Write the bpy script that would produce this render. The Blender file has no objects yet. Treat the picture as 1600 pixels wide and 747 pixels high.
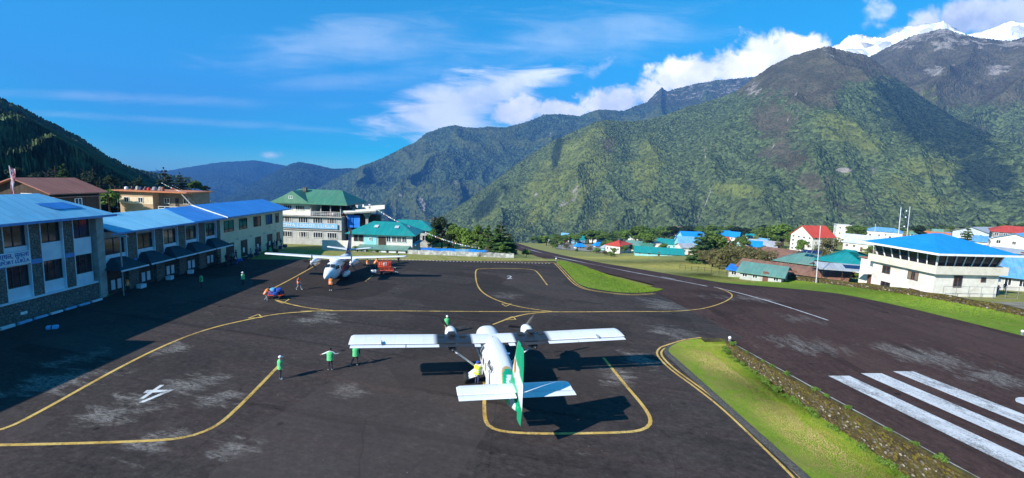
import bpy, bmesh, math, random
import numpy as np
from mathutils import Vector, Matrix
R = math.radians
random.seed(7)
S = bpy.context.scene
COL = S.collection

# ---------------------------------------------------------------- camera, sky, sun, exposure
FOC, PITCH, ROLL, CAMH = 745.0, 0.127, 0.0378, 14.6      # pixels at 1600 wide, radians, metres
fwd = np.array([0, math.cos(PITCH), -math.sin(PITCH)])
right0 = np.array([1.0, 0, 0]); up0 = np.cross(right0, fwd)
cR, sR = math.cos(ROLL), math.sin(ROLL)
RM = np.array([cR * right0 + sR * up0, -sR * right0 + cR * up0, fwd])
CAM = np.array([0, 0, CAMH])
cd = bpy.data.cameras.new('camera'); cam = bpy.data.objects.new('camera', cd); COL.objects.link(cam)
cd.sensor_width = 36.0; cd.lens = 36.0 * FOC / 1600.0; cd.clip_start = 0.5; cd.clip_end = 30000
rm = Matrix(((RM[0][0], RM[1][0], -RM[2][0]), (RM[0][1], RM[1][1], -RM[2][1]), (RM[0][2], RM[1][2], -RM[2][2]))).to_4x4()
rm.translation = Vector(CAM); cam.matrix_world = rm
S.camera = cam
SUN_AZ, SUN_EL = R(180 + 49), R(30.8)                       # compass from +Y towards +X; the light comes from behind, left
sl = bpy.data.lights.new('sun', 'SUN'); sun = bpy.data.objects.new('sun', sl); COL.objects.link(sun)
sl.energy = 5.0; sl.angle = R(0.53); sl.color = (1.0, 0.95, 0.87)
sdir = Vector((math.sin(SUN_AZ) * math.cos(SUN_EL), math.cos(SUN_AZ) * math.cos(SUN_EL), math.sin(SUN_EL)))
sun.rotation_euler = sdir.to_track_quat('Z', 'Y').to_euler(); sun.location = (-60, -60, 60)
S.view_settings.view_transform = 'Standard'; S.view_settings.look = 'None'
S.view_settings.exposure = 1.05; S.view_settings.gamma = 1.0
S.render.engine = 'CYCLES'
try:
    S.cycles.use_denoising = True; S.cycles.denoiser = 'OPENIMAGEDENOISE'
    S.cycles.max_bounces = 6; S.cycles.volume_bounces = 0; S.cycles.volume_step_rate = 1.0
except Exception:
    pass

def ray(px, py):
    return RM.T @ np.array([(px - 800) / FOC, -(py - 373.5) / FOC, 1.0])

class NT:
    """small node-tree writer"""
    def __init__(s, nt): s.t = nt; s.N = nt.nodes; s.L = nt.links
    def n(s, typ, **kw):
        nd = s.N.new(typ)
        for k, v in kw.items():
            if k.startswith('_'): setattr(nd, k[1:], v)
        return nd
    def put(s, sock, v):
        if isinstance(v, bpy.types.NodeSocket): s.L.new(v, sock)
        elif isinstance(v, (tuple, list)) and len(v) == 3 and sock.type == 'RGBA': sock.default_value = (*v, 1)
        else: sock.default_value = v
    def m(s, op, a, b=0.0, c=None, clamp=False):
        nd = s.n('ShaderNodeMath', _operation=op, _use_clamp=clamp)
        s.put(nd.inputs[0], a); s.put(nd.inputs[1], b)
        if c is not None: s.put(nd.inputs[2], c)
        return nd.outputs[0]
    def mr(s, v, a, b, c=0.0, d=1.0, smooth=True):
        nd = s.n('ShaderNodeMapRange', _interpolation_type='SMOOTHSTEP' if smooth else 'LINEAR')
        for i, x in enumerate((v, a, b, c, d)): s.put(nd.inputs[i], x)
        return nd.outputs[0]
    def mix(s, f, a, b, mode='MIX'):
        nd = s.n('ShaderNodeMix', _data_type='RGBA', _blend_type=mode)
        s.put(nd.inputs[0], f); s.put(nd.inputs[6], a); s.put(nd.inputs[7], b)
        return nd.outputs[2]
    def mapping(s, v, scale=(1, 1, 1), rot=(0, 0, 0), loc=(0, 0, 0)):
        nd = s.n('ShaderNodeMapping'); s.put(nd.inputs[0], v)
        nd.inputs[1].default_value = loc; nd.inputs[2].default_value = rot; nd.inputs[3].default_value = scale
        return nd.outputs[0]
    def noise(s, v, scale, detail=5, rough=.55, dist=0.0):
        nd = s.n('ShaderNodeTexNoise'); s.put(nd.inputs['Vector'], v)
        nd.inputs['Scale'].default_value = scale; nd.inputs['Detail'].default_value = detail
        nd.inputs['Roughness'].default_value = rough; nd.inputs['Distortion'].default_value = dist
        return nd.outputs[0]
    def vor(s, v, scale, feature='F1', out='Distance', rnd=1.0):
        nd = s.n('ShaderNodeTexVoronoi', _feature=feature); s.put(nd.inputs['Vector'], v)
        nd.inputs['Scale'].default_value = scale; nd.inputs['Randomness'].default_value = rnd
        return nd.outputs[out]

# world: Nishita sky with thin streaks and cumulus banks placed by direction
W = bpy.data.worlds.new('World'); S.world = W; W.use_nodes = True
w = NT(W.node_tree); w.N.clear()
sky = w.n('ShaderNodeTexSky', _sky_type='NISHITA')
sky.sun_disc = False; sky.sun_elevation = SUN_EL; sky.sun_rotation = SUN_AZ
sky.altitude = 2800; sky.air_density = 1.0; sky.dust_density = 0.9; sky.ozone_density = 4.0
hs = w.n('ShaderNodeHueSaturation'); hs.inputs['Hue'].default_value = 0.475; hs.inputs['Saturation'].default_value = 1.5; hs.inputs['Value'].default_value = 1.0
w.L.new(w.mix(1.0, sky.outputs[0], (.62, .96, 1.06), 'MULTIPLY'), hs.inputs['Color'])
tc = w.n('ShaderNodeTexCoord'); sx = w.n('ShaderNodeSeparateXYZ'); w.L.new(tc.outputs['Generated'], sx.inputs[0])
yy = w.m('MAXIMUM', sx.outputs[1], 0.05)
U = w.m('DIVIDE', sx.outputs[0], yy); V = w.m('DIVIDE', sx.outputs[2], yy)
uv = w.n('ShaderNodeCombineXYZ'); w.put(uv.inputs[0], U); w.put(uv.inputs[1], V)
ahead = w.mr(sx.outputs[1], 0.06, 0.2)
def blob(px, py, rx, ry, ang=0.0):
    d = ray(px, py); cu, cv = d[0] / d[1], d[2] / d[1]
    a = w.m('SUBTRACT', U, cu); b = w.m('SUBTRACT', V, cv)
    ca, sa = math.cos(ang), math.sin(ang)
    p = w.m('ADD', w.m('MULTIPLY', a, ca * FOC / rx), w.m('MULTIPLY', b, sa * FOC / rx))
    q = w.m('ADD', w.m('MULTIPLY', a, -sa * FOC / ry), w.m('MULTIPLY', b, ca * FOC / ry))
    r2 = w.m('ADD', w.m('MULTIPLY', p, p), w.m('MULTIPLY', q, q))
    return w.m('SUBTRACT', 1.0, w.m('SQRT', r2))
def union(bs):
    r = bs[0]
    for b in bs[1:]: r = w.m('MAXIMUM', r, b)
    return r
n1 = w.m('ADD', w.m('MULTIPLY', w.noise(uv.outputs[0], 7.0, 10, .62, .4), .6), w.m('MULTIPLY', w.noise(uv.outputs[0], 22.0, 9, .62, .3), .4))
n2 = w.noise(w.mapping(uv.outputs[0], (1.6, 9, 1), (0, 0, R(-14))), 3.0, 8, .62, .6)
cum = union([blob(1170, 108, 150, 52, .2), blob(1085, 120, 85, 40, .1), blob(1250, 78, 70, 32, .25), blob(950, 160, 95, 36, .15), blob(1020, 150, 60, 30),
             blob(808, 172, 56, 30, .1), blob(890, 172, 70, 22),
             ])
wis = union([blob(935, 106, 50, 26, .5), blob(1375, 22, 34, 46, .3), blob(1420, 45, 110, 20, .35), blob(425, 242, 40, 12)])
wisd = w.m('MULTIPLY', w.mr(w.m('ADD', wis, w.m('MULTIPLY', w.m('SUBTRACT', n1, 0.5), 4.2)), 0.25, 1.2), 0.6)
cumd = w.mr(w.m('ADD', w.m('MULTIPLY', cum, 1.15), w.m('MULTIPLY', w.m('SUBTRACT', n1, 0.5), 3.6)), 0.1, 0.6)
cir = union([blob(720, 160, 180, 52, .32), blob(690, 185, 120, 40, .1), blob(790, 135, 150, 30, .3)])
cird = w.m('MULTIPLY', w.mr(w.m('ADD', cir, w.m('MULTIPLY', w.m('SUBTRACT', n2, 0.5), 1.9)), 0.05, 0.75), 0.72)
thin = union([blob(200, 153, 420, 14, 0.0), blob(260, 188, 420, 10, -.02), blob(560, 125, 240, 26, .12), blob(560, 70, 330, 60, .1), blob(900, 60, 330, 60, .15)])
thind = w.m('MULTIPLY', w.mr(w.m('ADD', w.m('SUBTRACT', thin, .12), w.m('MULTIPLY', w.m('SUBTRACT', n2, 0.5), 1.6)), 0.0, 1.1), 0.2)
den = w.m('MULTIPLY', w.m('MAXIMUM', w.m('MAXIMUM', w.m('MULTIPLY', cumd, .93), wisd), w.m('MAXIMUM', cird, thind)), ahead)
shade = w.noise(w.mapping(uv.outputs[0], (1, 1, 1), (0, 0, 0), (0.02, -0.05, 0)), 7.0, 6, .6)
ccol = w.mix(w.mr(shade, .35, .65), (9.6, 9.3, 8.6), (15.5, 14.2, 12.4))
skyc = w.mix(den, hs.outputs[0], ccol)
grey = w.mr(w.m('ADD', w.m('MULTIPLY', union([blob(1545, 22, 130, 36, .08), blob(1430, 44, 70, 13, .35)]), 1.2), w.m('MULTIPLY', w.m('SUBTRACT', n1, 0.5), 3.2)), 0.1, 0.75)
skyc = w.mix(w.m('MULTIPLY', w.m('MULTIPLY', grey, .88), ahead), skyc, w.mix(w.mr(shade, .38, .62), (4.2, 4.4, 4.9), (7.4, 7.4, 7.6)))
bg = w.n('ShaderNodeBackground'); w.L.new(skyc, bg.inputs[0]); bg.inputs[1].default_value = 0.102
wo = w.n('ShaderNodeOutputWorld'); w.L.new(bg.outputs[0], wo.inputs[0])

# ---------------------------------------------------------------- land form
RP = (21.06, 43.35); RD = (-.0899, .99595)                # runway frame: s along it (downhill), c across it
ZS = [(-90, 4.4), (-60, 2.9), (-20, .96), (0, 0), (10, -.45), (20, -1.0), (33, -2.25), (50, -4.45), (83, -8.9), (119, -13.8), (180, -21.6), (295, -35.3), (450, -52), (490, -62), (560, -120), (800, -330), (3000, -415)]
ZX = np.array([a for a, b in ZS], float); ZZ = np.array([b for a, b in ZS], float)
def ss(a, b, x):
    t = np.clip((x - a) / (b - a), 0, 1); return t * t * (3 - 2 * t)
def sc(x, y):
    dx = x - RP[0]; dy = y - RP[1]
    return dx * RD[0] + dy * RD[1], dx * RD[1] - dy * RD[0]
def xy(s, c):
    return RP[0] + s * RD[0] + c * RD[1], RP[1] + s * RD[1] - c * RD[0]
def zr(s):
    return (np.interp(s - 5, ZX, ZZ) + 2 * np.interp(s, ZX, ZZ) + np.interp(s + 5, ZX, ZZ)) / 4
def H(x, y):
    x = np.asarray(x, float); y = np.asarray(y, float)
    s, c = sc(x, y); z = zr(s)
    rt = z + np.where(s < 560, 0.045 * np.maximum(0, np.minimum(c, 900) - 40) * ss(20, 120, s) + 0.02 * np.maximum(0, np.minimum(c, 900) - 150), 0)
    back = -1.2 * ss(87.4, 91, y) - 0.035 * np.maximum(0, y - 92) - 0.10 * np.maximum(0, y - 135)
    back = back + 0.09 * np.minimum(np.maximum(0, -x - 54), 900) * ss(200, 120, y)
    k = ss(-9, 6, c)
    k = np.where(s < 0, np.where(c > -.45, 1., 0.), k)
    k = np.where(y > 90, ss(-30, 6, c), k)
    drain = -1.0 * np.clip((c + 7.4) / 6.6, 0, 1) * ss(1.0, -1.6, s) * (c <= -.45)
    left = back + drain
    far = ss(200, 420, y)
    left = left * (1 - far) + np.minimum(left, z - 30) * far
    return np.maximum(left * (1 - k) + rt * k, -415)
def hit(px, py):
    d = ray(px, py); t = np.concatenate([np.arange(5, 120, .05), np.arange(120, 900, .5)]) / d[1]
    P = CAM + d * t[:, None]; b = P[:, 2] < H(P[:, 0], P[:, 1])
    return P[np.argmax(b)] if b.any() else P[-1]
def gz(px, py, z=0.0):
    d = ray(px, py); return CAM + d * (z - CAMH) / d[2]
def atY(px, py, Y):
    d = ray(px, py); return CAM + d * (Y / d[1])

# ---------------------------------------------------------------- object helpers
class G:
    """collects shapes and links them as ONE mesh object"""
    def __init__(s): s.v = []; s.f = []; s.m = []
    def add(s, vs, fs, m=0):
        o = len(s.v); s.v += [tuple(map(float, p)) for p in vs]; s.f += [tuple(o + i for i in f) for f in fs]; s.m += [m] * len(fs)
    def box(s, x0, x1, y0, y1, z0, z1, m=0):
        s.add([(x0, y0, z0), (x1, y0, z0), (x1, y1, z0), (x0, y1, z0), (x0, y0, z1), (x1, y0, z1), (x1, y1, z1), (x0, y1, z1)],
              [(3, 2, 1, 0), (4, 5, 6, 7), (0, 1, 5, 4), (1, 2, 6, 5), (2, 3, 7, 6), (3, 0, 4, 7)], m)
    def hexa(s, b, t, m=0):
        n = len(b)
        s.add(list(b) + list(t), [tuple(range(n - 1, -1, -1)), tuple(range(n, 2 * n))] + [(i, (i + 1) % n, n + (i + 1) % n, n + i) for i in range(n)], m)
    def tube(s, pts, r, n=6, m=0, cap=True):
        pts = [Vector(p) for p in pts]; rs = r if isinstance(r, (list, tuple)) else [r] * len(pts)
        o = len(s.v); vs = []; fs = []
        for i, p in enumerate(pts):
            d = (pts[min(i + 1, len(pts) - 1)] - pts[max(i - 1, 0)]).normalized()
            a = d.cross(Vector((0, 0, 1)) if abs(d.z) < .95 else Vector((1, 0, 0))).normalized(); b = d.cross(a)
            vs += [p + (a * math.cos(2 * math.pi * k / n) + b * math.sin(2 * math.pi * k / n)) * rs[i] for k in range(n)]
        for i in range(len(pts) - 1):
            fs += [(i * n + k, i * n + (k + 1) % n, (i + 1) * n + (k + 1) % n, (i + 1) * n + k) for k in range(n)]
        if cap: fs += [tuple(range(n - 1, -1, -1)), tuple((len(pts) - 1) * n + k for k in range(n))]
        s.add(vs, fs, m)
    def loft(s, rings, m=0, cap=True):
        n = len(rings[0]); vs = [p for r in rings for p in r]; fs = []
        for i in range(len(rings) - 1):
            fs += [(i * n + k, i * n + (k + 1) % n, (i + 1) * n + (k + 1) % n, (i + 1) * n + k) for k in range(n)]
        if cap: fs += [tuple(range(n - 1, -1, -1)), tuple((len(rings) - 1) * n + k for k in range(n))]
        s.add(vs, fs, m)
    def ell(s, c, r, nu=10, nv=7, m=0, v0=0.0, v1=1.0):
        rings = []
        for i in range(nv + 1):
            a = math.pi * (v0 + (v1 - v0) * i / nv); q = max(math.sin(a), .02)
            rings.append([(c[0] + r[0] * q * math.cos(2 * math.pi * k / nu), c[1] + r[1] * q * math.sin(2 * math.pi * k / nu), c[2] - r[2] * math.cos(a)) for k in range(nu)])
        s.loft(rings, m)
    def mesh(s, name, mats):
        me = bpy.data.meshes.new(name); me.from_pydata(s.v, [], s.f)
        for m in (mats if isinstance(mats, (list, tuple)) else [mats]): me.materials.append(m)
        if any(s.m): me.polygons.foreach_set('material_index', s.m)
        bm = bmesh.new(); bm.from_mesh(me); bmesh.ops.recalc_face_normals(bm, faces=bm.faces); bm.to_mesh(me); bm.free()
        return me
    def obj(s, name, mats, parent=None, smooth=False, loc=(0, 0, 0), rz=0.0):
        return put(name, s.mesh(name, mats), parent, smooth, loc, rz)
def put(name, me, parent=None, smooth=False, loc=(0, 0, 0), rz=0.0):
    o = bpy.data.objects.new(name, me); COL.objects.link(o); o.location = loc; o.rotation_euler = (0, 0, rz)
    if parent is not None: o.parent = parent
    if smooth:
        me.polygons.foreach_set('use_smooth', [True] * len(me.polygons))
    return o
def tag(o, label=None, cat=None, group=None, kind=None):
    if label: o['label'] = label
    if cat: o['category'] = cat
    if group: o['group'] = group
    if kind: o['kind'] = kind
    return o
def thing(name, label, cat, loc=(0, 0, 0), rz=0.0, group=None):
    o = bpy.data.objects.new(name, None); COL.objects.link(o); o.location = loc; o.rotation_euler = (0, 0, rz); o.empty_display_size = .3
    return tag(o, label, cat, group)
def dup(root, loc, rz=0.0, label=None, group=None, scale=None):
    r = root.copy(); COL.objects.link(r); r.location = loc; r.rotation_euler = (0, 0, rz)
    if scale is not None: r.scale = (scale,) * 3 if not isinstance(scale, tuple) else scale
    if label: r['label'] = label
    if group: r['group'] = group
    for ch in root.children:
        c = ch.copy(); COL.objects.link(c); c.parent = r
        for g in ch.children:
            d = g.copy(); COL.objects.link(d); d.parent = c
    return r
def text_mesh(txt, size, mat, extrude=.01, name='lettering', align='CENTER'):
    cu = bpy.data.curves.new(name, 'FONT'); cu.body = txt; cu.size = size; cu.extrude = extrude; cu.align_x = align; cu.align_y = 'CENTER'
    o = bpy.data.objects.new(name, cu); COL.objects.link(o)
    dg = bpy.context.evaluated_depsgraph_get(); me = bpy.data.meshes.new_from_object(o.evaluated_get(dg))
    bpy.data.objects.remove(o); me.materials.clear(); me.materials.append(mat); me.name = name
    return me

# ---------------------------------------------------------------- materials
def newmat(name):
    m = bpy.data.materials.new(name); m.use_nodes = True; t = NT(m.node_tree); b = t.N['Principled BSDF']
    return m, t, b
def pm(name, c1, c2=None, scale=2.0, rough=.75, bump=0.0, bscale=None, metal=0.0, spec=.35, lo=.35, hi=.65, stretch=(1, 1, 1), detail=5, dirt=None):
    m, t, b = newmat(name)
    c2 = c2 or tuple(min(1, x * 1.25 + .004) for x in c1)
    co = t.mapping(t.n('ShaderNodeTexCoord').outputs['Object'], stretch)
    f = t.mr(t.noise(co, scale, detail, .6), lo, hi)
    col = t.mix(f, c1, c2)
    if dirt: col = t.mix(t.m('MULTIPLY', t.mr(t.noise(co, scale * .37, 6, .7, .6), .5, .72), dirt[1]), col, dirt[0])
    t.L.new(col, b.inputs['Base Color']); b.inputs['Roughness'].default_value = rough
    b.inputs['Metallic'].default_value = metal; b.inputs['Specular IOR Level'].default_value = spec
    if bump:
        bp = t.n('ShaderNodeBump'); bp.inputs['Strength'].default_value = bump; bp.inputs['Distance'].default_value = .05
        t.L.new(t.noise(co, bscale or scale * 4, 4, .6), bp.inputs['Height']); t.L.new(bp.outputs[0], b.inputs['Normal'])
    return m
def sheet(name, c1, c2, axis='Y', pitch=5.0, rough=.45, spec=.4, dirt=((.26, .22, .18), .6)):
    """corrugated painted metal sheet, ribs across the given local axis"""
    m, t, b = newmat(name)
    co = t.n('ShaderNodeTexCoord').outputs['Object']
    st = {'Y': (.25, 1, .25), 'X': (1, .25, .25)}[axis]
    col = t.mix(t.mr(t.noise(t.mapping(co, st), 1.1, 5, .6), .35, .65), c1, c2)
    sp_ = t.n('ShaderNodeSeparateXYZ'); t.put(sp_.inputs[0], co); wn = t.n('ShaderNodeTexWhiteNoise', _noise_dimensions='2D')
    cb = t.n('ShaderNodeCombineXYZ'); t.put(cb.inputs[0], t.m('FLOOR', t.m('DIVIDE', sp_.outputs[axis], .95))); t.put(cb.inputs[1], t.m('FLOOR', t.m('DIVIDE', sp_.outputs[{'Y': 'X', 'X': 'Y'}[axis]], 2.6)))
    t.L.new(cb.outputs[0], wn.inputs['Vector'])
    col = t.mix(t.m('MULTIPLY', t.mr(wn.outputs['Value'], .35, 1.0), .4), col, tuple(min(1, x * .55 + dirt[0][i] * .35) for i, x in enumerate(c1)))
    seam = t.m('FRACT', t.m('DIVIDE', sp_.outputs[axis], .95)); col = t.mix(t.m('MULTIPLY', t.m('LESS_THAN', seam, .05), .55), col, tuple(x * .45 for x in c1))
    col = t.mix(t.m('MULTIPLY', t.mr(t.noise(co, .35, 7, .7, .8), .5, .75), dirt[1]), col, dirt[0])
    wv = t.n('ShaderNodeTexWave', _wave_type='BANDS', _bands_direction=axis); t.put(wv.inputs[0], co); wv.inputs['Scale'].default_value = pitch / 3.1
    bp = t.n('ShaderNodeBump'); bp.inputs['Strength'].default_value = .5; bp.inputs['Distance'].default_value = .04
    t.L.new(wv.outputs[1], bp.inputs['Height']); t.L.new(bp.outputs[0], b.inputs['Normal'])
    t.L.new(col, b.inputs['Base Color']); b.inputs['Roughness'].default_value = rough; b.inputs['Specular IOR Level'].default_value = spec
    return m
def stonework(name, c1, c2, joint, scale=3.2):
    m, t, b = newmat(name)
    co = t.n('ShaderNodeTexCoord').outputs['Object']
    wc = t.n('ShaderNodeVectorMath', _operation='ADD'); t.put(wc.inputs[0], co)
    v = t.n('ShaderNodeTexVoronoi', _feature='F1'); t.put(v.inputs['Vector'], co); v.inputs['Scale'].default_value = scale
    e = t.vor(co, scale, 'DISTANCE_TO_EDGE')
    sep = t.n('ShaderNodeSeparateColor'); t.L.new(v.outputs['Color'], sep.inputs[0])
    col = t.mix(sep.outputs[0], c1, c2)
    col = t.mix(t.m('MULTIPLY', t.noise(co, 9, 4), .5), col, tuple(x * .55 for x in c1))
    col = t.mix(t.mr(e, .0, .09), joint, col)
    bp = t.n('ShaderNodeBump'); bp.inputs['Strength'].default_value = .8; bp.inputs['Distance'].default_value = .06
    t.L.new(t.mr(e, 0, .14), bp.inputs['Height']); t.L.new(bp.outputs[0], b.inputs['Normal'])
    t.L.new(col, b.inputs['Base Color']); b.inputs['Roughness'].default_value = .9
    return m
def panel_lines(t, co, col):
    br = t.n('ShaderNodeTexBrick'); t.put(br.inputs['Vector'], t.mapping(co, (1, 1, 1), (0, 0, R(90)))); br.inputs['Scale'].default_value = 1.0; br.inputs['Mortar Size'].default_value = .007; br.inputs['Mortar Smooth'].default_value = .3
    br.inputs['Brick Width'].default_value = 1.9; br.inputs['Row Height'].default_value = .97
    for i, q in ((1, (1, 1, 1, 1)), (2, (.965, .965, .97, 1)), (3, (.66, .66, .67, 1))): br.inputs[i].default_value = q
    return t.mix(1.0, col, br.outputs[0], 'MULTIPLY')
def attr_mat(name, rough=.35, spec=.5, attr='paint', grime=.12):
    m, t, b = newmat(name)
    a = t.n('ShaderNodeAttribute', _attribute_name=attr)
    co = t.n('ShaderNodeTexCoord').outputs['Object']
    g = t.m('MULTIPLY', t.mr(t.noise(t.mapping(co, (1, .35, 1)), 2.2, 7, .7), .45, .8), grime)
    t.L.new(panel_lines(t, co, t.mix(g, a.outputs['Color'], (.22, .2, .18))), b.inputs['Base Color'])
    b.inputs['Roughness'].default_value = rough; b.inputs['Specular IOR Level'].default_value = spec
    return m
def paint(me, fn):
    """per-corner colour from a function of the local vertex position (flat livery print)"""
    ca = me.color_attributes.new('paint', 'FLOAT_COLOR', 'POINT')
    ca.data.foreach_set('color', np.array([(*fn(*v.co), 1.0) for v in me.vertices], dtype=np.float32).ravel())

M = {}
M['white_plaster'] = pm('white_plaster', (.7, .67, .59), (.79, .765, .69), 1.2, .85, .15, 12, dirt=((.42, .38, .31), .6))
M['cream_plaster'] = pm('cream_plaster', (.74, .6, .4), (.8, .66, .47), .8, .9, .15, 10, dirt=((.36, .32, .26), .5))
M['pale_panel'] = pm('pale_panel', (.66, .72, .8), (.74, .8, .86), .9, .7, dirt=((.4, .42, .45), .4))
M['cream_paint'] = pm('cream_paint', (.66, .62, .5), (.74, .7, .6), 1.2, .8, dirt=((.4, .36, .28), .5))
M['grey_plaster'] = pm('grey_plaster', (.4, .4, .38), (.5, .5, .47), 1.0, .9, .15, 10, dirt=((.28, .27, .25), .6))
M['concrete'] = pm('concrete', (.32, .31, .29), (.42, .41, .38), 1.5, .9, .25, 14, dirt=((.2, .19, .17), .6))
M['blue_trim'] = pm('blue_trim', (.09, .25, .55), (.13, .32, .64), 1.4, .6, dirt=((.2, .22, .25), .4))
M['sky_panel'] = pm('sky_panel', (.2, .46, .72), (.26, .53, .8), 1.0, .6, dirt=((.3, .35, .38), .3))
M['stone_pier'] = stonework('stone_pier', (.14, .13, .11), (.29, .27, .23), (.05, .05, .05), 3.6)
M['stone_base'] = stonework('stone_base', (.13, .125, .11), (.27, .25, .22), (.05, .05, .05), 3.0)
M['rubble'] = stonework('rubble', (.24, .22, .19), (.48, .45, .4), (.08, .075, .06), 2.6)
def _hg():
    m, t, b = newmat('house_glass'); r = t.n('ShaderNodeObjectInfo').outputs['Random']; co = t.n('ShaderNodeTexCoord').outputs['Object']
    sp_ = t.n('ShaderNodeSeparateXYZ'); t.put(sp_.inputs[0], co)
    cur = t.m('MULTIPLY', t.m('GREATER_THAN', r, .6), t.m('GREATER_THAN', t.m('ABSOLUTE', sp_.outputs[0]), t.m('MULTIPLY', r, .45)))
    c = t.mix(t.mr(t.noise(co, 1.2, 3), .3, .7), (.012, .016, .022), (.04, .046, .055)); c = t.mix(cur, c, t.mix(t.m('FRACT', t.m('MULTIPLY', r, 17)), (.2, .16, .12), (.32, .3, .28)))
    t.L.new(c, b.inputs['Base Color']); b.inputs['Roughness'].default_value = .12; return m
M['house_glass'] = _hg()
M['dark_glass'] = pm('dark_glass', (.012, .016, .022), (.03, .036, .045), .5, .08, spec=.6)
M['frame_white'] = pm('frame_white', (.7, .7, .68), None, 3, .5)
M['frame_dark'] = pm('frame_dark', (.06, .045, .04), None, 3, .6)
M['frame_brown'] = pm('frame_brown', (.13, .05, .03), (.18, .075, .05), 3, .6)
M['door_dark'] = pm('door_dark', (.03, .026, .025), (.06, .05, .045), 1.5, .6)
M['roof_blue'] = sheet('roof_blue', (.2, .56, .8), (.26, .63, .86), 'Y', 5, dirt=((.2, .38, .55), .45))
M['roof_blue_dark'] = sheet('roof_blue_dark', (.03, .22, .66), (.045, .27, .72), 'Y', 5, dirt=((.08, .2, .42), .3))
M['roof_bright_blue'] = sheet('roof_bright_blue', (.008, .24, .72), (.015, .28, .78), 'X', 4, .5, dirt=((.05, .3, .62), .25))
M['roof_teal'] = sheet('roof_teal', (.01, .24, .24), (.015, .29, .28), 'X', 4, dirt=((.1, .25, .24), .4))
M['roof_green'] = sheet('roof_green', (.06, .2, .12), (.085, .25, .16), 'X', 4, dirt=((.2, .24, .18), .4))
M['roof_seagreen'] = sheet('roof_seagreen', (.12, .27, .22), (.16, .33, .27), 'X', 4, dirt=((.25, .24, .18), .6))
M['roof_rust'] = sheet('roof_rust', (.22, .105, .07), (.32, .17, .11), 'X', 4, .8, dirt=((.14, .075, .055), .6))
M['roof_redbrown'] = sheet('roof_redbrown', (.34, .12, .08), (.4, .16, .11), 'X', 4, .7, dirt=((.2, .1, .08), .5))
M['roof_red'] = sheet('roof_red', (.55, .055, .03), (.64, .08, .045), 'X', 4, .6, dirt=((.4, .1, .07), .4))
M['roof_orange'] = sheet('roof_orange', (.55, .17, .06), (.6, .22, .09), 'X', 4, .6)
M['roof_skyblue'] = sheet('roof_skyblue', (.1, .36, .68), (.2, .46, .74), 'X', 4, .5)
M['roof_grey'] = sheet('roof_grey', (.34, .38, .42), (.44, .47, .5), 'X', 4, .45, dirt=((.25, .2, .17), .5))
M['roof_whiteblue'] = sheet('roof_whiteblue', (.5, .58, .66), (.6, .67, .74), 'X', 4, .5)
M['tarp_blue'] = pm('tarp_blue', (.015, .16, .62), (.03, .24, .75), .7, .5, .3, 3)
M['white_fascia'] = pm('white_fascia', (.75, .75, .74), None, 2, .5)
M['brick_red'] = pm('brick_red', (.3, .12, .075), (.38, .17, .11), 3, .9)
M['turquoise_wall'] = pm('turquoise_wall', (.25, .58, .6), (.33, .66, .66), 1, .8)
M['timber_dark'] = pm('timber_dark', (.045, .028, .02), (.075, .05, .035), 2, .8, .3, 6, stretch=(3, 3, .4))
M['metal_grey'] = pm('metal_grey', (.3, .31, .32), (.4, .41, .42), 3, .4, metal=.5)
M['pole_white'] = pm('pole_white', (.6, .62, .65), None, 2, .4)
M['solar'] = pm('solar', (.01, .02, .07), (.02, .035, .11), 1.5, .15, spec=.7)
M['black_rubber'] = pm('black_rubber', (.016, .016, .017), (.03, .03, .03), 4, .8)
M['black_paint'] = pm('black_paint', (.02, .02, .022), None, 4, .5)
M['grey_deicer'] = pm('grey_deicer', (.025, .028, .034), (.045, .048, .055), 1.6, .6, spec=.2)
M['aircraft_white0'] = pm('aircraft_white', (.76, .78, .8), (.83, .84, .85), .8, .3, spec=.5, dirt=((.5, .5, .48), .22))
def _aw():
    m, t, b = newmat('aircraft_skin'); co = t.n('ShaderNodeTexCoord').outputs['Object']
    c = t.mix(t.m('MULTIPLY', t.mr(t.noise(t.mapping(co, (1, .3, 1)), 1.7, 7, .7), .45, .8), .2), (.8, .81, .82), (.42, .4, .37))
    t.L.new(panel_lines(t, co, c), b.inputs['Base Color']); b.inputs['Roughness'].default_value = .32; return m
M['aircraft_white'] = _aw()
M['red_metal'] = pm('red_metal', (.55, .06, .02), (.65, .1, .035), 3, .5)
M['orange_cloth'] = pm('orange_cloth', (.85, .2, .03), (.95, .28, .05), 6, .8, .3, 14)
M['red_orange_cloth'] = pm('red_orange_cloth', (.7, .1, .03), (.8, .15, .05), 6, .8, .3, 14)
M['green_cloth'] = pm('green_cloth', (.08, .5, .17), (.14, .62, .25), 6, .8, .3, 14)
M['lime_cloth'] = pm('lime_cloth', (.55, .72, .04), (.65, .8, .07), 6, .8, .3, 14)
M['silver_tape'] = pm('silver_tape', (.7, .72, .7), None, 4, .4)
M['dark_cloth'] = pm('dark_cloth', (.02, .022, .03), (.04, .04, .05), 6, .9, .3, 14)
M['navy_cloth'] = pm('navy_cloth', (.03, .045, .1), (.05, .07, .15), 6, .9, .3, 14)
M['grey_cloth'] = pm('grey_cloth', (.22, .24, .27), (.32, .34, .36), 6, .9, .3, 14)
M['white_cloth'] = pm('white_cloth', (.66, .68, .7), None, 6, .9, .3, 14)
M['tan_cloth'] = pm('tan_cloth', (.5, .33, .18), (.6, .42, .25), 6, .9, .3, 14)
M['red_cloth'] = pm('red_cloth', (.5, .04, .05), None, 6, .9, .3, 14)
M['skin'] = pm('skin', (.32, .17, .1), (.38, .21, .13), 6, .6)
M['hair'] = pm('hair', (.012, .01, .009), None, 8, .6)
M['shoe_white'] = pm('shoe_white', (.6, .6, .58), None, 6, .7)
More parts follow.
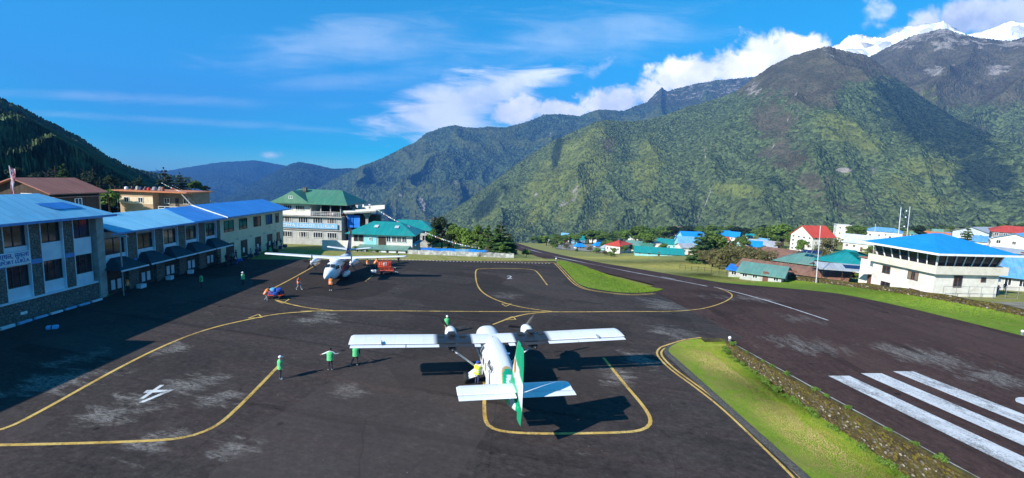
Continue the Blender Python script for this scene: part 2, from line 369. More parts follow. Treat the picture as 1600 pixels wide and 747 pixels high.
M['shoe_dark'] = pm('shoe_dark', (.03, .028, .026), None, 6, .7)
M['blue_bag'] = pm('blue_bag', (.02, .07, .4), (.04, .13, .55), 4, .6, .3, 10)
M['lightblue_bag'] = pm('lightblue_bag', (.12, .4, .72), (.2, .5, .8), 4, .6, .3, 10)
def linemat(name, a, b_, wear):
    m, t, b = newmat(name); co = t.n('ShaderNodeTexCoord').outputs['Object']
    c = t.mix(t.mr(t.noise(co, .7, 8, .7), .35, .65), a, b_)
    k = t.m('ADD', t.m('MULTIPLY', t.noise(co, 9, 6, .8), .55), t.m('MULTIPLY', t.noise(t.mapping(co, (1, .35, 1)), 1.0, 9, .7, .5), .45))
    c = t.mix(t.m('MULTIPLY', t.mr(k, .47, .6), wear), c, (.05, .045, .043))
    t.L.new(c, b.inputs['Base Color']); b.inputs['Roughness'].default_value = .85; b.inputs['Specular IOR Level'].default_value = .2; return m
M['white_line'] = linemat('white_line', (.55, .56, .57), (.7, .71, .72), .75)
M['yellow_line'] = linemat('yellow_line', (.55, .34, .07), (.68, .47, .15), .7)
M['bark'] = pm('bark', (.075, .05, .032), (.13, .09, .06), 3, .95, .5, 8, stretch=(1, 1, .3))
# ---------------------------------------------------------------- ground surfaces
def asphalt(name, a, b_, tint, ang, dustspots, dust=(.21, .195, .18), gen=.35):
    m, t, b = newmat(name)
    co = t.n('ShaderNodeTexCoord').outputs['Object']
    al = t.mapping(co, (1, 1, 1), (0, 0, ang))
    st = t.mapping(al, (1, .16, 1))
    col = t.mix(t.mr(t.noise(co, .16, 8, .65, .4), .35, .68), a, b_)
    col = t.mix(t.m('MULTIPLY', t.mr(t.noise(st, .45, 7, .65, .5), .45, .7), .8), col, tint)
    col = t.mix(t.m('MULTIPLY', t.mr(t.noise(co, 1.7, 8, .7), .45, .75), .3), col, tuple(x * 1.9 for x in b_))
    col = t.mix(t.m('MULTIPLY', t.mr(t.noise(co, 14, 8, .85), .5, .7), .5), col, tuple(x * 2.2 for x in b_))
    # pale scuffed patches where traffic has worn the surface
    fld = None
    for (px, py, rr) in dustspots:
        g = gz(px, py) if not isinstance(px, str) else None
        v = t.n('ShaderNodeVectorMath', _operation='DISTANCE'); t.put(v.inputs[0], co); v.inputs[1].default_value = (g[0], g[1], g[2])
        q = t.m('SUBTRACT', 1.0, t.m('DIVIDE', v.outputs['Value'], rr), clamp=True)
        fld = q if fld is None else t.m('MAXIMUM', fld, q)
    n = t.noise(t.mapping(al, (1, .3, 1)), 1.1, 9, .68, .5)
    f2 = t.m('MULTIPLY', t.mr(n, .52, .72), .8)
    if fld is not None:
        f2 = t.m('MULTIPLY', t.mr(t.m('ADD', n, t.m('MULTIPLY', fld, .33)), .6, .8), .9)
    f2 = t.m('MAXIMUM', f2, t.m('MULTIPLY', t.mr(t.noise(st, .9, 8, .7, .3), .6, .8), gen))
    f2 = t.m('MULTIPLY', f2, t.mr(t.noise(t.mapping(al, (1, .45, 1)), 7, 9, .82), .4, .56))
    col = t.mix(f2, col, dust)
    gr = t.mr(t.noise(t.mapping(al, (1, .55, 1)), 3.2, 10, .86), .36, .64, .62, 1.45, False); gm = t.n('ShaderNodeCombineXYZ')
    for i_ in range(3): t.put(gm.inputs[i_], gr)
    col = t.mix(1.0, col, gm.outputs[0], 'MULTIPLY')
    # oil drips, tyre-blackened lanes and repair patches
    sp = t.vor(co, .55, 'F1'); col = t.mix(t.m('MULTIPLY', t.mr(sp, .16, .05, 0, 1), t.mr(t.noise(co, .2, 3), .45, .6)), col, (.012, .011, .011))
    ln_ = t.noise(t.mapping(al, (1, .02, 1)), .8, 6, .6); col = t.mix(t.m('MULTIPLY', t.mr(ln_, .52, .7), .5), col, (.016, .014, .014))
    pv_ = t.n('ShaderNodeTexVoronoi', _feature='F1', _distance='CHEBYCHEV'); t.put(pv_.inputs['Vector'], al); pv_.inputs['Scale'].default_value = .085; pc = t.n('ShaderNodeSeparateColor'); t.L.new(pv_.outputs['Color'], pc.inputs[0])
    col = t.mix(t.m('MULTIPLY', t.mr(pc.outputs[0], .5, .9), .35), col, tuple(x * 1.45 for x in b_)); col = t.mix(t.m('MULTIPLY', t.mr(pc.outputs[1], .6, .95), .4), col, tuple(x * .55 for x in a))
    sk = t.vor(co, 1.6, 'F1'); col = t.mix(t.m('MULTIPLY', t.mr(sk, .07, .03, 0, 1), t.mr(t.noise(co, .35, 4), .5, .62)), col, (.22, .21, .2))
    # tar-sealed cracks
    ck = t.vor(t.mapping(t.mix(.3, co, t.noise(co, .5, 5)), (1, 1, 1)), .13, 'DISTANCE_TO_EDGE')
    col = t.mix(t.m('MULTIPLY', t.mr(ck, .005, .0, 0, 1), .28), col, (.012, .012, .013))
    t.L.new(col, b.inputs['Base Color']); b.inputs['Roughness'].default_value = .95; b.inputs['Specular IOR Level'].default_value = .08
    bp = t.n('ShaderNodeBump'); bp.inputs['Strength'].default_value = .35; bp.inputs['Distance'].default_value = .02
    t.L.new(t.noise(co, 30, 4, .7), bp.inputs['Height']); t.L.new(bp.outputs[0], b.inputs['Normal'])
    return m
M['asphalt'] = asphalt('asphalt', (.037, .031, .0295), (.054, .0455, .0425), (.062, .044, .041), R(-75),
    [(130, 560, 3), (190, 640, 3.5), (300, 600, 3), (350, 620, 2.2), (90, 600, 4), (270, 545, 2.2), (500, 498, 3.5), (790, 462, 3), (960, 585, 3), (1000, 560, 3), (1040, 470, 6), (1060, 520, 4), (540, 610, 2), (240, 690, 2), (370, 700, 2)], gen=.22)
M['runway_asphalt'] = asphalt('runway_asphalt', (.05, .03, .0265), (.066, .041, .036), (.072, .043, .037), R(5.2),
    [(1250, 493, 4), (1180, 455, 5), (1440, 560, 6), (1260, 540, 5), (1130, 450, 5), (1560, 600, 4)], gen=.3)
def grassmat(name, a, b_, c_, dry, dryamt=.5):
    m, t, b = newmat(name)
    co = t.n('ShaderNodeTexCoord').outputs['Object']
    col = t.mix(t.mr(t.noise(co, .9, 8, .7), .35, .65), a, b_)
    col = t.mix(t.mr(t.noise(co, 9, 4, .6), .45, .75), col, c_)
    col = t.mix(t.m('MULTIPLY', t.mr(t.noise(co, .55, 9, .78, .8), .42, .62), dryamt), col, dry)
    t.L.new(col, b.inputs['Base Color']); b.inputs['Roughness'].default_value = .95; b.inputs['Specular IOR Level'].default_value = .1
    bp = t.n('ShaderNodeBump'); bp.inputs['Strength'].default_value = .9; bp.inputs['Distance'].default_value = .12
    t.L.new(t.noise(co, 7, 6, .7), bp.inputs['Height']); t.L.new(bp.outputs[0], b.inputs['Normal'])
    return m
M['turf'] = grassmat('turf', (.16, .27, .02), (.24, .34, .03), (.33, .36, .06), (.33, .27, .08), .7)
M['turf_green'] = grassmat('turf_green', (.11, .21, .015), (.17, .29, .025), (.22, .3, .045), (.24, .24, .06), .45)
M['field'] = grassmat('field', (.17, .22, .04), (.24, .25, .06), (.3, .28, .1), (.34, .28, .13), .8)

def draped(name, rows, m, kind='structure', parent=None, off=.03):
    """rows: list of lists of (x, y); sheet lying on the land form"""
    n = len(rows[0]); P = np.array(rows, float).reshape(-1, 2); z = H(P[:, 0], P[:, 1]) + off
    vs = np.column_stack([P, z]); g = G()
    g.add([tuple(v) for v in vs], [(i * n + k, i * n + k + 1, (i + 1) * n + k + 1, (i + 1) * n + k) for i in range(len(rows) - 1) for k in range(n - 1)])
    o = g.obj(name, m, parent, smooth=True)
    if kind: o['kind'] = kind
    return o

# open land round the airfield and far beyond
def axis(lo, hi, st, far, nfar):
    a = np.arange(lo, hi + .1, st); e = np.geomspace(1, far, nfar)
    return np.concatenate([(lo - e)[::-1], a, hi + e])
gx, gy = axis(-110, 330, 2.0, 9000, 34), axis(-60, 520, 2.0, 9000, 34)
XX, YY = np.meshgrid(gx, gy); ZZg = H(XX, YY)
s_, c_ = sc(XX, YY)
paved = ((c_ < 3) & (XX > -46) & (YY < 86) & (YY > -40)) | ((c_ > -1) & (c_ < 35) & (s_ < 46)) | ((c_ > 6) & (c_ < 25) & (s_ < 470))
ZZg = np.where((s_ < 5) & (c_ > -8) & (c_ < 5) & (s_ > -80), np.minimum(ZZg, -.95) - .5, ZZg)
ZZg = ZZg + np.where(paved, -.25, np.sin(XX * .9) * np.cos(YY * .8) * .04)
nx = len(gx); vs = np.column_stack([XX.ravel(), YY.ravel(), ZZg.ravel()])
idx = np.arange(len(vs)).reshape(len(gy), nx)
fs = np.column_stack([idx[:-1, :-1].ravel(), idx[:-1, 1:].ravel(), idx[1:, 1:].ravel(), idx[1:, :-1].ravel()])
def bulk(name, vs, fs, m, parent=None, smooth=True):
    me = bpy.data.meshes.new(name); vs = np.asarray(vs, np.float32); fs = np.asarray(fs, np.int32)
    me.vertices.add(len(vs)); me.vertices.foreach_set('co', vs.ravel())
    k = fs.shape[1]; me.loops.add(fs.size); me.loops.foreach_set('vertex_index', fs.ravel())
    me.polygons.add(len(fs)); me.polygons.foreach_set('loop_start', np.arange(0, fs.size, k, dtype=np.int32))
    me.polygons.foreach_set('loop_total', np.full(len(fs), k, np.int32))
    me.update(calc_edges=True); me.validate()
    for mm in (m if isinstance(m, list) else [m]): me.materials.append(mm)
    return put(name, me, parent, smooth)
ground = tag(bulk('ground', vs, fs, M['field']), kind='structure')

# apron: two draped sheets that butt at s = 1.2
def cl_at(s): return (-44.9 - RP[0] + .0899 * s) / .99595
def cr_near(s):
    if s < -3.5: return -7.8
    q = (s + 3.5) / 4.7; return -7.8 + 6.9 * (1 - math.sqrt(max(0, 1 - q * q)))
rowsA = []
for s in list(np.arange(-46, -3.6, 1.5)) + list(np.linspace(-3.5, 1.2, 22)):
    a, b_ = cl_at(s), cr_near(s); rowsA.append([xy(s, a + (b_ - a) * k / 50) for k in range(51)])
apron = draped('apron', rowsA, M['asphalt'], off=.03)
rowsB = []
for k in range(70):
    q = k / 69; row = []
    for j in range(61):
        c0 = cl_at(20); c = c0 + (2.0 - c0) * j / 60
        smax = (86.6 - RP[1] + .0899 * c) / .99595 if True else 0
        row.append(xy(1.2 + (smax - 1.2) * q, c))
    rowsB.append(row)
draped('apron_far', rowsB, M['asphalt'], off=.03).name = 'apron.001'
# runway
def rl(s): return -.3 if s < 1.2 else (2.0 if s < 30 else 2.0 + 5.0 * ss(30, 37, s))
def rr(s): return 34.4 - 11.4 * ss(27, 46, s)
rowsR = []
for s in list(np.arange(-60, .5, 1.2)) + [1.19, 1.21] + list(np.arange(2, 60, 1.0)) + list(np.arange(60, 458, 3.0)):
    a, b_ = float(rl(s)), float(rr(s)); rowsR.append([xy(s, a + (b_ - a) * k / 24) for k in range(25)])
runway = draped('runway', rowsR, M['runway_asphalt'], off=.034)

# painted markings: ribbons and patches lying on the paving (parts of it)
def pxg(pts): return [tuple(hit(*p)[:2]) for p in pts]
def smooth_line(pts, st=.5, it=3):
    P = np.array(pts, float)
    for _ in range(it):
        Q = [P[0]]
        for a, b_ in zip(P[:-1], P[1:]): Q += [a * .75 + b_ * .25, a * .25 + b_ * .75]
        Q.append(P[-1]); P = np.array(Q)
    L = np.concatenate([[0], np.cumsum(np.hypot(*np.diff(P, axis=0).T))]); t = np.arange(0, L[-1], st)
    t = np.append(t, L[-1]); return np.column_stack([np.interp(t, L, P[:, 0]), np.interp(t, L, P[:, 1])])
def ribbon(name, pts, wd, m, parent, off=.042, it=3, shift=0.0, st=.5):
    P = smooth_line(pts, st, it); d = np.gradient(P, axis=0); d /= np.maximum(np.hypot(d[:, 0], d[:, 1]), 1e-6)[:, None]
    nrm = np.column_stack([-d[:, 1], d[:, 0]]); rows = [[tuple(p + n * (shift - wd / 2)), tuple(p + n * (shift + wd / 2))] for p, n in zip(P, nrm)]
    return draped(name, rows, m, None, parent, off)
def patch(name, poly, m, parent, off=.042):
    P = np.array(poly, float); z = H(P[:, 0], P[:, 1]) + off
    g = G(); g.add(np.column_stack([P, z]), [tuple(range(len(P)))]); return g.obj(name, m, parent)
Y_, Wl = M['yellow_line'], M['white_line']
ln = lambda pts, wd, **k: ribbon('yellow_line', pxg(pts), wd, Y_, apron, **k)
ln([(437, 571), (415, 594), (395, 615), (372, 638), (345, 663), (318, 677), (285, 686), (240, 690), (120, 694), (0, 697), (-70, 697), (-110, 690), (-105, 680), (-50, 678), (0, 676), (60, 646), (170, 584), (250, 543), (320, 515), (400, 497), (440, 490), (487, 487)], .24)
ln([(470, 487), (560, 486), (700, 487), (850, 488), (950, 488), (1040, 488), (1095, 484), (1130, 474), (1146, 464), (1140, 457), (1122, 450.5)], .2, off=.046)
ln([(430, 469), (452, 476), (487, 483), (520, 486)], .2, off=.05)
ln([(427, 451), (460, 434), (500, 411)], .2); ln([(571, 440), (582, 431)], .2)
ln([(757, 598), (756.5, 630), (757, 655), (763, 668), (783, 676), (830, 679), (900, 679), (980, 677), (1006, 673), (1019, 662), (1010, 641), (975, 600), (943, 560)], .24)
ln([(770, 508), (796, 498), (822, 491), (858, 488)], .2, off=.05)
ln([(855, 446), (839, 424), (830, 421), (800, 420), (750, 420), (743, 422), (743, 435), (747, 451), (762, 464), (790, 475), (820, 482), (862, 487.5)], .18, off=.05)
ln([(560, 403.5), (640, 406), (740, 407.5), (868, 411)], .22)
isl = [(868, 411.5), (880, 424), (895, 441), (906, 449), (925, 455), (973, 461), (1000, 461), (1022, 459)]
ln(isl, .15, shift=.18); ln(isl, .15, shift=-.22)
stp = [(1255, 765), (1240, 747), (1190, 698), (1130, 640), (1085, 605), (1050, 580), (1030, 561), (1025, 550), (1036, 541), (1062, 533), (1096, 528)]
ln(stp, .17, shift=.02); ln(stp, .17, shift=-.34)
for tri in ([(430, 470), (452, 468), (442, 475)], [(388, 498), (404, 492), (410, 497)], [(787, 501), (801, 495), (806, 500)], [(784, 475.5), (799, 475.5), (790, 479.5)]):
    P = [np.array(p) for p in pxg(tri)]; P = P + [P[0]]
    for a, b_ in zip(P[:-1], P[1:]): ribbon('arrow_outline', [tuple(a), tuple(b_)], .13, Y_, apron, off=.054, it=1)
for i, poly in enumerate(([(750, 190), (850, 190), (370, 515), (260, 515)], [(970, 300), (1085, 303), (360, 605), (250, 602)], [(440, 315), (1080, 298), (970, 345), (350, 385)])):
    patch('number_stroke', pxg([(200 + x * .0669, 590 + y * .0669) for x, y in poly]), Wl, apron, .042 + .004 * i)
two = put('stand_number', text_mesh('2', 2.3, Wl, 0.0, 'stand_number'), apron); q = gz(796, 434); two.location = (q[0], q[1], .045); two.scale = (.8, 1.35, 1)
dq = [hit(575 + (862 - 575) * k / 54, 404.5 + 6.3 * k / 54 + (.6 if k < 20 else 1.2)) for k in range(55)]
dme = None
for k in range(54):
    a, b_ = dq[k][:2], dq[k + 1][:2]; mid = a * .75 + b_ * .25
    if dme is None:
        g = G(); g.box(-.14, .14, -.12, .12, 0, .012); dme = g.mesh('edge_dash', Wl)
    o = put('edge_dash', dme, apron); o.location = (mid[0], mid[1] - .1, .045); o.rotation_euler[2] = .02
def scpoly(name, pts, m, off=.044): return patch(name, [xy(s, c) for s, c in pts], m, runway, off)
for c0, s0 in ((2.86, -8.5), (6.05, -7.95), (9.2, -7.5)):
    rows = [[xy(s, c0), xy(s, c0 + 1.75)] for s in np.arange(s0, -46, -1.0)]; draped('threshold_stripe', rows, Wl, None, runway, .044)
for c0 in (22.7, 25.9, 29.1):
    rows = [[xy(s, c0), xy(s, c0 + 1.75)] for s in np.arange(-8, -46, -1.0)]; draped('threshold_stripe', rows, Wl, None, runway, .044)
nb = put('runway_number', text_mesh('24', 9, Wl, 0.0, 'runway_number'), runway); nx_, ny_ = xy(-17.2, 16.6)
nb.location = (nx_, ny_, float(zr(-17.2)) + .06); nb.rotation_euler = (-.048, 0, R(5.16)); nb.scale = (.95, 1.3, 1)
for a, b_ in ((9, 36), (50, 58)):
    rows = [[xy(s, 16.68), xy(s, 16.96)] for s in np.arange(a, b_, 1.0)]; draped('centre_line', rows, Wl, None, runway, .044)
tyre = pm('worn_strip', (.26, .25, .25), (.42, .41, .41), .4, .9, dirt=((.05, .04, .04), .85), detail=9)
rows = [[xy(s, 15.6 + .5 * math.sin(s * .07)), xy(s, 16.3 + .4 * math.sin(s * .05 + 1))] for s in np.arange(36, 330, 2.0)]; draped('worn_strip', rows, tyre, None, runway, .04)
rows = [[xy(s, -.32), xy(s, -.12)] for s in np.arange(-55, -.5, .8)]; draped('edge_kerb', rows, M['concrete'], None, runway, .09)

# grass verges: sheets plus blades
def blades(name, pts, h, m, sd=1, kindly=True):
    rg = np.random.RandomState(sd); n = len(pts); P = np.asarray(pts); z = H(P[:, 0], P[:, 1]) + .02
    a = rg.rand(n) * 6.283; hh = h * (.4 + .9 * rg.rand(n)); wd = .035 + .03 * rg.rand(n); wd = wd * min(h / .12, 1.1)
    lean = (rg.rand(n, 2) - .5) * h * 1.0
    A = np.column_stack([P[:, 0] - np.cos(a) * wd, P[:, 1] - np.sin(a) * wd, z]); B = np.column_stack([P[:, 0] + np.cos(a) * wd, P[:, 1] + np.sin(a) * wd, z])
    T = np.column_stack([P[:, 0] + lean[:, 0], P[:, 1] + lean[:, 1], z + hh])
    v = np.stack([A, B, T], 1).reshape(-1, 3); f = np.arange(3 * n).reshape(n, 3)
    return tag(bulk(name, v, f, m, None, False), kind='stuff')
def strip_rows(sv, lo, hi, n): return [[xy(s, lo(s) + (hi(s) - lo(s)) * k / n) for k in range(n + 1)] for s in sv]
sA = list(np.arange(-46, -3.6, 1.0)) + list(np.linspace(-3.5, 1.15, 18))
stripL = lambda s: -7.2 if s < -3.5 else cr_near(s) + .6 * (1 - (s + 3.5) / 4.7)
def lift(o, f):
    me = o.data
    for v in me.vertices: v.co.z += f(v.co.x, v.co.y)
    return o
draped('grass_verge', strip_rows(sA, stripL, lambda s: -.5, 26), M['turf'], off=.06)
draped('grass_verge_edge', strip_rows(sA, lambda s: cr_near(s), stripL, 4), pm('verge_gravel', (.06, .055, .05), (.13, .12, .1), 9, .95, .6, 20), off=.045).name = 'gravel_edge'
rg = np.random.RandomState(3)
def scat(n, s0, s1, c0, c1, seed):
    r = np.random.RandomState(seed); s = s0 + (s1 - s0) * r.rand(n); c = c0(s) + (c1(s) - c0(s)) * r.rand(n); return np.column_stack(xy(s, c))
stripLv = lambda s: np.array([stripL(x) for x in np.atleast_1d(s)])
blades('grass', scat(45000, -24, 1, stripLv, lambda s: -.55 + 0 * s, 1), .10, M['turf'], 1)
blades('grass', scat(9000, -24, 0.5, lambda s: -1.9 + 0 * s, lambda s: -.5 + 0 * s, 2), .17, M['turf_green'], 2)
M['dry_grass'] = pm('dry_grass', (.32, .25, .1), (.42, .34, .15), 3, .95)
blades('dry_grass', scat(13000, -24, -1, lambda s: stripLv(s) + .5, lambda s: -2.6 + 0 * s, 21), .1, M['dry_grass'], 21)
yf = pm('yellow_field', (.3, .29, .06), (.4, .36, .09), .2, .95); q0, q1, q2, q3 = [hit(*p)[:2] for p in ((1008, 377), (1062, 376), (1058, 366), (1022, 366))]
draped('field', [[tuple(q0 + (q1 - q0) * u + ((q3 + (q2 - q3) * u) - (q0 + (q1 - q0) * u)) * v) for u in np.linspace(0, 1, 12)] for v in np.linspace(0, 1, 12)], yf, off=.35)
tg = pm('terrace_rubble', (.16, .15, .13), (.36, .34, .3), .6, .95, .5, 3, dirt=((.1, .12, .04), .6)); q0, q1, q2, q3 = [hit(*p)[:2] for p in ((868, 389), (950, 396), (956, 384), (874, 380))]
draped('rubble_yard', [[tuple(q0 + (q1 - q0) * u + ((q3 + (q2 - q3) * u) - (q0 + (q1 - q0) * u)) * v) for u in np.linspace(0, 1, 12)] for v in np.linspace(0, 1, 12)], tg, off=.3)
# island beside the far end of the apron
iL = np.array(pxg([(868, 409), (884, 423), (897, 439), (908, 447), (930, 453), (973, 459), (1008, 458.5), (1034, 454)]))
iR = np.array([xy(s, c) for s, c in ((45, 3.2), (42, 3.6), (39, 4.0), (36.5, 4.3), (34.5, 4.4), (32.6, 4.5), (31, 4.9), (29.6, 5.6))])
def resamp(P, n=40):
    Q = smooth_line(P, .25, 2); u = np.linspace(0, len(Q) - 1, n); return np.column_stack([np.interp(u, np.arange(len(Q)), Q[:, 0]), np.interp(u, np.arange(len(Q)), Q[:, 1])])
rows = [[tuple(a + (b_ - a) * k / 14) for k in range(15)] for a, b_ in zip(resamp(iL), resamp(iR))]
isl_o = draped('grass_island', rows, M['turf_green'], off=.07)
r = np.random.RandomState(5); RW = np.array(rows); pi = r.randint(0, len(rows) - 1, 16000); pk = r.rand(16000) * 13.9; pj = pk.astype(int); fr = (pk - pj)[:, None]; fi = r.rand(16000)[:, None]
pts = (RW[pi, pj] * (1 - fr) + RW[pi, pj + 1] * fr) * (1 - fi) + (RW[pi + 1, pj] * (1 - fr) + RW[pi + 1, pj + 1] * fr) * fi
blades('grass', pts, .17, M['turf_green'], 6)
# right-hand verge between runway and boundary wall
vr = lambda s: 46.2 - 0 * s if s < 32 else 46.2 - 2 * ss(32, 60, s)
draped('grass_verge', strip_rows(np.arange(-30, 62, 1.0), lambda s: float(rr(s)) + .02, vr, 14), M['turf_green'], off=.05)
blades('grass', scat(16000, -4, 60, lambda s: rr(s) + .2, lambda s: 46 - 2 * ss(32, 60, s), 8), .16, M['turf_green'], 8)
blades('grass', scat(22000, 45, 190, lambda s: rr(s) + .3, lambda s: rr(s) + 8 + 30 * ss(60, 100, s), 9), .35, M['field'], 9)
# ---------------------------------------------------------------- mountains (height fields at their real distances)
PERM = np.random.RandomState(11).permutation(256); PERM = np.concatenate([PERM, PERM])
GR = np.array([(math.cos(a), math.sin(a)) for a in np.linspace(0, 2 * math.pi, 16, endpoint=False)])
def perlin(x, y):
    xi = np.floor(x).astype(int); yi = np.floor(y).astype(int); xf = x - xi; yf = y - yi
    u = xf * xf * xf * (xf * (xf * 6 - 15) + 10); v = yf * yf * yf * (yf * (yf * 6 - 15) + 10)
    def g(i, j, a, b_):
        h = PERM[(PERM[(xi + i) & 255] + yi + j) & 255] & 15; return GR[h, 0] * a + GR[h, 1] * b_
    a = g(0, 0, xf, yf); b_ = g(1, 0, xf - 1, yf); c = g(0, 1, xf, yf - 1); d = g(1, 1, xf - 1, yf - 1)
    return (a + u * (b_ - a)) * (1 - v) + (c + u * (d - c)) * v
def fbm(x, y, o=5, g=.5):
    r = 0; a = 1.0
    for i in range(o): r = r + a * perlin(x + 17.3 * i, y - 9.1 * i); x = x * 2.03; y = y * 2.03; a *= g
    return r
def ridged(x, y, o=5, g=.55):
    r = 0; a = 1.0; t = 0
    for i in range(o):
        n = 1 - np.abs(perlin(x + 31.7 * i, y + 5.3 * i)) * 2; r = r + a * n * n; t += a; x = x * 2.1; y = y * 2.1; a *= g
    return r / t

def mtn_mat(name, forest, forest2, meadow, rock, scrub, cell, snow=False):
    m, t, b = newmat(name)
    a = t.n('ShaderNodeAttribute', _attribute_name='zone'); sep = t.n('ShaderNodeSeparateColor'); t.L.new(a.outputs['Color'], sep.inputs[0])
    co = t.n('ShaderNodeTexCoord').outputs['Object']
    n = t.noise(co, .004, 8, .65)
    v = t.n('ShaderNodeTexVoronoi', _feature='F1'); t.put(v.inputs['Vector'], co); v.inputs['Scale'].default_value = 1 / cell
    sv = t.n('ShaderNodeSeparateColor'); t.L.new(v.outputs['Color'], sv.inputs[0])
    f = t.mix(t.mr(n, .35, .65), forest, forest2)
    f = t.mix(t.m('MULTIPLY', sv.outputs[0], .8), f, tuple(x * 2.3 for x in forest2)); f = t.mix(t.m('MULTIPLY', t.mr(sv.outputs[1], .45, 1.0), .75), f, tuple(x * .4 for x in forest)); f = t.mix(t.mr(t.m('ADD', a.outputs['Alpha'], t.m('MULTIPLY', t.m('SUBTRACT', t.noise(co, .02, 8, .7), .5), 1.2)), .35, .6), f, t.mix(t.m('MULTIPLY', sv.outputs[0], .8), (.016, .028, .018), (.05, .07, .04)))  # zone alpha swaps in darker forest colour: slope shade put into the albedo
    g = t.mix(t.mr(t.noise(co, .02, 6, .7), .35, .65), meadow, tuple(x * .6 for x in meadow)); g = t.mix(t.m('MULTIPLY', t.mr(sv.outputs[1], .62, .8), .7), g, forest)
    k = t.mix(t.mr(t.noise(co, .03, 7, .75), .35, .65), rock, tuple(x * .5 for x in rock))
    s2 = t.mix(t.mr(t.noise(co, .012, 8, .7), .35, .65), scrub, tuple(x * .55 for x in scrub)); s2 = t.mix(t.m('MULTIPLY', t.mr(sv.outputs[1], .62, .8), .6), s2, forest)
    e = t.m('SUBTRACT', t.noise(co, .018, 8, .7), .5)
    col = t.mix(t.mr(t.m('ADD', sep.outputs[2], t.m('MULTIPLY', e, 1.4)), .38, .62), f, s2)
    col = t.mix(t.mr(t.m('ADD', sep.outputs[0], t.m('MULTIPLY', e, 1.4)), .38, .62), col, g)
    col = t.mix(t.mr(t.m('ADD', sep.outputs[1], t.m('MULTIPLY', e, 1.5)), .4, .56), col, k)
    t.L.new(col, b.inputs['Base Color']); b.inputs['Roughness'].default_value = 1.0; b.inputs['Specular IOR Level'].default_value = .0
    bp = t.n('ShaderNodeBump'); bp.inputs['Strength'].default_value = 1.0; bp.inputs['Distance'].default_value = cell * .6
    t.L.new(t.m('ADD', t.m('MULTIPLY', v.outputs['Distance'], -1.0), t.m('MULTIPLY', t.noise(co, .09, 4, .7), .22)), bp.inputs['Height']); t.L.new(bp.outputs[0], b.inputs['Normal'])
    return m
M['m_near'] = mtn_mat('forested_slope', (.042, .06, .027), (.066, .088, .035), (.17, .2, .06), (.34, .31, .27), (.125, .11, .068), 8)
M['m_mid'] = mtn_mat('far_forested_slope', (.024, .042, .022), (.04, .06, .028), (.1, .125, .045), (.3, .27, .23), (.075, .085, .04), 18)
M['m_far'] = mtn_mat('distant_forested_ridge', (.012, .024, .016), (.018, .032, .02), (.03, .05, .025), (.1, .1, .1), (.03, .04, .025), 26)
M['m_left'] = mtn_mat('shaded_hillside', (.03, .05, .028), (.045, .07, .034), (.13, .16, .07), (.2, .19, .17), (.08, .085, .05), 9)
M['m_snow'] = mtn_mat('snow_face', (.66, .68, .71), (.72, .74, .76), (.66, .68, .7), (.3, .3, .34), (.66, .68, .7), 60)

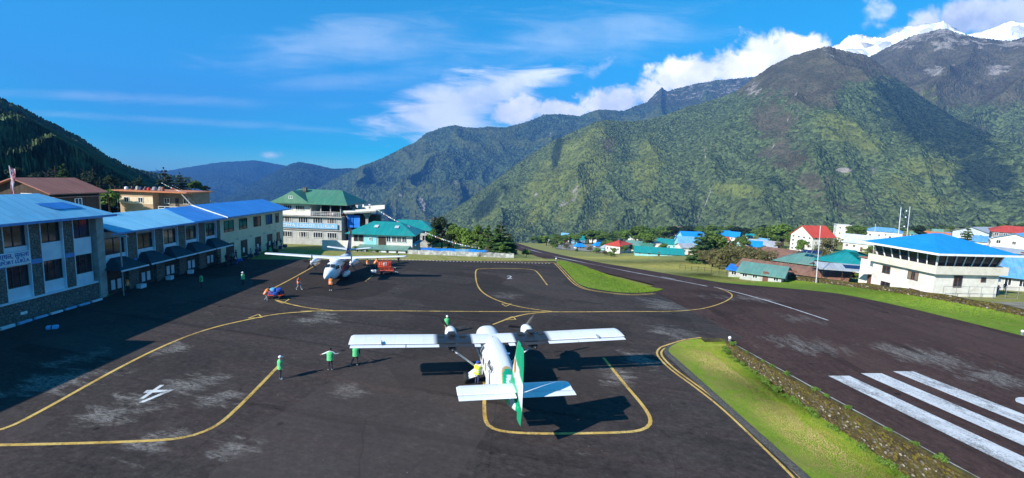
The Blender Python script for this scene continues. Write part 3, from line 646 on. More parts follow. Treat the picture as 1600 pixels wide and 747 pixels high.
def project(P):
    q = (P - CAM) @ RM.T; w_ = np.maximum(q[:, 2], 1); return 800 + FOC * q[:, 0] / w_, 373.5 - FOC * q[:, 1] / w_
def mountain(name, crest, Df, zf, m, nu, nv, spur, zone=None, pw=1.0, canopy=3.0, seed=0.0, spl=420.0, slant=.5, foot=None):
    """crest: (px, py, distance) along the ridge; the slope runs down from it to Df metres away"""
    C3 = []
    for px, py, D in crest:
        d = ray(px, py); hd = math.hypot(d[0], d[1]); C3.append((math.atan2(d[0], d[1]), D, CAMH + d[2] / hd * D))
    C3 = np.array(C3); th = np.linspace(C3[0, 0], C3[-1, 0], nu)
    Dc = np.interp(th, C3[:, 0], C3[:, 1]); te = np.interp(th, C3[:, 0], (C3[:, 2] - CAMH) / C3[:, 1])
    kern = np.exp(-np.linspace(-2, 2, 41) ** 2); kern /= kern.sum(); Dc = np.convolve(np.pad(Dc, 20, 'edge'), kern, 'valid')
    zc = CAMH + te * Dc
    vv = np.concatenate([np.linspace(0, 1, nv) ** .9, 1 + np.linspace(.02, .5, 10)])
    T, Vv = np.meshgrid(th, vv); DD, ZC = np.meshgrid(Dc, vv)[0], np.meshgrid(zc, vv)[0]
    DF = Df if not callable(Df) else Df(T)
    rho = DF + (DD - DF) * Vv
    arc = T * np.mean(Dc); run = Vv * (np.mean(Dc) - (np.mean(DF) if callable(Df) else Df))
    wx = fbm(arc / 700 + seed, run / 700, 3) * 160
    dom = (arc + wx + run * slant) / spl
    rg_ = ridged(dom + seed, run / spl * .62 + seed, 2, .32) - .5
    fall = np.clip(np.sin(np.clip(Vv, 0, 1) * math.pi), 0, 1) ** .7
    z = zf + (ZC - zf) * np.where(Vv <= 1, np.clip(Vv, 0, 1) ** pw, 1 - (Vv - 1) * 1.1)
    amp = spur * .85 * fall + spur * .05 * (Vv > .4)
    fb = fbm(arc / (spl * .8) + seed * 1.7, run / (spl * .8) - seed, 2, .3)
    z = z + rg_ * amp * .62 + fb * amp * .5
    rho = rho - rg_ * spur * .3 * fall
    x = rho * np.sin(T); y = rho * np.cos(T)
    rr_ = np.random.RandomState(int(seed * 10) + 1).rand(*z.shape)
    sl_ = np.hypot(run, z); z = z + (fbm(arc / 15 + seed, sl_ / 15, 2) * .22 + (rr_ - .5) * 1.5) * canopy
    # nothing in front may rise above the crest's own line of sight
    el = (z - CAMH) / rho; cap = (te + np.abs(te) * .0)[None, :] - .0035 * (1 - np.clip(Vv, 0, 1)) * 8 * np.clip(1 - Vv, 0, 1)
    z = np.where((Vv < .97) & (el > cap), CAMH + cap * rho, z)
    P = np.column_stack([x.ravel(), y.ravel(), z.ravel()])
    n = nu; idx = np.arange(len(P)).reshape(len(vv), n)
    f = np.column_stack([idx[:-1, :-1].ravel(), idx[:-1, 1:].ravel(), idx[1:, 1:].ravel(), idx[1:, :-1].ravel()])
    o = tag(bulk(name, P, f, m), kind='structure')
    zn = np.zeros((len(P), 4), np.float32)
    if zone is not None:
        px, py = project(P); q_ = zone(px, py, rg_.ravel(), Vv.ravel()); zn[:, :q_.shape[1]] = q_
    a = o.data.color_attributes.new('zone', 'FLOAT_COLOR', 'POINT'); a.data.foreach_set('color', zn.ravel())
    return o
def bl(px, py, cx, cy, rx, ry, ang=0.0):
    ca, sa = math.cos(ang), math.sin(ang); dx, dy = px - cx, py - cy
    p = (dx * ca + dy * sa) / rx; q = (-dx * sa + dy * ca) / ry
    return np.clip(1.25 - np.sqrt(p * p + q * q), 0, 1)
def seg(px, py, pts, wd):
    r = np.zeros_like(px)
    for (x0, y0), (x1, y1) in zip(pts[:-1], pts[1:]):
        L = (x1 - x0) ** 2 + (y1 - y0) ** 2; t = np.clip(((px - x0) * (x1 - x0) + (py - y0) * (y1 - y0)) / L, 0, 1)
        r = np.maximum(r, np.clip(1.3 - np.hypot(px - x0 - t * (x1 - x0), py - y0 - t * (y1 - y0)) / wd, 0, 1))
    return r
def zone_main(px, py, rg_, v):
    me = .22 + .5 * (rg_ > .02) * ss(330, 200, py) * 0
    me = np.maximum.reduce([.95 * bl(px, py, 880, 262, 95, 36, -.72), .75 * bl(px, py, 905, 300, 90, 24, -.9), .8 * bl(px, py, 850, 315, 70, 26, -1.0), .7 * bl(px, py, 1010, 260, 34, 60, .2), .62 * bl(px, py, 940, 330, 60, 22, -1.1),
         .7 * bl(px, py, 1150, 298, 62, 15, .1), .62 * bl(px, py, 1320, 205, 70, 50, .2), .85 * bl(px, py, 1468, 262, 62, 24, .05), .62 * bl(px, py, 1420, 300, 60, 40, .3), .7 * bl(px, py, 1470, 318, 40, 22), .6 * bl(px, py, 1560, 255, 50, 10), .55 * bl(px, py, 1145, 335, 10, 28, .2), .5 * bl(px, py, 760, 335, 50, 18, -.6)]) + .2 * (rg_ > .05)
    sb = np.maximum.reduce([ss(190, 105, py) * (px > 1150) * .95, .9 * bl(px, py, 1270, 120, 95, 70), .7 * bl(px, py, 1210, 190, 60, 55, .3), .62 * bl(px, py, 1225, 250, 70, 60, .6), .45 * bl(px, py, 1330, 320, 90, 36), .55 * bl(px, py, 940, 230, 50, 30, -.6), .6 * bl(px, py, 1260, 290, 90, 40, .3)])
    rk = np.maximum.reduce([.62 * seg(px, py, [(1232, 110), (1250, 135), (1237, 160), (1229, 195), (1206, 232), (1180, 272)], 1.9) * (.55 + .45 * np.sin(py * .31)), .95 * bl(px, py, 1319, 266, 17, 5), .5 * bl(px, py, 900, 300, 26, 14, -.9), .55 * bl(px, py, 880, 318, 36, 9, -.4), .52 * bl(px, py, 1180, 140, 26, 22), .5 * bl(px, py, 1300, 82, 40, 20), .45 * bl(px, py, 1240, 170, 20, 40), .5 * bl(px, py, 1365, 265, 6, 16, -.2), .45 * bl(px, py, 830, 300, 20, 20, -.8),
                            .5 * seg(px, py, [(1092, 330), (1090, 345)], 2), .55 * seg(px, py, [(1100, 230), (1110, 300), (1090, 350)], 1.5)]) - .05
    dark = np.maximum.reduce([bl(px, py, 1455, 185, 150, 62, .48), bl(px, py, 1540, 270, 80, 60, .3) * .8, bl(px, py, 870, 240, 10, 50, .15) * .9, bl(px, py, 760, 320, 60, 18, -.75) * .8, bl(px, py, 1080, 300, 30, 50, -.2) * .55, bl(px, py, 1220, 290, 60, 25, .5) * .5])  # painted shade of slopes turned from the sun, passed on as zone alpha
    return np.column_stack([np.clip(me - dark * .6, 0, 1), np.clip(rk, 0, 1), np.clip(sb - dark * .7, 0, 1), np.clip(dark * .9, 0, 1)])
def zone_back(px, py, rg_, v):
    sb = np.maximum(.95 * ss(215, 115, py), .4 * (rg_ > 0)); rk = np.maximum.reduce([.5 * ss(110, 60, py), .6 * bl(px, py, 1480, 70, 50, 16), .62 * bl(px, py, 1460, 110, 30, 16), .55 * bl(px, py, 1560, 110, 40, 20), .6 * bl(px, py, 1525, 130, 8, 5), .5 * bl(px, py, 1490, 100, 6, 14, .3)]) - .04
    me = np.maximum(.5 * bl(px, py, 1450, 150, 40, 40), .3 * (rg_ > .1)); return np.column_stack([me, np.clip(rk, 0, 1), sb])
def zone_mid(px, py, rg_, v):
    me = .3 + .5 * ss(-.05, .2, rg_) ; me = np.maximum(me * .8, .75 * bl(px, py, 650, 245, 50, 60, -.7))
    rk = np.maximum.reduce([.75 * bl(px, py, 660, 318, 6, 22, -.35), .7 * bl(px, py, 712, 286, 5, 6), .4 * ss(180, 150, py) * (px > 985), .45 * bl(px, py, 860, 210, 6, 10), .5 * bl(px, py, 625, 305, 12, 6)]) - .03
    sb = np.maximum(.9 * ss(190, 150, py) * (px > 960), .4 * bl(px, py, 900, 200, 90, 20)); return np.column_stack([me, np.clip(rk, 0, 1), sb])
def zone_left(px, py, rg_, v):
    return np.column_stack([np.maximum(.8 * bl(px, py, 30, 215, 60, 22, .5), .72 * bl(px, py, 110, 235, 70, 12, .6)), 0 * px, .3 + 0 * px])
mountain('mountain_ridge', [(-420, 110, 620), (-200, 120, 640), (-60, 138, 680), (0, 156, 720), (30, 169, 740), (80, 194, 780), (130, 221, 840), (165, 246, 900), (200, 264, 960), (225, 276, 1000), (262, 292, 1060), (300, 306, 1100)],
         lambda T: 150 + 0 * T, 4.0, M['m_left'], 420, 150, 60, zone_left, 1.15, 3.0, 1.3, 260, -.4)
mountain('mountain_blue', [(120, 272, 8600), (210, 268, 8600), (265, 266, 8600), (300, 260, 8500), (345, 253, 8400), (400, 251, 8400), (440, 258, 8400), (480, 262, 8400), (600, 272, 8400)],
         5200, -415, M['m_far'], 300, 70, 150, zone_mid, 1.0, 8, 2.1, 900)
mountain('mountain_spur', [(330, 318, 5600), (370, 299, 5600), (400, 284, 5600), (430, 269, 5600), (455, 256, 5600), (468, 253, 5600), (485, 256, 5600), (520, 264, 5600), (555, 263, 5500), (600, 262, 5500), (700, 270, 5500)],
         3300, -415, M['m_far'], 300, 90, 130, zone_mid, 1.0, 7, 3.7, 620)
mountain('mountain_mid', [(430, 330, 4100), (480, 303, 4100), (520, 281, 4100), (560, 262, 4100), (600, 246, 4150), (650, 222, 4200), (665, 208, 4250), (690, 199, 4300), (710, 195, 4300), (725, 199, 4300), (745, 200, 4300), (765, 198, 4300), (790, 199, 4300), (815, 193, 4400), (832, 187, 4400), (850, 178, 4500), (880, 178, 4500), (905, 181, 4500), (935, 172, 4600), (975, 173, 4700), (990, 166, 4800), (1010, 160, 4900), (1022, 148, 4900), (1034, 136, 4900), (1042, 143, 4900), (1060, 137, 5000), (1090, 130, 5000), (1120, 126, 5000), (1165, 121, 5000), (1240, 120, 5000)],
         2500, -415, M['m_mid'], 700, 200, 210, zone_mid, .95, 6, 5.2, 520, .15)
mountain('mountain_snow', [(1200, 105, 4600), (1312, 68, 4600), (1325, 56, 4600), (1345, 54, 4600), (1362, 58, 4600), (1382, 60, 4600), (1400, 52, 4600), (1415, 43, 4600), (1440, 37, 4600), (1462, 37, 4600), (1474, 33, 4600), (1488, 42, 4600), (1510, 54, 4600), (1530, 50, 4600), (1545, 47, 4600), (1562, 40, 4600), (1580, 32, 4600), (1600, 36, 4600), (1700, 40, 4600), (1900, 40, 4600)],
         3950, 400, M['m_snow'], 300, 60, 150, lambda px, py, r_, v: np.column_stack([0 * px, .08 + .2 * (r_ < -.3), 0 * px]), 1.0, 5, 4.4, 260)
mountain('mountain_peak', [(1230, 190, 3500), (1290, 130, 3500), (1330, 104, 3500), (1362, 86, 3500), (1385, 74, 3500), (1405, 64, 3500), (1425, 55, 3500), (1450, 50, 3500), (1468, 44, 3500), (1480, 45, 3500), (1500, 52, 3500), (1530, 58, 3500), (1560, 62, 3500), (1580, 63, 3500), (1600, 58, 3500), (1650, 60, 3500), (1750, 70, 3500), (2000, 60, 3500), (2400, 90, 3500)],
         1500, -300, M['m_near'], 560, 230, 160, zone_back, .95, 4.5, 7.7, 420, -.5)
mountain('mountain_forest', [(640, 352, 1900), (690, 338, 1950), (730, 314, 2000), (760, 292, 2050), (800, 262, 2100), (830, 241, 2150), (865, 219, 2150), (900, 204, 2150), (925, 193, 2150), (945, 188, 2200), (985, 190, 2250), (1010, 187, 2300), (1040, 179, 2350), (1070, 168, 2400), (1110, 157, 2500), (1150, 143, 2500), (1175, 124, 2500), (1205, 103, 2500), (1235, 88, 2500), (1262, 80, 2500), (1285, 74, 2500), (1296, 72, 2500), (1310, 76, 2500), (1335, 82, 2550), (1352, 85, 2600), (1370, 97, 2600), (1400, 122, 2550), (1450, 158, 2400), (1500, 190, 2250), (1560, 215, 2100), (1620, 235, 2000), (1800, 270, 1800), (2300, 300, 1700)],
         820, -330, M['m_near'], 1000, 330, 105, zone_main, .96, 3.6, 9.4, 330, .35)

# ---------------------------------------------------------------- air
HZ = bpy.data.materials.new('valley_air'); HZ.use_nodes = True; h = NT(HZ.node_tree); h.N.clear()
pv = h.n('ShaderNodeVolumePrincipled'); pv.inputs['Color'].default_value = (.1, .34, .95, 1); pv.inputs['Density'].default_value = 1.15e-4; pv.inputs['Anisotropy'].default_value = 0.0
ho = h.n('ShaderNodeOutputMaterial'); h.L.new(pv.outputs[0], ho.inputs['Volume'])
g = G(); g.box(-9800, 9800, -9800, 12500, -440, 1990)
haze = tag(g.obj('haze', HZ), kind='stuff')
# ---------------------------------------------------------------- buildings: shared pieces
MESH = {}
def cached(key, fn):
    if key not in MESH: MESH[key] = fn()
    return MESH[key]
def win_frame(wd, ht, bars, mat, dep=.09, t=.07):
    g = G(); g.box(-wd / 2, wd / 2, -.02, dep, ht / 2 - t, ht / 2); g.box(-wd / 2, wd / 2, -.02, dep + .03, -ht / 2, -ht / 2 + t)
    g.box(-wd / 2, -wd / 2 + t, -.02, dep - .004, -ht / 2 + t, ht / 2 - t); g.box(wd / 2 - t, wd / 2, -.02, dep - .004, -ht / 2 + t, ht / 2 - t)
    for i in range(1, bars):
        x = -wd / 2 + wd * i / bars; g.box(x - t / 2, x + t / 2, -.02, dep - .01, -ht / 2 + t, ht / 2 - t)
    return g.mesh('window', mat)
def pane_mesh(wd, ht, mat):
    g = G(); g.box(-wd / 2 + .02, wd / 2 - .02, .0, .025, -ht / 2 + .02, ht / 2 - .02); return g.mesh('pane', mat)
def window(parent, x, y, z, wd, ht, ang, bars=2, mat='frame_white', glass='house_glass', name='window'):
    """centre of the window on the wall plane; outward normal is +Y turned by ang"""
    o = put(name, cached(('wf', wd, ht, bars, mat), lambda: win_frame(wd, ht, bars, M[mat])), parent, loc=(x, y, z), rz=ang)
    put('pane', cached(('wp', wd, ht, glass), lambda: pane_mesh(wd, ht, M[glass])), o)
    return o
def gable_roof(wd, dp, z0, rise, oh, m, th=.14, ohx=None, name='roof', parent=None, hip=0.0):
    """ridge along local X; hip = how far the ridge ends stand in from the eave ends"""
    ohx = oh if ohx is None else ohx; X, Yd = wd / 2 + ohx, dp / 2 + oh; e = z0 - rise * oh / (dp / 2 + 1e-6); r = z0 + rise; rx = X - hip
    top = [(-X, -Yd, e), (X, -Yd, e), (X, Yd, e), (-X, Yd, e), (-rx, 0, r), (rx, 0, r)]
    v = [(x, y, z + th) for x, y, z in top] + top; g = G()
    f = [(0, 1, 5, 4), (2, 3, 4, 5)] + ([(1, 2, 5), (3, 0, 4)] if hip else [])
    fb = [tuple(i + 6 for i in reversed(q)) for q in f]
    if hip: side = [(0, 6, 7, 1), (1, 7, 8, 2), (2, 8, 9, 3), (3, 9, 6, 0)]
    else: side = [(0, 6, 7, 1), (2, 8, 9, 3), (1, 7, 11, 5), (5, 11, 8, 2), (3, 9, 10, 4), (4, 10, 6, 0)]
    g.add(v, f + fb + side); return g.obj(name, m, parent)
def flat_slab(parent, name, m, x0, x1, y0, y1, za, zb, th=.12):
    """sheet sloping along y from za (at y0) to zb (at y1)"""
    g = G(); g.hexa([(x0, y0, za), (x1, y0, za), (x1, y1, zb), (x0, y1, zb)], [(x0, y0, za + th), (x1, y0, za + th), (x1, y1, zb + th), (x0, y1, zb + th)])
    return g.obj(name, m, parent)
def walls(parent, wd, dp, z0, z1, m, rise=0, name='wall', gable='x'):
    g = G()
    if rise:
        b = [(-wd / 2, -dp / 2, z0), (wd / 2, -dp / 2, z0), (wd / 2, dp / 2, z0), (-wd / 2, dp / 2, z0)]
        t = [(-wd / 2, -dp / 2, z1), (wd / 2, -dp / 2, z1), (wd / 2, dp / 2, z1), (-wd / 2, dp / 2, z1), (-wd / 2, 0, z1 + rise - .06), (wd / 2, 0, z1 + rise - .06)]
        g.add(b + t, [(3, 2, 1, 0), (0, 1, 5, 4), (2, 3, 7, 6), (1, 2, 6, 9, 5), (3, 0, 4, 8, 7), (4, 5, 9, 8), (6, 7, 8, 9)])
    else: g.box(-wd / 2, wd / 2, -dp / 2, dp / 2, z0, z1)
    return g.obj(name, m, parent)
def house(name, label, cat, loc, rz, wd, dp, ht, roof='gable', rise=1.6, wall='white_plaster', rmat='roof_blue', floors=1, nwin=(3, 2), oh=.6, group=None, frame='frame_white', base=None, hipf=.9, door=True, below=1.5, wsize=None):
    t = thing(name, label, cat, loc, rz, group)
    walls(t, wd, dp, -below, ht, M[wall], rise if roof == 'gable' else 0)
    if roof in ('gable', 'hip'): gable_roof(wd, dp, ht, rise, oh, M[rmat], parent=t, hip=dp / 2 * hipf if roof == 'hip' else 0)
    elif roof == 'shed': flat_slab(t, 'roof', M[rmat], -wd / 2 - oh, wd / 2 + oh, -dp / 2 - oh, dp / 2 + oh, ht - .02, ht + rise)
    else:
        g = G(); g.box(-wd / 2 - .25, wd / 2 + .25, -dp / 2 - .25, dp / 2 + .25, ht + .003, ht + .35); g.obj('roof_slab', M[rmat], t)
    fh = ht / floors; ww, wh = wsize or (min(1.3, wd / nwin[0] * .5), min(1.35, fh * .5))
    for k in range(floors):
        for i in range(nwin[0]):
            x = -wd / 2 + wd * (i + .5) / nwin[0]
            if door and k == 0 and i == nwin[0] // 2:
                g = G(); g.box(-.5, .5, 0, .06, -1.05, 1.05); put('door', cached(('door', frame), lambda: g.mesh('door', M['frame_brown'])), t, loc=(x, -dp / 2, 1.06), rz=math.pi); continue
            window(t, x, -dp / 2, fh * (k + .56), ww, wh, math.pi, 2, frame)
        for i in range(nwin[1]):
            y = -dp / 2 + dp * (i + .5) / nwin[1]
            window(t, -wd / 2, y, fh * (k + .56), ww, wh, math.pi / 2, 2, frame); window(t, wd / 2, y, fh * (k + .56), ww, wh, -math.pi / 2, 2, frame)
    if floors > 1:
        for k in range(1, floors):
            g = G(); g.box(-wd / 2 - .05, wd / 2 + .05, -dp / 2 - .05, dp / 2 + .05, fh * k - .09, fh * k + .09); g.obj('floor_band', M['white_fascia'], t)
    return t

# ---------------------------------------------------------------- terminal buildings along the apron (wall plane x = -44.5, running along +Y)
WX = -44.5
def bay_box(parent, name, m, d0, d1, y0, y1, z0, z1):
    g = G(); g.box(d0, d1, y0, y1, z0, z1); return g.obj(name, M[m] if isinstance(m, str) else m, parent)
def bay_window(parent, y0, y1, z0, z1, bars, mat='frame_dark', deep=-.25):
    return window(parent, deep, (y0 + y1) / 2, (z0 + z1) / 2, round(y1 - y0, 2), round(z1 - z0, 2), -math.pi / 2, bars, mat, 'dark_glass')
def long_roof(parent, y0, y1, xe, ze, xr, zrdg, m, hip_end=0.0, th=.13, back=None):
    """pitched roof whose ridge runs along Y; local coordinates"""
    xb = 2 * xr - xe if back is None else back; ry = y1 - hip_end
    g = G(); top = [(xe, y0, ze), (xe, y1, ze), (xb, y1, ze), (xb, y0, ze), (xr, y0, zrdg), (xr, ry, zrdg)]
    v = [(x, y, z + th) for x, y, z in top] + top
    f = [(0, 1, 5, 4), (2, 3, 4, 5)] + ([(1, 2, 5)] if hip_end else []); fb = [tuple(i + 6 for i in reversed(q)) for q in f]
    side = [(0, 6, 7, 1), (2, 8, 9, 3), (3, 9, 10, 4), (4, 10, 6, 0)] + ([(1, 7, 8, 2)] if hip_end else [(1, 7, 11, 5), (5, 11, 8, 2)])
    g.add(v, f + fb + side); return g.obj('roof', M[m], parent)
# first terminal
t1 = thing('terminal_building', 'large stone faced terminal building with pale window panels and faded blue hip roof', 'building', (WX, 44.5, 0))
LY = lambda y: y - 44.5
bay_box(t1, 'wall', 'dark_glass' if False else 'grey_plaster', -9.0, -.35, LY(26), LY(51), -.8, 9.0)
bay_box(t1, 'tall_end_block', 'grey_plaster', -9.0, .9, LY(6), LY(25.9), -.8, 11.0); bay_box(t1, 'end_block_roof', 'concrete', -9.2, 1.2, LY(5.8), LY(25.95), 11.003, 11.15)
bay_box(t1, 'base_wall', 'stone_base', -.35, .12, LY(26), LY(50.2), -.8, 1.8)
bay_box(t1, 'sill_band', 'pale_panel', -.35, .22, LY(26), LY(50.1), 1.803, 1.98)
bay_box(t1, 'end_pilaster', 'concrete', -.35, .3, LY(50.2), LY(51.1), -.8, 9.0)
bay_box(t1, 'end_pilaster', 'concrete', -1.6, -.353, LY(51.003), LY(51.2), -.8, 9.0)
bays = [44.42 - 3.33 * k for k in (-1, 0, 1, 2, 3, 4, 5)]
for i, y0 in enumerate(bays):
    y1 = y0 + 2.12
    bay_window(t1, LY(y0), LY(y1), 6.8, 8.75, 2); bay_box(t1, 'spandrel_panel', 'pale_panel', -.35, -.08, LY(y0), LY(y1), 5.05, 6.795)
    bay_window(t1, LY(y0), LY(y1), 3.08, 5.045, 3, 'frame_dark'); bay_box(t1, 'spandrel_panel', 'pale_panel', -.35, -.08, LY(y0), LY(y1), 1.985, 3.075)
    yp0, yp1 = y0 - 1.2, y0 - .003
    bay_box(t1, 'stone_pier', 'stone_pier', -.35, .1, LY(yp0 + .1), LY(yp1 - .08), 1.985, 5.03); bay_box(t1, 'stone_pier', 'stone_pier', -.35, .1, LY(yp0 + .1), LY(yp1 - .08), 5.46, 8.98)
    bay_box(t1, 'beam_end', 'blue_trim', -.35, .14, LY(yp0 + .1), LY(yp1 - .08), 5.035, 5.455)
    for e in (yp0 + .005, yp1 - .075): bay_box(t1, 'pier_trim', 'pale_panel', -.35, .13, LY(e), LY(e + .072), 1.985, 8.98)
bay_box(t1, 'eave_board', 'blue_trim', 1.16, 1.21, LY(26), LY(51.9), 8.86, 9.1)
long_roof(t1, LY(26), LY(51.9), 1.15, 8.95, -3.4, 11.15, 'roof_blue', 3.9)
g = G(); a = np.array([-.5, LY(47.0), 10.03]); g.add([(-.35, LY(46.6), 9.85), (-.35, LY(49.6), 9.85), (-1.55, LY(48.6), 10.42), (-1.55, LY(45.7), 10.42)], [(0, 1, 2, 3)])
o = g.obj('roof_sheet', M['roof_blue_dark'], t1); o['label'] = 'darker blue repair sheet on the roof'; o.location.z = .03
# sign board
sg = thing('terminal_sign', 'pale blue airport name board fixed across the stone faced terminal', 'sign', (WX + .3, 39.6, 5.8))
bay_box(sg, 'board', M['pale_panel'], -.1, .0, -3.6, 3.5, -.6, .6)
M['sign_ink'] = pm('sign_ink', (.03, .12, .4), None, 3, .6)
for txt, zz, size in (('तेन्जिङ हिलारी विमानस्थल, लुक्ला', .28, .62), ('TENZING HILLARY AIRPORT LUKLA', -.27, .44)):
    try:
        o = put('lettering', text_mesh(txt, size, M['sign_ink'], .01), sg); o.location = (.02, 0, zz); o.rotation_euler = (R(90), 0, R(90))
        wd_ = o.dimensions.x
        if wd_ > .1: o.scale = (6.7 / wd_, 1.0, 1)
    except Exception as ex: print('text', ex)
bay_box(thing('wall_plaque', 'small white plaque low on the stone base of the terminal', 'sign', (WX + .12, 42.2, .7)), 'plate', 'frame_white', 0, .04, -.3, .3, -.13, .13)
k = tag(G().obj('kerb', M['concrete']), 'segmented pale blue kerb along the foot of the stone terminal wall', 'kerb')
bpy.data.objects.remove(k)
kb = thing('painted_kerb', 'broken blue and white painted kerb along the foot of the terminal wall', 'kerb', (WX + .8, 44, 0))
for i in range(10):
    bay_box(kb, 'kerb_block', M['sky_panel'] if i % 3 else M['pale_panel'], -.12, .12, -9 + i * 1.5, -7.85 + i * 1.5, -.05, .2)
# second terminal
t2 = thing('terminal_building', 'low stone pier terminal wing with dark hipped awnings under a faded blue roof', 'building', (WX, 61.5, 0))
LY = lambda y: y - 61.5
bay_box(t2, 'wall', 'grey_plaster', -10, -.35, LY(51.22), LY(71.97), -.5, 7.0)
pb = [(54.25, 55.85), (58.55, 60.1), (62.65, 64.2), (66.75, 68.4), (70.9, 71.95)]; wb = [(51.4, 54.2), (55.9, 58.5), (60.15, 62.6), (64.25, 66.7), (68.45, 70.85)]
for y0, y1 in pb:
    bay_box(t2, 'stone_pier', 'stone_pier', -.35, .1, LY(y0 + .08), LY(y1 - .08), 3.53, 6.98); bay_box(t2, 'beam_end', 'blue_trim', -.35, .14, LY(y0), LY(y1), 2.98, 3.525)
    bay_box(t2, 'stone_pier', 'stone_pier', -.35, .1, LY(y0 + .08), LY(y1 - .08), -.2, 2.975)
    for e in (y0, y1 - .075): bay_box(t2, 'pier_trim', 'pale_panel', -.35, .13, LY(e), LY(e + .072), 3.53, 6.98)
for y0, y1 in wb:
    bay_window(t2, LY(y0), LY(y1), 4.48, 6.3, 2); bay_box(t2, 'spandrel_panel', 'pale_panel', -.35, -.06, LY(y0), LY(y1), 3.2, 4.475)
    bay_box(t2, 'door', 'door_dark', -.35, -.2, LY(y0 + .1), LY(y1 - .1), 0, 2.95)
    c = LY((y0 + y1) / 2)
    for q in (-.42, .42):
        o = bay_box(t2, 'door_leaf', 'pale_panel', -.2, -.14, c + q - .25, c + q + .25, .45, 1.55)
    aw = G(); x1 = 2.1; aw.add([(0, c - 1.95, 2.98), (x1, c - 1.95, 2.95), (x1, c + 1.95, 2.95), (0, c + 1.95, 2.98), (0.02, c - .75, 4.1), (.5, c - .75, 4.1), (.5, c + .75, 4.1), (0.02, c + .75, 4.1)],
        [(3, 2, 1, 0), (4, 5, 6, 7), (0, 1, 5, 4), (1, 2, 6, 5), (2, 3, 7, 6), (3, 0, 4, 7)])
    ao = aw.obj('awning', M['awning'] if 'awning' in M else M.setdefault('awning', pm('awning', (.01, .035, .05), (.02, .05, .07), 1, .6)), t2)
    bay_box(ao, 'gutter', 'pale_panel', x1 + .005, x1 + .08, c - 1.97, c + 1.97, 2.86, 3.02)
bay_box(t2, 'eave_board', 'blue_trim', 1.16, 1.21, LY(51.0), LY(71.9), 6.82, 7.0)
long_roof(t2, LY(49.2 + 2.7), LY(71.9), 1.15, 6.9, -4.1, 8.45, 'roof_blue')
g = G(); g.hexa([(1.14, LY(64.6), 7.05), (1.14, LY(71.88), 7.05), (-4.1, LY(71.88), 8.6), (-4.1, LY(66.2), 8.6)], [(1.14, LY(64.6), 7.08), (1.14, LY(71.88), 7.08), (-4.1, LY(71.88), 8.63), (-4.1, LY(66.2), 8.63)])
o = g.obj('roof_sheet', M['roof_blue_dark'], t2); o['label'] = 'newer deep blue sheets at the far end of the roof'
# third terminal
t3 = thing('terminal_building', 'cream plastered terminal block with square dark windows and deep blue roof', 'building', (WX, 82, 0))
LY = lambda y: y - 82
bay_box(t3, 'wall', 'cream_plaster', -10, 0, LY(72), LY(91.9), -2.5, 7.0)
for y0, y1 in ((73.0, 75.5), (77.05, 79.35), (81.4, 83.7), (85.5, 87.7)):
    bay_window(t3, LY(y0), LY(y1), 4.6, 6.35, 2, deep=.0); f = bay_box(t3, 'door', 'door_dark', .0, .06, LY(y0 + .35), LY(y1 - .1), .05, 2.75)
    if y0 > 76: bay_box(f, 'notice', 'frame_white', .06, .08, LY(y0 + .8), LY(y0 + 1.3), .7, 1.5)
bay_window(t3, LY(89.0), LY(90.15), 4.6, 6.35, 1, deep=0); bay_window(t3, LY(89.25), LY(90.35), 1.1, 2.75, 1, deep=0)
for y in (76.3, 80.3, 84.6, 88.6):
    o = bay_box(t3, 'wall_lamp', 'metal_grey', 0, .25, LY(y - .08), LY(y + .08), 3.1, 3.25)
long_roof(t3, LY(72.0), LY(92.4), 1.25, 6.98, -4.1, 8.62, 'roof_blue_dark')
bay_box(t3, 'eave_board', 'blue_trim', 1.26, 1.31, LY(72), LY(92.4), 6.9, 7.12)
g = G(); g.hexa([(1.3, LY(71.9), 6.98), (1.3, LY(71.99), 6.98), (-4.1, LY(71.99), 8.66), (-4.1, LY(71.9), 8.66)], [(1.3, LY(71.9), 7.14), (1.3, LY(71.99), 7.14), (-4.1, LY(71.99), 8.8), (-4.1, LY(71.9), 8.8)]); g.obj('verge_board', M['white_fascia'], t3)
# lamp post by the junction
lp = thing('lamp_post', 'thin lamp post with flat head between the two stone terminals', 'lamp', (WX + 1.6, 51.6, 0))
g = G(); g.tube([(0, 0, -.3), (0, 0, 6.6)], .07); g.obj('pole', M['metal_grey'], lp); bay_box(lp, 'lamp_head', 'metal_grey', -.1, .8, -.2, .2, 6.6, 6.75)

# ---------------------------------------------------------------- lodge and low buildings beyond the apron
ld = thing('lodge', 'four storey pale lodge with blue name board and green hipped roof', 'building', (-44.2, 104, -.8))
lw = lambda x: x + 44.2; lz = lambda z: z + .8
def lbox(name, m, x0, x1, y0, y1, z0, z1, parent=None): g = G(); g.box(lw(x0), lw(x1), y0, y1, lz(z0), lz(z1)); return g.obj(name, M[m], parent or ld)
lbox('wall', 'grey_plaster', -51.5, -37.5, 0, 12, -2.0, 4.55)
lbox('floor_slab', 'concrete', -51.6, -37.2, -.6, 12.2, 4.555, 4.82)
lbox('floor_slab', 'concrete', -51.55, -37.45, -.25, 12.1, 1.62, 1.8)
lbox('upper_wall', 'white_plaster', -51.3, -44.3, .1, 12, 4.825, 7.6)
lbox('upper_wall', 'timber_dark', -44.295, -37.7, 5.5, 11.9, 4.825, 7.6)
for x in (-49.4, -45.9, -42.7, -39.6):
    for z in (.6, 3.8): window(ld, lw(x), 0, lz(z), 2.1, 1.25, math.pi, 4)
for x in (-49.3, -46.6): window(ld, lw(x), .1, lz(6.45), 1.9, .95, math.pi, 4)
bd = lbox('name_board', 'sky_panel', -51.3, -38.3, -.32, -.2, 2.05, 3.12)
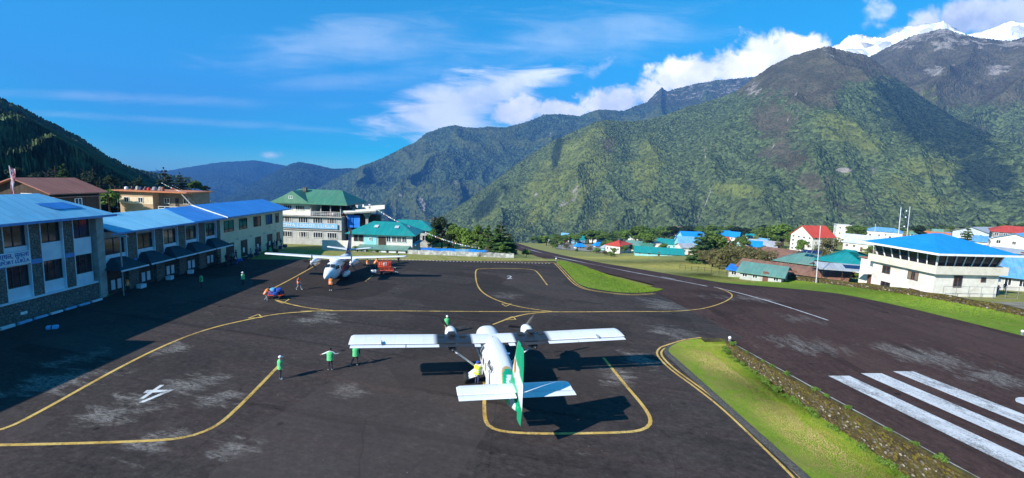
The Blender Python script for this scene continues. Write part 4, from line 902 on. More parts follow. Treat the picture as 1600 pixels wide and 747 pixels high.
o = put('lettering', text_mesh('BUDDHA LODGE, LUKLA', .95, M['frame_white'], .02), bd); o.rotation_euler = (R(90), 0, 0); o.location = (lw(-45.7), -.35, lz(2.57)); o.scale = (13.6 / max(o.dimensions.x, .1), 1, 1)
g = G()
for i in range(15):
    x = -44.1 + i * 6.6 / 14; g.tube([(lw(x), -.5, lz(4.8)), (lw(x), -.5, lz(5.75))], .025, 4)
g.obj('railing_bars', M['frame_white'], ld)
for z in (5.2, 5.5, 5.8): lbox('rail', 'frame_white', -44.2, -37.4, -.54, -.46, z - .03, z + .03)
for x in (-44.1, -41.9, -39.8, -37.6): lbox('post', 'concrete', x - .09, x + .09, -.3, -.12, 5.86 if False else 4.825, 7.75)
rf = gable_roof(15.2, 12.5, lz(7.7), 2.5, .9, M['roof_green'], hip=3.6, parent=ld); rf.location = (lw(-44.3), 5.9, 0)
g = G(); xa, xb, xm = lw(-52.2), lw(-44.3), lw(-47.9)
g.add([(xa, -.9, lz(7.62)), (xb, -.9, lz(7.62)), (xm, -.6, lz(10.1)), (xa, 5, lz(7.62)), (xb, 5, lz(7.62)), (xm, 6, lz(10.16))], [(0, 1, 2), (0, 2, 5, 3), (1, 4, 5, 2)]); g.obj('gable_roof', M['roof_green'], ld)
window(ld, lw(-48.2), -.72, lz(8.7), .9, .65, math.pi, 2)
g = G(); g.box(lw(-47.7), lw(-46.9), 4, 4.8, lz(9.8), lz(10.75)); ch = g.obj('chimney', M['stone_pier'], ld)
# terrace of the lodge
tr = thing('terrace', 'concrete roof terrace on flared pillars projecting from the lodge', 'terrace', (-33.5, 104, -.8))
g = G(); g.hexa([(-3.9, .2, 6.2), (3.6, -.2, 6.95), (3.6, 7, 6.95), (-3.9, 7, 6.2)], [(-3.9, .2, 6.45), (3.6, -.2, 7.2), (3.6, 7, 7.2), (-3.9, 7, 6.45)]); g.obj('deck', M['concrete'], tr)
g = G(); g.hexa([(-3.9, 6.9, 6.46), (3.6, 6.9, 7.21), (3.6, 7.05, 7.21), (-3.9, 7.05, 6.46)], [(-3.9, 6.9, 7.4), (3.6, 6.9, 8.1), (3.6, 7.05, 8.1), (-3.9, 7.05, 7.4)]); g.obj('parapet', M['white_plaster'], tr)
g = G(); g.hexa([(-3.9, .1, 6.46), (3.6, -.3, 7.21), (3.6, -.18, 7.21), (-3.9, .22, 6.46)], [(-3.9, .1, 6.95), (3.6, -.3, 7.75), (3.6, -.18, 7.75), (-3.9, .22, 6.95)]); g.obj('parapet', M['white_plaster'], tr)
for x, zt in ((1.1, 6.6), (-2.8, 6.2)):
    g = G(); g.hexa([(x - .25, 1.5, -1), (x + .25, 1.5, -1), (x + .25, 2, -1), (x - .25, 2, -1)], [(x - .3, 1.5, zt - 1.2), (x + .3, 1.5, zt - 1.2), (x + .3, 2, zt - 1.2), (x - .3, 2, zt - 1.2)])
    g.hexa([(x - .3, 1.5, zt - 1.197), (x + .3, 1.5, zt - 1.197), (x + .3, 2, zt - 1.197), (x - .3, 2, zt - 1.197)], [(x - 1, 1.4, zt), (x + 1, 1.4, zt + .1), (x + 1, 2.1, zt + .1), (x - 1, 2.1, zt)]); g.obj('pillar', M['concrete'], tr)
g = G(); g.box(-3.5, 2.8, 2.6, 6.5, -1, 5.9); g.obj('back_wall', M['timber_dark'], tr)
for i, x in enumerate((-3.2, -1.7)):
    g = G(); g.box(x, x + 1.35, 1.2, 1.3, 3.2, 5.9); g.obj('tarpaulin', M['tarp_blue'], tr)
# white wall and grass bank in front of the lodge
wl = thing('boundary_wall', 'plain white plastered wall in front of the lodge, its top stepping down', 'wall', (-35.4, 95, -.8))
g = G(); g.hexa([(-2.8, 0, -.8), (2.4, 0, -.8), (2.4, .3, -.8), (-2.8, .3, -.8)], [(-2.8, 0, 1.6), (2.4, 0, 1.65), (2.4, .3, 1.65), (-2.8, .3, 1.6)]); g.obj('wall_panel', M['white_plaster'], wl)
g = G(); g.box(2.403, 4.4, -.3, .0, -.8, 1.75); g.obj('wall_panel', M['white_plaster'], wl)
# teal roofed house
th = thing('house', 'white two storey house with teal hip roof and green lean-to beside the apron', 'house', (-25.7, 97, -.7))
walls(th, 12.2, 8, -1, 3.5, M['white_plaster'])
r_ = gable_roof(12.2, 8, 3.65, 1.75, .8, M['roof_teal'], hip=4.2, parent=th)
for x in (-1.9, 2.2):
    g = G(); g.hexa([(x, -2.6, 4.56), (x + .8, -2.6, 4.56), (x + .8, -1.7, 4.93), (x, -1.7, 4.93)], [(x, -2.6, 4.6), (x + .8, -2.6, 4.6), (x + .8, -1.7, 4.97), (x, -1.7, 4.97)]); g.obj('skylight', M['roof_whiteblue'], th)
for x in (-5.0, -4.0, 1.4, 2.5, 3.5, 4.5): window(th, x, -4, 2.5, .85, 1.2, math.pi, 2, 'frame_dark' if x < 0 else 'frame_white')
g = G(); g.box(-3.4, -.9, -4.12, -4.0, .9, 3.3); pn = g.obj('shutter_panel', M['turquoise_wall'], th)
window(th, -2.1, -4.13, 2.4, .55, .6, math.pi, 2)
g = G(); g.box(-.6, .9, -4.08, -4, .7, 2.9); g.obj('veranda_opening', M['timber_dark'], th)
for y in (-2.6, -.4, 1.8): window(th, 6.1, y, 2.4, 1.6, 1.3, -math.pi / 2, 3, 'frame_dark')
g = G(); g.box(6.1, 6.7, -3.6, 3.6, 1.3, 1.5); g.obj('side_balcony', M['sky_panel'], th)
lt = G(); lt.hexa([(-4.2, -6.9, .75), (5.7, -6.9, .75), (5.7, -4.05, 1.2), (-4.2, -4.05, 1.2)], [(-4.2, -6.9, .85), (5.7, -6.9, .85), (5.7, -4.05, 1.3), (-4.2, -4.05, 1.3)]); lt.obj('lean_to_roof', M['roof_seagreen'], th)
for x in (-3.9, -2.0, .0, 1.9, 3.8, 5.5):
    g = G(); g.box(x - .07, x + .07, -6.7, -6.56, -.9, .78); g.obj('post', M['timber_dark'], th)
for x in (-3.0, -1.0, .95, 2.85, 4.65):
    g = G(); g.box(x - .7, x + .7, -6.62, -6.55, .2, .68); g.obj('pelmet', M['white_cloth'], th)
h2 = house('house', 'second teal roof house half hidden behind the white teal roofed one', 'house', (-24.2, 111, -2.0), 0, 12, 8, 4.3, 'hip', 1.6, 'grey_plaster', 'roof_teal', 1, (4, 2))
for i, x in enumerate((-18.5, -17.2)):
    tk = thing('water_tank', ('left' if not i else 'right') + ' one of two black water tanks on a frame behind the teal roofs', 'tank', (x, 112, 3.6))
    g = G(); g.loft([[(r * math.cos(a * math.pi / 6), r * math.sin(a * math.pi / 6), z) for a in range(12)] for r, z in ((.5, 0), (.52, .1), (.52, 1.0), (.4, 1.25), (.15, 1.32))]); g.obj('tank_body', M['black_paint'], tk, True)
    g = G()
    for q in ((-.4, -.4), (.4, -.4), (.4, .4), (-.4, .4)): g.tube([(q[0], q[1], -4), (q[0], q[1], 0)], .05, 5)
    g.obj('stand', M['metal_grey'], tk)
# blue sheet fence
fb = thing('sheet_fence', 'bright blue corrugated sheet fence between the teal house and the conifers', 'fence', (-10.6, 89.2, -.5))
for i in range(10):
    x = -6.6 + i * 1.3; g = G(); dk = i < 3
    g.box(x, x + 1.28, -.04 - .02 * (i % 2), .02, -.8, 1.42 + .06 * math.sin(i * 2.1)); o = g.obj('fence_panel', M['tarp_blue'] if dk else M['roof_skyblue'] if i in (5, 6) else M['roof_bright_blue'], fb)
# white rubble wall at the apron edge
ww = thing('boundary_wall', 'low whitewashed mossy stone wall along the far edge of the apron', 'wall', (-9, 87.0, 0))
M['white_wash'] = pm('white_wash', (.34, .34, .31), (.6, .6, .56), 1.4, .95, .6, 6, dirt=((.06, .06, .045), .95), detail=9, lo=.42, hi=.6)
r = random.Random(4)
for i in range(24):
    x0 = -10.2 + i * .82; g = G(); zt = .72 + r.uniform(-.05, .08)
    g.hexa([(x0, 0, -1), (x0 + .81, 0, -1), (x0 + .81, .45, -1), (x0, .45, -1)], [(x0, .04, zt), (x0 + .81, .04, zt + r.uniform(-.04, .04)), (x0 + .81, .4, zt), (x0, .4, zt)]); g.obj('wall_section', M['white_wash'], ww)
# ---------------------------------------------------------------- buildings behind the terminals
bh = thing('house', 'brown timber house with wide red-brown gable roof behind the terminal', 'house', (-65, 66.3, 3), R(90))
walls(bh, 7.6, 8.2, -1, 7.45, M['timber_dark'], 1.5)
g = gable_roof(7.6, 8.2, 7.5, 1.6, .8, M['roof_redbrown'], parent=bh, ohx=.7)
g = G(); g.box(-3.9, 3.9, -4.9, -4.1, 6.75, 6.86); g.obj('lower_eave', M['roof_rust'], bh)
window(bh, .3, -4.1, 6.0, 1.1, 1.1, math.pi, 2); window(bh, -3.8, -1.2, 6.8, 1.5, .9, math.pi / 2, 2)
for x in (3.72,): 
    g = G(); g.box(x - .08, x + .08, -4.22, -4.1, 0, 7.1); g.obj('corner_post', M['tan_cloth'], bh)
g = G(); g.add([(-12, -6.2, 7.6), (-5.2, -6.2, 7.6), (-8.6, -6.2, 9.3)], [(0, 1, 2)]);
ex = house('house', 'dark timber gable house at the frame edge beside the red-brown roof', 'house', (-75.5, 63.5, 3), R(90), 7, 8, 7.4, 'gable', 1.6, 'timber_dark', 'roof_redbrown', 2, (2, 3), frame='frame_dark')
ch_ = thing('house', 'cream and tan two-tone house with thin orange-red roof and tanks on top', 'house', (-71.6, 98.5, 5.2))
walls(ch_, 6.6, 7, -2.5, 3.9, M['tan_plaster'] if 'tan_plaster' in M else M.setdefault('tan_plaster', pm('tan_plaster', (.42, .29, .17), (.5, .35, .22), 1, .9)))
ch_.location.x = -75.2
g = G(); g.box(-3.33, 3.33, -3.54, -3.5, 1.5, 2.9); g.obj('paint_band', M['cream_plaster'], ch_)
for x in (-1.9, .9): window(ch_, x, -3.55, 2.3, .95, 1.05, math.pi, 2)
g = G(); g.box(-4.3, 10.6, -4.3, 4.3, 3.95, 4.2); g.obj('roof', M['roof_orange'], ch_)
g = G(); g.box(3.305, 10.2, -1.8, 3.5, -2.5, 3.94); g.obj('side_wall', M['cream_dark'] if 'cream_dark' in M else M.setdefault('cream_dark', pm('cream_dark', (.2, .17, .13), (.27, .23, .18), 1, .9)), ch_)
for x in (4.9, 8.8): window(ch_, x, -1.8, 2.2, 1.1, 1.1, math.pi, 2)
g = G(); g.box(6.6, 7.3, -1.86, -1.8, .6, 2.8); g.obj('door', M['door_dark'], ch_)
g = G()
for z in (.4, .8, 1.2): g.box(4.6, 9.8, -3.9, -3.84, z - .04, z + .04)
for x in (4.6, 5.9, 7.2, 8.5, 9.8): g.box(x - .04, x + .04, -3.9, -3.84, -.6, 1.2)
g.obj('railing', M['frame_white'], ch_)
g = G(); g.box(4.4, 10, -4, -1.85, -.8, -.6); g.obj('balcony_slab', M['concrete'], ch_)
def stair(label, loc, rz, n, rise, run, wd, m='concrete'):
    s_ = thing('stair', label, 'stairs', loc, rz); g = G()
    for q in (-wd / 2, wd / 2 - .08): g.hexa([(q, 0, -.2), (q + .08, 0, -.2), (q + .08, n * run, n * rise - .2), (q, n * run, n * rise - .2)], [(q, 0, .1), (q + .08, 0, .1), (q + .08, n * run, n * rise + .1), (q, n * run, n * rise + .1)])
    g.obj('stringer', M[m], s_)
    for i in range(n):
        g = G(); g.box(-wd / 2 + .09, wd / 2 - .09, i * run, i * run + run * .9, i * rise, i * rise + .05); g.obj('tread', M[m], s_)
    return s_
stair('pale steel stair climbing to the orange-red roof of the cream house', (-62.2, 95.0, 5.2), R(90), 12, .33, .3, 1.2)
stair('short pale stair beside the railed balcony of the cream house', (-69.4, 94.6, 3.6), R(90), 7, .26, .3, 1.0)
rc = random.Random(9)
for i in range(9):
    x = -78 + i * .95; m = [M['white_cloth'], M['black_paint'], M['grey_plaster'], M['navy_cloth'], M['black_paint'], M['red_cloth'], M['grey_cloth'], M['grey_cloth'], M['brick_red']][i]
    nm = ['white', 'black', 'pale grey', 'navy', 'small black', 'red', 'tall grey', 'plain grey', 'small brick red'][i]
    b_ = thing('drum', nm + ' drum in the row of tanks on the orange-red roof', 'drum', (x, 96.2 + rc.uniform(-.5, .5), 9.42))
    g = G(); rr0 = rc.uniform(.26, .4); hh = rc.uniform(.5, .85); g.loft([[(q * math.cos(a * math.pi / 5), q * math.sin(a * math.pi / 5), z) for a in range(10)] for q, z in ((rr0, 0), (rr0 * 1.05, .1), (rr0 * 1.05, hh * .8), (rr0 * .7, hh), (.1, hh + .04))]); g.obj('drum_body', m, b_, True)
fp = thing('flag_pole', 'thin pole with a limp red and white flag above the blue roof', 'flag', (-54.4, 52, 8))
g = G(); g.tube([(0, 0, 0), (-.12, 0, 2.5), (-.35, 0, 5.9)], .04, 6); g.obj('pole', M['pole_white'], fp)
g = G(); F = [[(-.34 + .55 * u * (1 - .45 * v) + .1 * math.sin(v * 7), .12 * math.sin(u * 9 + v * 3), 5.75 - 2.9 * v - .2 * u) for u in (0, .25, .5, .75, 1)] for v in (0, .2, .4, .6, .8, 1)]
g.add([p for q in F for p in q], [(i * 5 + j, i * 5 + j + 1, i * 5 + j + 6, i * 5 + j + 5) for i in range(5) for j in range(4)], 0); g.obj('flag_cloth', pm('flag_cloth', (.55, .05, .07), (.75, .6, .6), .9, .8, lo=.45, hi=.6), fp)

# ---------------------------------------------------------------- control tower
T0 = np.array([67.9, 75.3]); tw = thing('control_tower', 'white control tower building with glazed sloping cab and bright blue hip roof', 'building', (67.9, 75.3, -1.7), R(5.2))
Wt, Dt = 11.3, 11.8        # local +X to the right face end, +Y away along the left face
def tb(name, m, x0, x1, y0, y1, z0, z1): g = G(); g.box(x0, x1, y0, y1, z0, z1); return g.obj(name, M[m], tw)
tb('wall', 'white_plaster', 0, Wt, 0, Dt, -2.2, 3.7)
tb('annex_wall', 'white_plaster', 1.2, 8, Dt + .003, Dt + 4.2, -2.5, 3.7)
tb('annex_roof', 'roof_redbrown', .9, 8.3, Dt + .1, Dt + 4.5, 3.703, 3.85)
tb('balcony_band', 'cream_paint' if 'cream_paint' in M else 'white_plaster', -.7, Wt + .7, -.7, Dt + .6, 3.703, 4.2)
for a in ((-.7, -.55, -.7, Dt + .6), (-.549, Wt + .7, -.7, -.55), (Wt + .55, Wt + .7, -.549, Dt + .6)): tb('parapet', 'cream_paint', a[0], a[1], a[2], a[3], 4.203, 5.02) if 'cream_paint' in M else tb('parapet', 'white_plaster', a[0], a[1], a[2], a[3], 4.203, 5.02)
cb = G(); ins, out = .35, -.55
def cabring(i, z): return [(i, i, z), (Wt - i, i, z), (Wt - i, Dt - i, z), (i, Dt - i, z)]
cb.hexa(cabring(.5, 4.21), cabring(-.1, 6.85)); cb.obj('cab_glass', M['dark_glass'], tw)
for k in range(8):
    q = k / 7
    for (bx_, by_, tx_, ty_) in ((.42, .45 + (Dt - .9) * q, -.22, -.15 + (Dt + .3) * q), (.45 + (Wt - .9) * q, .42, -.15 + (Wt + .3) * q, -.22)):
        g = G(); g.tube([(bx_, by_, 4.3), (tx_, ty_, 6.85)], .11, 4); g.obj('mullion', M['white_fascia'], tw)
tb('cab_head_beam', 'timber_dark', -.4, Wt + .4, -.4, Dt + .4, 6.85, 7.0)
ro = gable_roof(Wt, Dt, 7.55, 2.0, 1.7, M['roof_bright_blue'], hip=6.6, parent=tw, th=.12); ro.location = (Wt / 2, Dt / 2, 0)
e = 7.55 - 2.0 * 1.7 / (Dt / 2)
for a in ((-1.78, Wt + 1.78, -1.78, -1.7), (-1.78, -1.7, -1.699, Dt + 1.7), (Wt + 1.7, Wt + 1.78, -1.699, Dt + 1.7)): tb('fascia', 'white_fascia', a[0], a[1], a[2], a[3], e - .12, e + .2)
tb('soffit', 'timber_dark', -1.69, Wt + 1.69, -1.69, Dt + 1.69, e - .1, e - .05)
for y, z, wd, ht in ((8.9, 2.6, 1.6, 1.35), (3.7, 2.6, 1.9, 1.4), (8.7, -.1, 1.9, 1.05), (3.1, -.1, 1.9, 1.0)): window(tw, 0, y, z, wd, ht, math.pi / 2, 2, 'frame_brown')
window(tw, 4.1, 0, 2.5, 1.5, 1.9, math.pi, 2, 'frame_brown'); window(tw, 8.6, 0, 2.85, .9, .75, math.pi, 1, 'frame_brown')
tb('door_canopy', 'white_fascia', -1.0, 1.15, Dt + .8, Dt + 2.6, 1.0, 1.08)
sign_b = tb('door', 'frame_brown', 1.1, 1.2, Dt + 1.2, Dt + 2.1, -1.6, .8)
# railing in front of the tower
rg2 = thing('railing', 'thin grey metal railing along the foot of the control tower', 'railing', (68.3, 73.9, -1.7), R(5.2))
for i in range(7):
    x = i * 2.2; g = G(); g.tube([(x, 0, -.4), (x, 0, 2.0)], .035, 5); g.obj('post', M['metal_grey'], rg2)
for z in (.15, 1.95): g = G(); g.tube([(0, 0, z), (13.2, 0, z)], .03, 5); g.obj('rail', M['metal_grey'], rg2)
for i, (px, py, top, rad, lab) in enumerate(((1406, 376, 324, .09, 'white mast with dish fittings behind the control tower roof'), (1419, 374, 323, .07, 'slim pale mast leaning slightly beside the taller dish mast'), (1275, 443, 353, .08, 'tall white pole by the metal canopy near the runway edge'), (1366, 405, 350, .05, 'thin grey pole left of the control tower cab'))):
    base = hit(px, py) if i in (2,) else atY(px, py, 96 if i < 2 else 93); tp = atY(px + (3 if i == 1 else 7 if i == 2 else 2), top, base[1])
    gz_ = float(H(base[0], base[1])); a_ = thing('mast', lab, 'mast', (base[0], base[1], gz_))
    g = G(); g.tube([(0, 0, -.3), (tp[0] - base[0], 0, tp[2] - gz_)], [rad, rad * .7], 7); g.obj('pole', M['pole_white'], a_)
    if i == 0:
        for q in (.5, .62, .7): g = G(); zz = q * (tp[2] - gz_) + 4; g.ell((.5, 0, min(zz, tp[2] - gz_ - .4)), (.16, .1, .16), 8, 6); g.obj('dish', M['frame_white'], a_, True)
# ---------------------------------------------------------------- the town right of the runway
def depth(P): return float(RM[2] @ (np.asarray(P) - CAM))
def town(label, x0, x1, ybase, yeave, roof, ytop, rmat, wall='white_plaster', dp=None, rz=0.0, floors=1, nwin=(3, 2), name='house', cat='house', oh=.7, hipf=.9, **kw):
    xm = (x0 + x1) / 2; P = hit(xm, ybase); D = depth(P); k = D / FOC
    wd = (x1 - x0) * k / max(math.cos(rz), .5); ht = max(1.5, (ybase - yeave) * k); dp = dp or wd * .7; rise = max(.45, (yeave - ytop) * k - dp * .5 * max(0, CAMH - P[2] - ht) / D)
    d = ray(xm, ybase); hd = np.array([d[0], d[1]]) / math.hypot(d[0], d[1]); az = math.atan2(d[0], d[1])
    c = P[:2] + hd * dp * .5
    z = min(float(H(c[0], c[1])), P[2]); 
    return house(name, label, cat, (c[0], c[1], P[2]), -az + rz, wd, dp, ht, roof, rise, wall, rmat, floors, nwin, oh, hipf=hipf, below=4, **kw)
# (label, left px, right px, base, eave, roof kind, roof top, roof, wall ...)
town('large white four storey lodge with bright red gable roof among the trees', 1252, 1281, 395, 369, 'gable', 352, 'roof_red', 'white_plaster', 13, R(48), 4, (3, 4))
town('white flat roofed block rising behind the red roofed lodge', 1304, 1322, 378, 352, 'flat', 350, 'white_plaster', 'white_plaster', 10, .2, 3, (2, 2), name='apartment_building', cat='building')
town('long white building under a pale blue metal roof, next past the red lodge', 1324, 1372, 393, 380, 'gable', 367, 'roof_whiteblue', 'white_plaster', 10, R(-8), 1, (5, 2))
town('distant broad blue hip roof house left of the dish mast', 1357, 1402, 376, 362, 'hip', 355, 'roof_skyblue', 'white_plaster', 22, 0, 1, (4, 2), hipf=.5)
town('small white terraced building under the distant blue hip roof', 1384, 1402, 382, 368, 'flat', 366, 'white_plaster', 'white_plaster', 9, .1, 2, (2, 2))
town('low orange roofed house beyond the control tower roof', 1444, 1476, 378, 370, 'gable', 362, 'roof_orange', 'brick_red', 12, 0, 1, (2, 2))
town('grey-blue gable house beyond the conifer by the tower', 1517, 1541, 385, 364, 'gable', 354, 'roof_grey', 'roof_whiteblue', 16, R(64), 2, (2, 2))
town('white house with blue lean-to roof under the grey-blue gable', 1523, 1541, 389, 378, 'shed', 369, 'roof_skyblue', 'white_plaster', 8, 0, 1, (2, 2))
town('small green roofed house between grey gable and big red roof', 1541, 1556, 388, 380, 'gable', 372, 'roof_seagreen', 'brick_red', 9, 0, 1, (2, 2))
town('big stone house with red hip roof at the frame edge', 1556, 1625, 394, 364, 'hip', 353, 'roof_red', 'rubble', 22, R(4), 3, (7, 3), hipf=.4)
town('white gable front under a blue roof below the red hip roof', 1572, 1612, 396, 375, 'gable', 363, 'roof_skyblue', 'white_plaster', 13, R(80), 2, (2, 3))
town('blue roofed wing left of the big red roofed house', 1556, 1574, 390, 368, 'gable', 358, 'tarp_blue', 'rubble', 12, 0, 2, (2, 2))
town('grey low roofed shed below the stone red-roofed house', 1562, 1615, 402, 398, 'gable', 391, 'roof_grey', 'grey_plaster', 10, R(-20), 1, (2, 1))
bhall = town('broad bright blue roofed hall with white wall right of the tower', 1545, 1640, 455, 432, 'gable', 397, 'roof_skyblue', 'grey_plaster', 17, R(8), 1, (6, 3), name='hall', cat='building', oh=1.0)
town('small white block with pale roof between tower and blue hall', 1538, 1551, 461, 438, 'flat', 436, 'white_fascia', 'white_plaster', 4, R(5), 1, (1, 1))
gsol = town('sea-green hip roof brick house carrying solar panels', 1226, 1290, 424, 412, 'hip', 393, 'roof_seagreen', 'brick_red', 17, R(-12), 1, (6, 2), hipf=.7)
g = G()
gs2 = town('dark green roofed brick house left of the control tower', 1292, 1356, 427, 411, 'hip', 388, 'roof_teal', 'brick_red', 17, R(-14), 1, (4, 2), hipf=.9)
town('large rusty brown roofed shed behind the brown bushes', 1196, 1240, 412, 402, 'gable', 387, 'roof_rust', 'white_plaster', 20, R(-16), 1, (4, 2))
town('white walled hut with rusty lean-to roof', 1194, 1220, 421, 413, 'shed', 407, 'roof_rust', 'white_plaster', 7, R(-12), 1, (3, 1))
lg = town('long low shed with patched green and rust roof beside the runway verge', 1166, 1310, 437, 430, 'gable', 416, 'roof_patched' if False else 'roof_rust', 'grey_plaster', 11, R(-9), 1, (10, 2), name='shed', cat='shed')
town('low green metal roof on the near end of the long rusty shed', 1164, 1222, 440, 435, 'gable', 418, 'roof_seagreen', 'grey_plaster', 10, R(-8), 1, (4, 1), name='shed', cat='shed')
town('small hut covered by a bright blue tarpaulin roof', 1142, 1172, 434, 431, 'shed', 425, 'tarp_blue', 'grey_plaster', 5, R(-8), 1, (2, 1), name='shed', cat='shed')
town('house with faded blue and grey sheet roof behind the brown bushes', 1173, 1214, 390, 386, 'gable', 375, 'roof_grey', 'brick_red', 14, R(-14), 1, (3, 2))
town('small house with vivid blue roof beside the grey sheet roof', 1172, 1188, 391, 385, 'gable', 376, 'roof_bright_blue', 'brick_red', 10, 0, 1, (2, 1))
town('deep blue roof showing through the treetops, leftmost of three', 1110, 1122, 376, 368, 'gable', 359, 'roof_bright_blue', 'white_plaster', 12, 0, 1, (2, 1))
town('deep blue roof showing through the treetops, middle of three', 1122, 1138, 376, 368, 'gable', 360, 'roof_bright_blue', 'white_plaster', 12, .2, 1, (2, 1))
town('deep blue roof showing through the treetops, rightmost of three', 1141, 1154, 378, 370, 'gable', 362, 'roof_bright_blue', 'white_plaster', 12, -.1, 1, (2, 1))
town('long house with bright blue two-tier roof beside the green conifers', 1062, 1094, 389, 379, 'gable', 361, 'roof_bright_blue', 'turquoise_wall', 22, R(22), 1, (4, 2))
town('paler blue lower roof in front of the two-tier blue roof', 1058, 1084, 390, 382, 'gable', 369, 'roof_skyblue', 'turquoise_wall', 14, R(16), 1, (3, 2))
town('white house with grey-blue roof in front of the blue roofs', 1060, 1082, 398, 387, 'gable', 380, 'roof_grey', 'white_plaster', 11, R(18), 1, (3, 2))
town('turquoise walled house with teal roof in the valley town', 1028, 1058, 389, 381, 'gable', 373, 'roof_teal', 'turquoise_wall', 14, R(-6), 1, (4, 2))
town('white annex beside the turquoise walled house', 1018, 1032, 390, 381, 'flat', 378, 'grey_plaster', 'white_plaster', 9, 0, 1, (2, 1))
town('long low teal sheet roof bordering the dry grass field', 992, 1064, 400, 397, 'gable', 388, 'roof_teal', 'turquoise_wall', 9, R(5), 1, (5, 1), name='shed', cat='shed')
town('low house with vivid red-orange roof and white wall', 955, 977, 396, 384, 'hip', 375, 'roof_red', 'white_plaster', 16, R(-24), 1, (4, 2), hipf=.7)
town('grey-green roofed house joined to the red-orange roofed one', 980, 1002, 392, 385, 'gable', 376, 'roof_seagreen', 'white_plaster', 15, R(-16), 1, (3, 2))
town('small dark green roofed house right of the grey-green one', 1000, 1018, 392, 387, 'gable', 380, 'roof_green', 'white_plaster', 11, 0, 1, (2, 1))
town('sky blue walled house with a low teal roof, far end of town', 891, 912, 381, 374, 'gable', 368, 'roof_teal', 'sky_panel', 14, .1, 1, (4, 2))
town('pale turquoise roof behind the sky blue walled house', 877, 890, 374, 370, 'gable', 364, 'roof_skyblue', 'white_plaster', 12, -.2, 1, (2, 1))
town('white hut with grey roof at the far left of the town', 857, 868, 379, 376, 'gable', 372, 'roof_grey', 'white_plaster', 8, .3, 1, (2, 1))
town('white hut with dark roof beside the far left hut', 868, 876, 378, 374, 'gable', 369, 'roof_teal', 'white_plaster', 8, -.3, 1, (2, 1))
town('white house with dark green roof right of the sky blue house', 920, 940, 379, 372, 'gable', 367, 'roof_green', 'white_plaster', 13, 0, 1, (4, 2))
town('white house with grey roof right of the dark green roof', 934, 952, 381, 377, 'gable', 370, 'roof_grey', 'white_plaster', 13, .2, 1, (3, 2))
town('long white roofed low building across the far yellow field', 1028, 1056, 366, 363, 'gable', 359, 'roof_whiteblue', 'white_plaster', 14, -.1, 1, (5, 1))
town('pinkish white house beyond the far yellow field', 1052, 1066, 362, 358, 'gable', 354, 'roof_rust', 'white_plaster', 14, .2, 1, (3, 1))
# solar panels on the sea-green roof
sol = gsol
for i in range(4):
    g = G(); x = -.2 + i * 1.15; g.hexa([(x, -5.2, 3.65), (x + 1.05, -5.2, 3.65), (x + 1.05, -3.6, 4.35), (x, -3.6, 4.35)], [(x, -5.2, 3.72), (x + 1.05, -5.2, 3.72), (x + 1.05, -3.6, 4.42), (x, -3.6, 4.42)])
    so = g.obj('solar_panel', M['solar'], sol); so.location = (0, 0, 1.1)
# open metal canopy with posts and a solar panel
P = hit(1330, 443); cn = thing('canopy', 'open shelter with grey metal roof and solar panel left of the tower', 'shelter', (P[0] + 1, P[1] + 3, P[2]), R(-16))
gable_roof(11.5, 6.0, 2.6, .8, .5, M['roof_grey'], parent=cn)
for x in (-5.4, -1.8, 1.8, 5.4):
    for y in (-2.9, 2.9): g = G(); g.tube([(x, y, -1), (x, y, 2.55)], .07, 5); g.obj('post', M['timber_dark'], cn)
g = G(); g.hexa([(-1.2, -2.4, 2.87), (3.4, -2.4, 2.87), (3.4, -.6, 3.35), (-1.2, -.6, 3.35)], [(-1.2, -2.4, 2.93), (3.4, -2.4, 2.93), (3.4, -.6, 3.41), (-1.2, -.6, 3.41)]); g.obj('solar_panel', M['solar'], cn)
# boundary wall of stones along the right-hand verge, and the retaining wall on the near side of the runway
def stone_mesh(sd):
    r = random.Random(sd); bm = bmesh.new(); bmesh.ops.create_icosphere(bm, subdivisions=1, radius=.5)
    for v in bm.verts: v.co *= r.uniform(.78, 1.12); v.co.z *= .8
    me = bpy.data.meshes.new('stone'); bm.to_mesh(me); bm.free(); return me
M['mossy_core'] = pm('mossy_core', (.04, .03, .012), (.085, .07, .02), 1.6, 1, .8, 9, dirt=((.1, .1, .015), .8), detail=8)
stmats = [pm('stone_grey', (.09, .08, .06), (.19, .165, .12), 5, .95, .4, 12), pm('stone_brown', (.075, .05, .022), (.15, .105, .045), 5, .95, .4, 12), pm('stone_moss', (.08, .06, .015), (.17, .14, .02), 4, 1, .5, 12), pm('stone_pale', (.22, .2, .16), (.4, .37, .31), 5, .95, .3, 12), pm('stone_dark', (.05, .04, .025), (.1, .08, .04), 5, .95, .4, 12)]
stones = []
for i in range(15):
    me = stone_mesh(i); me.materials.append(stmats[(0, 1, 2, 3, 4, 1, 2, 1, 4, 4, 2, 1, 2, 4, 1)[i]]); stones.append(me)
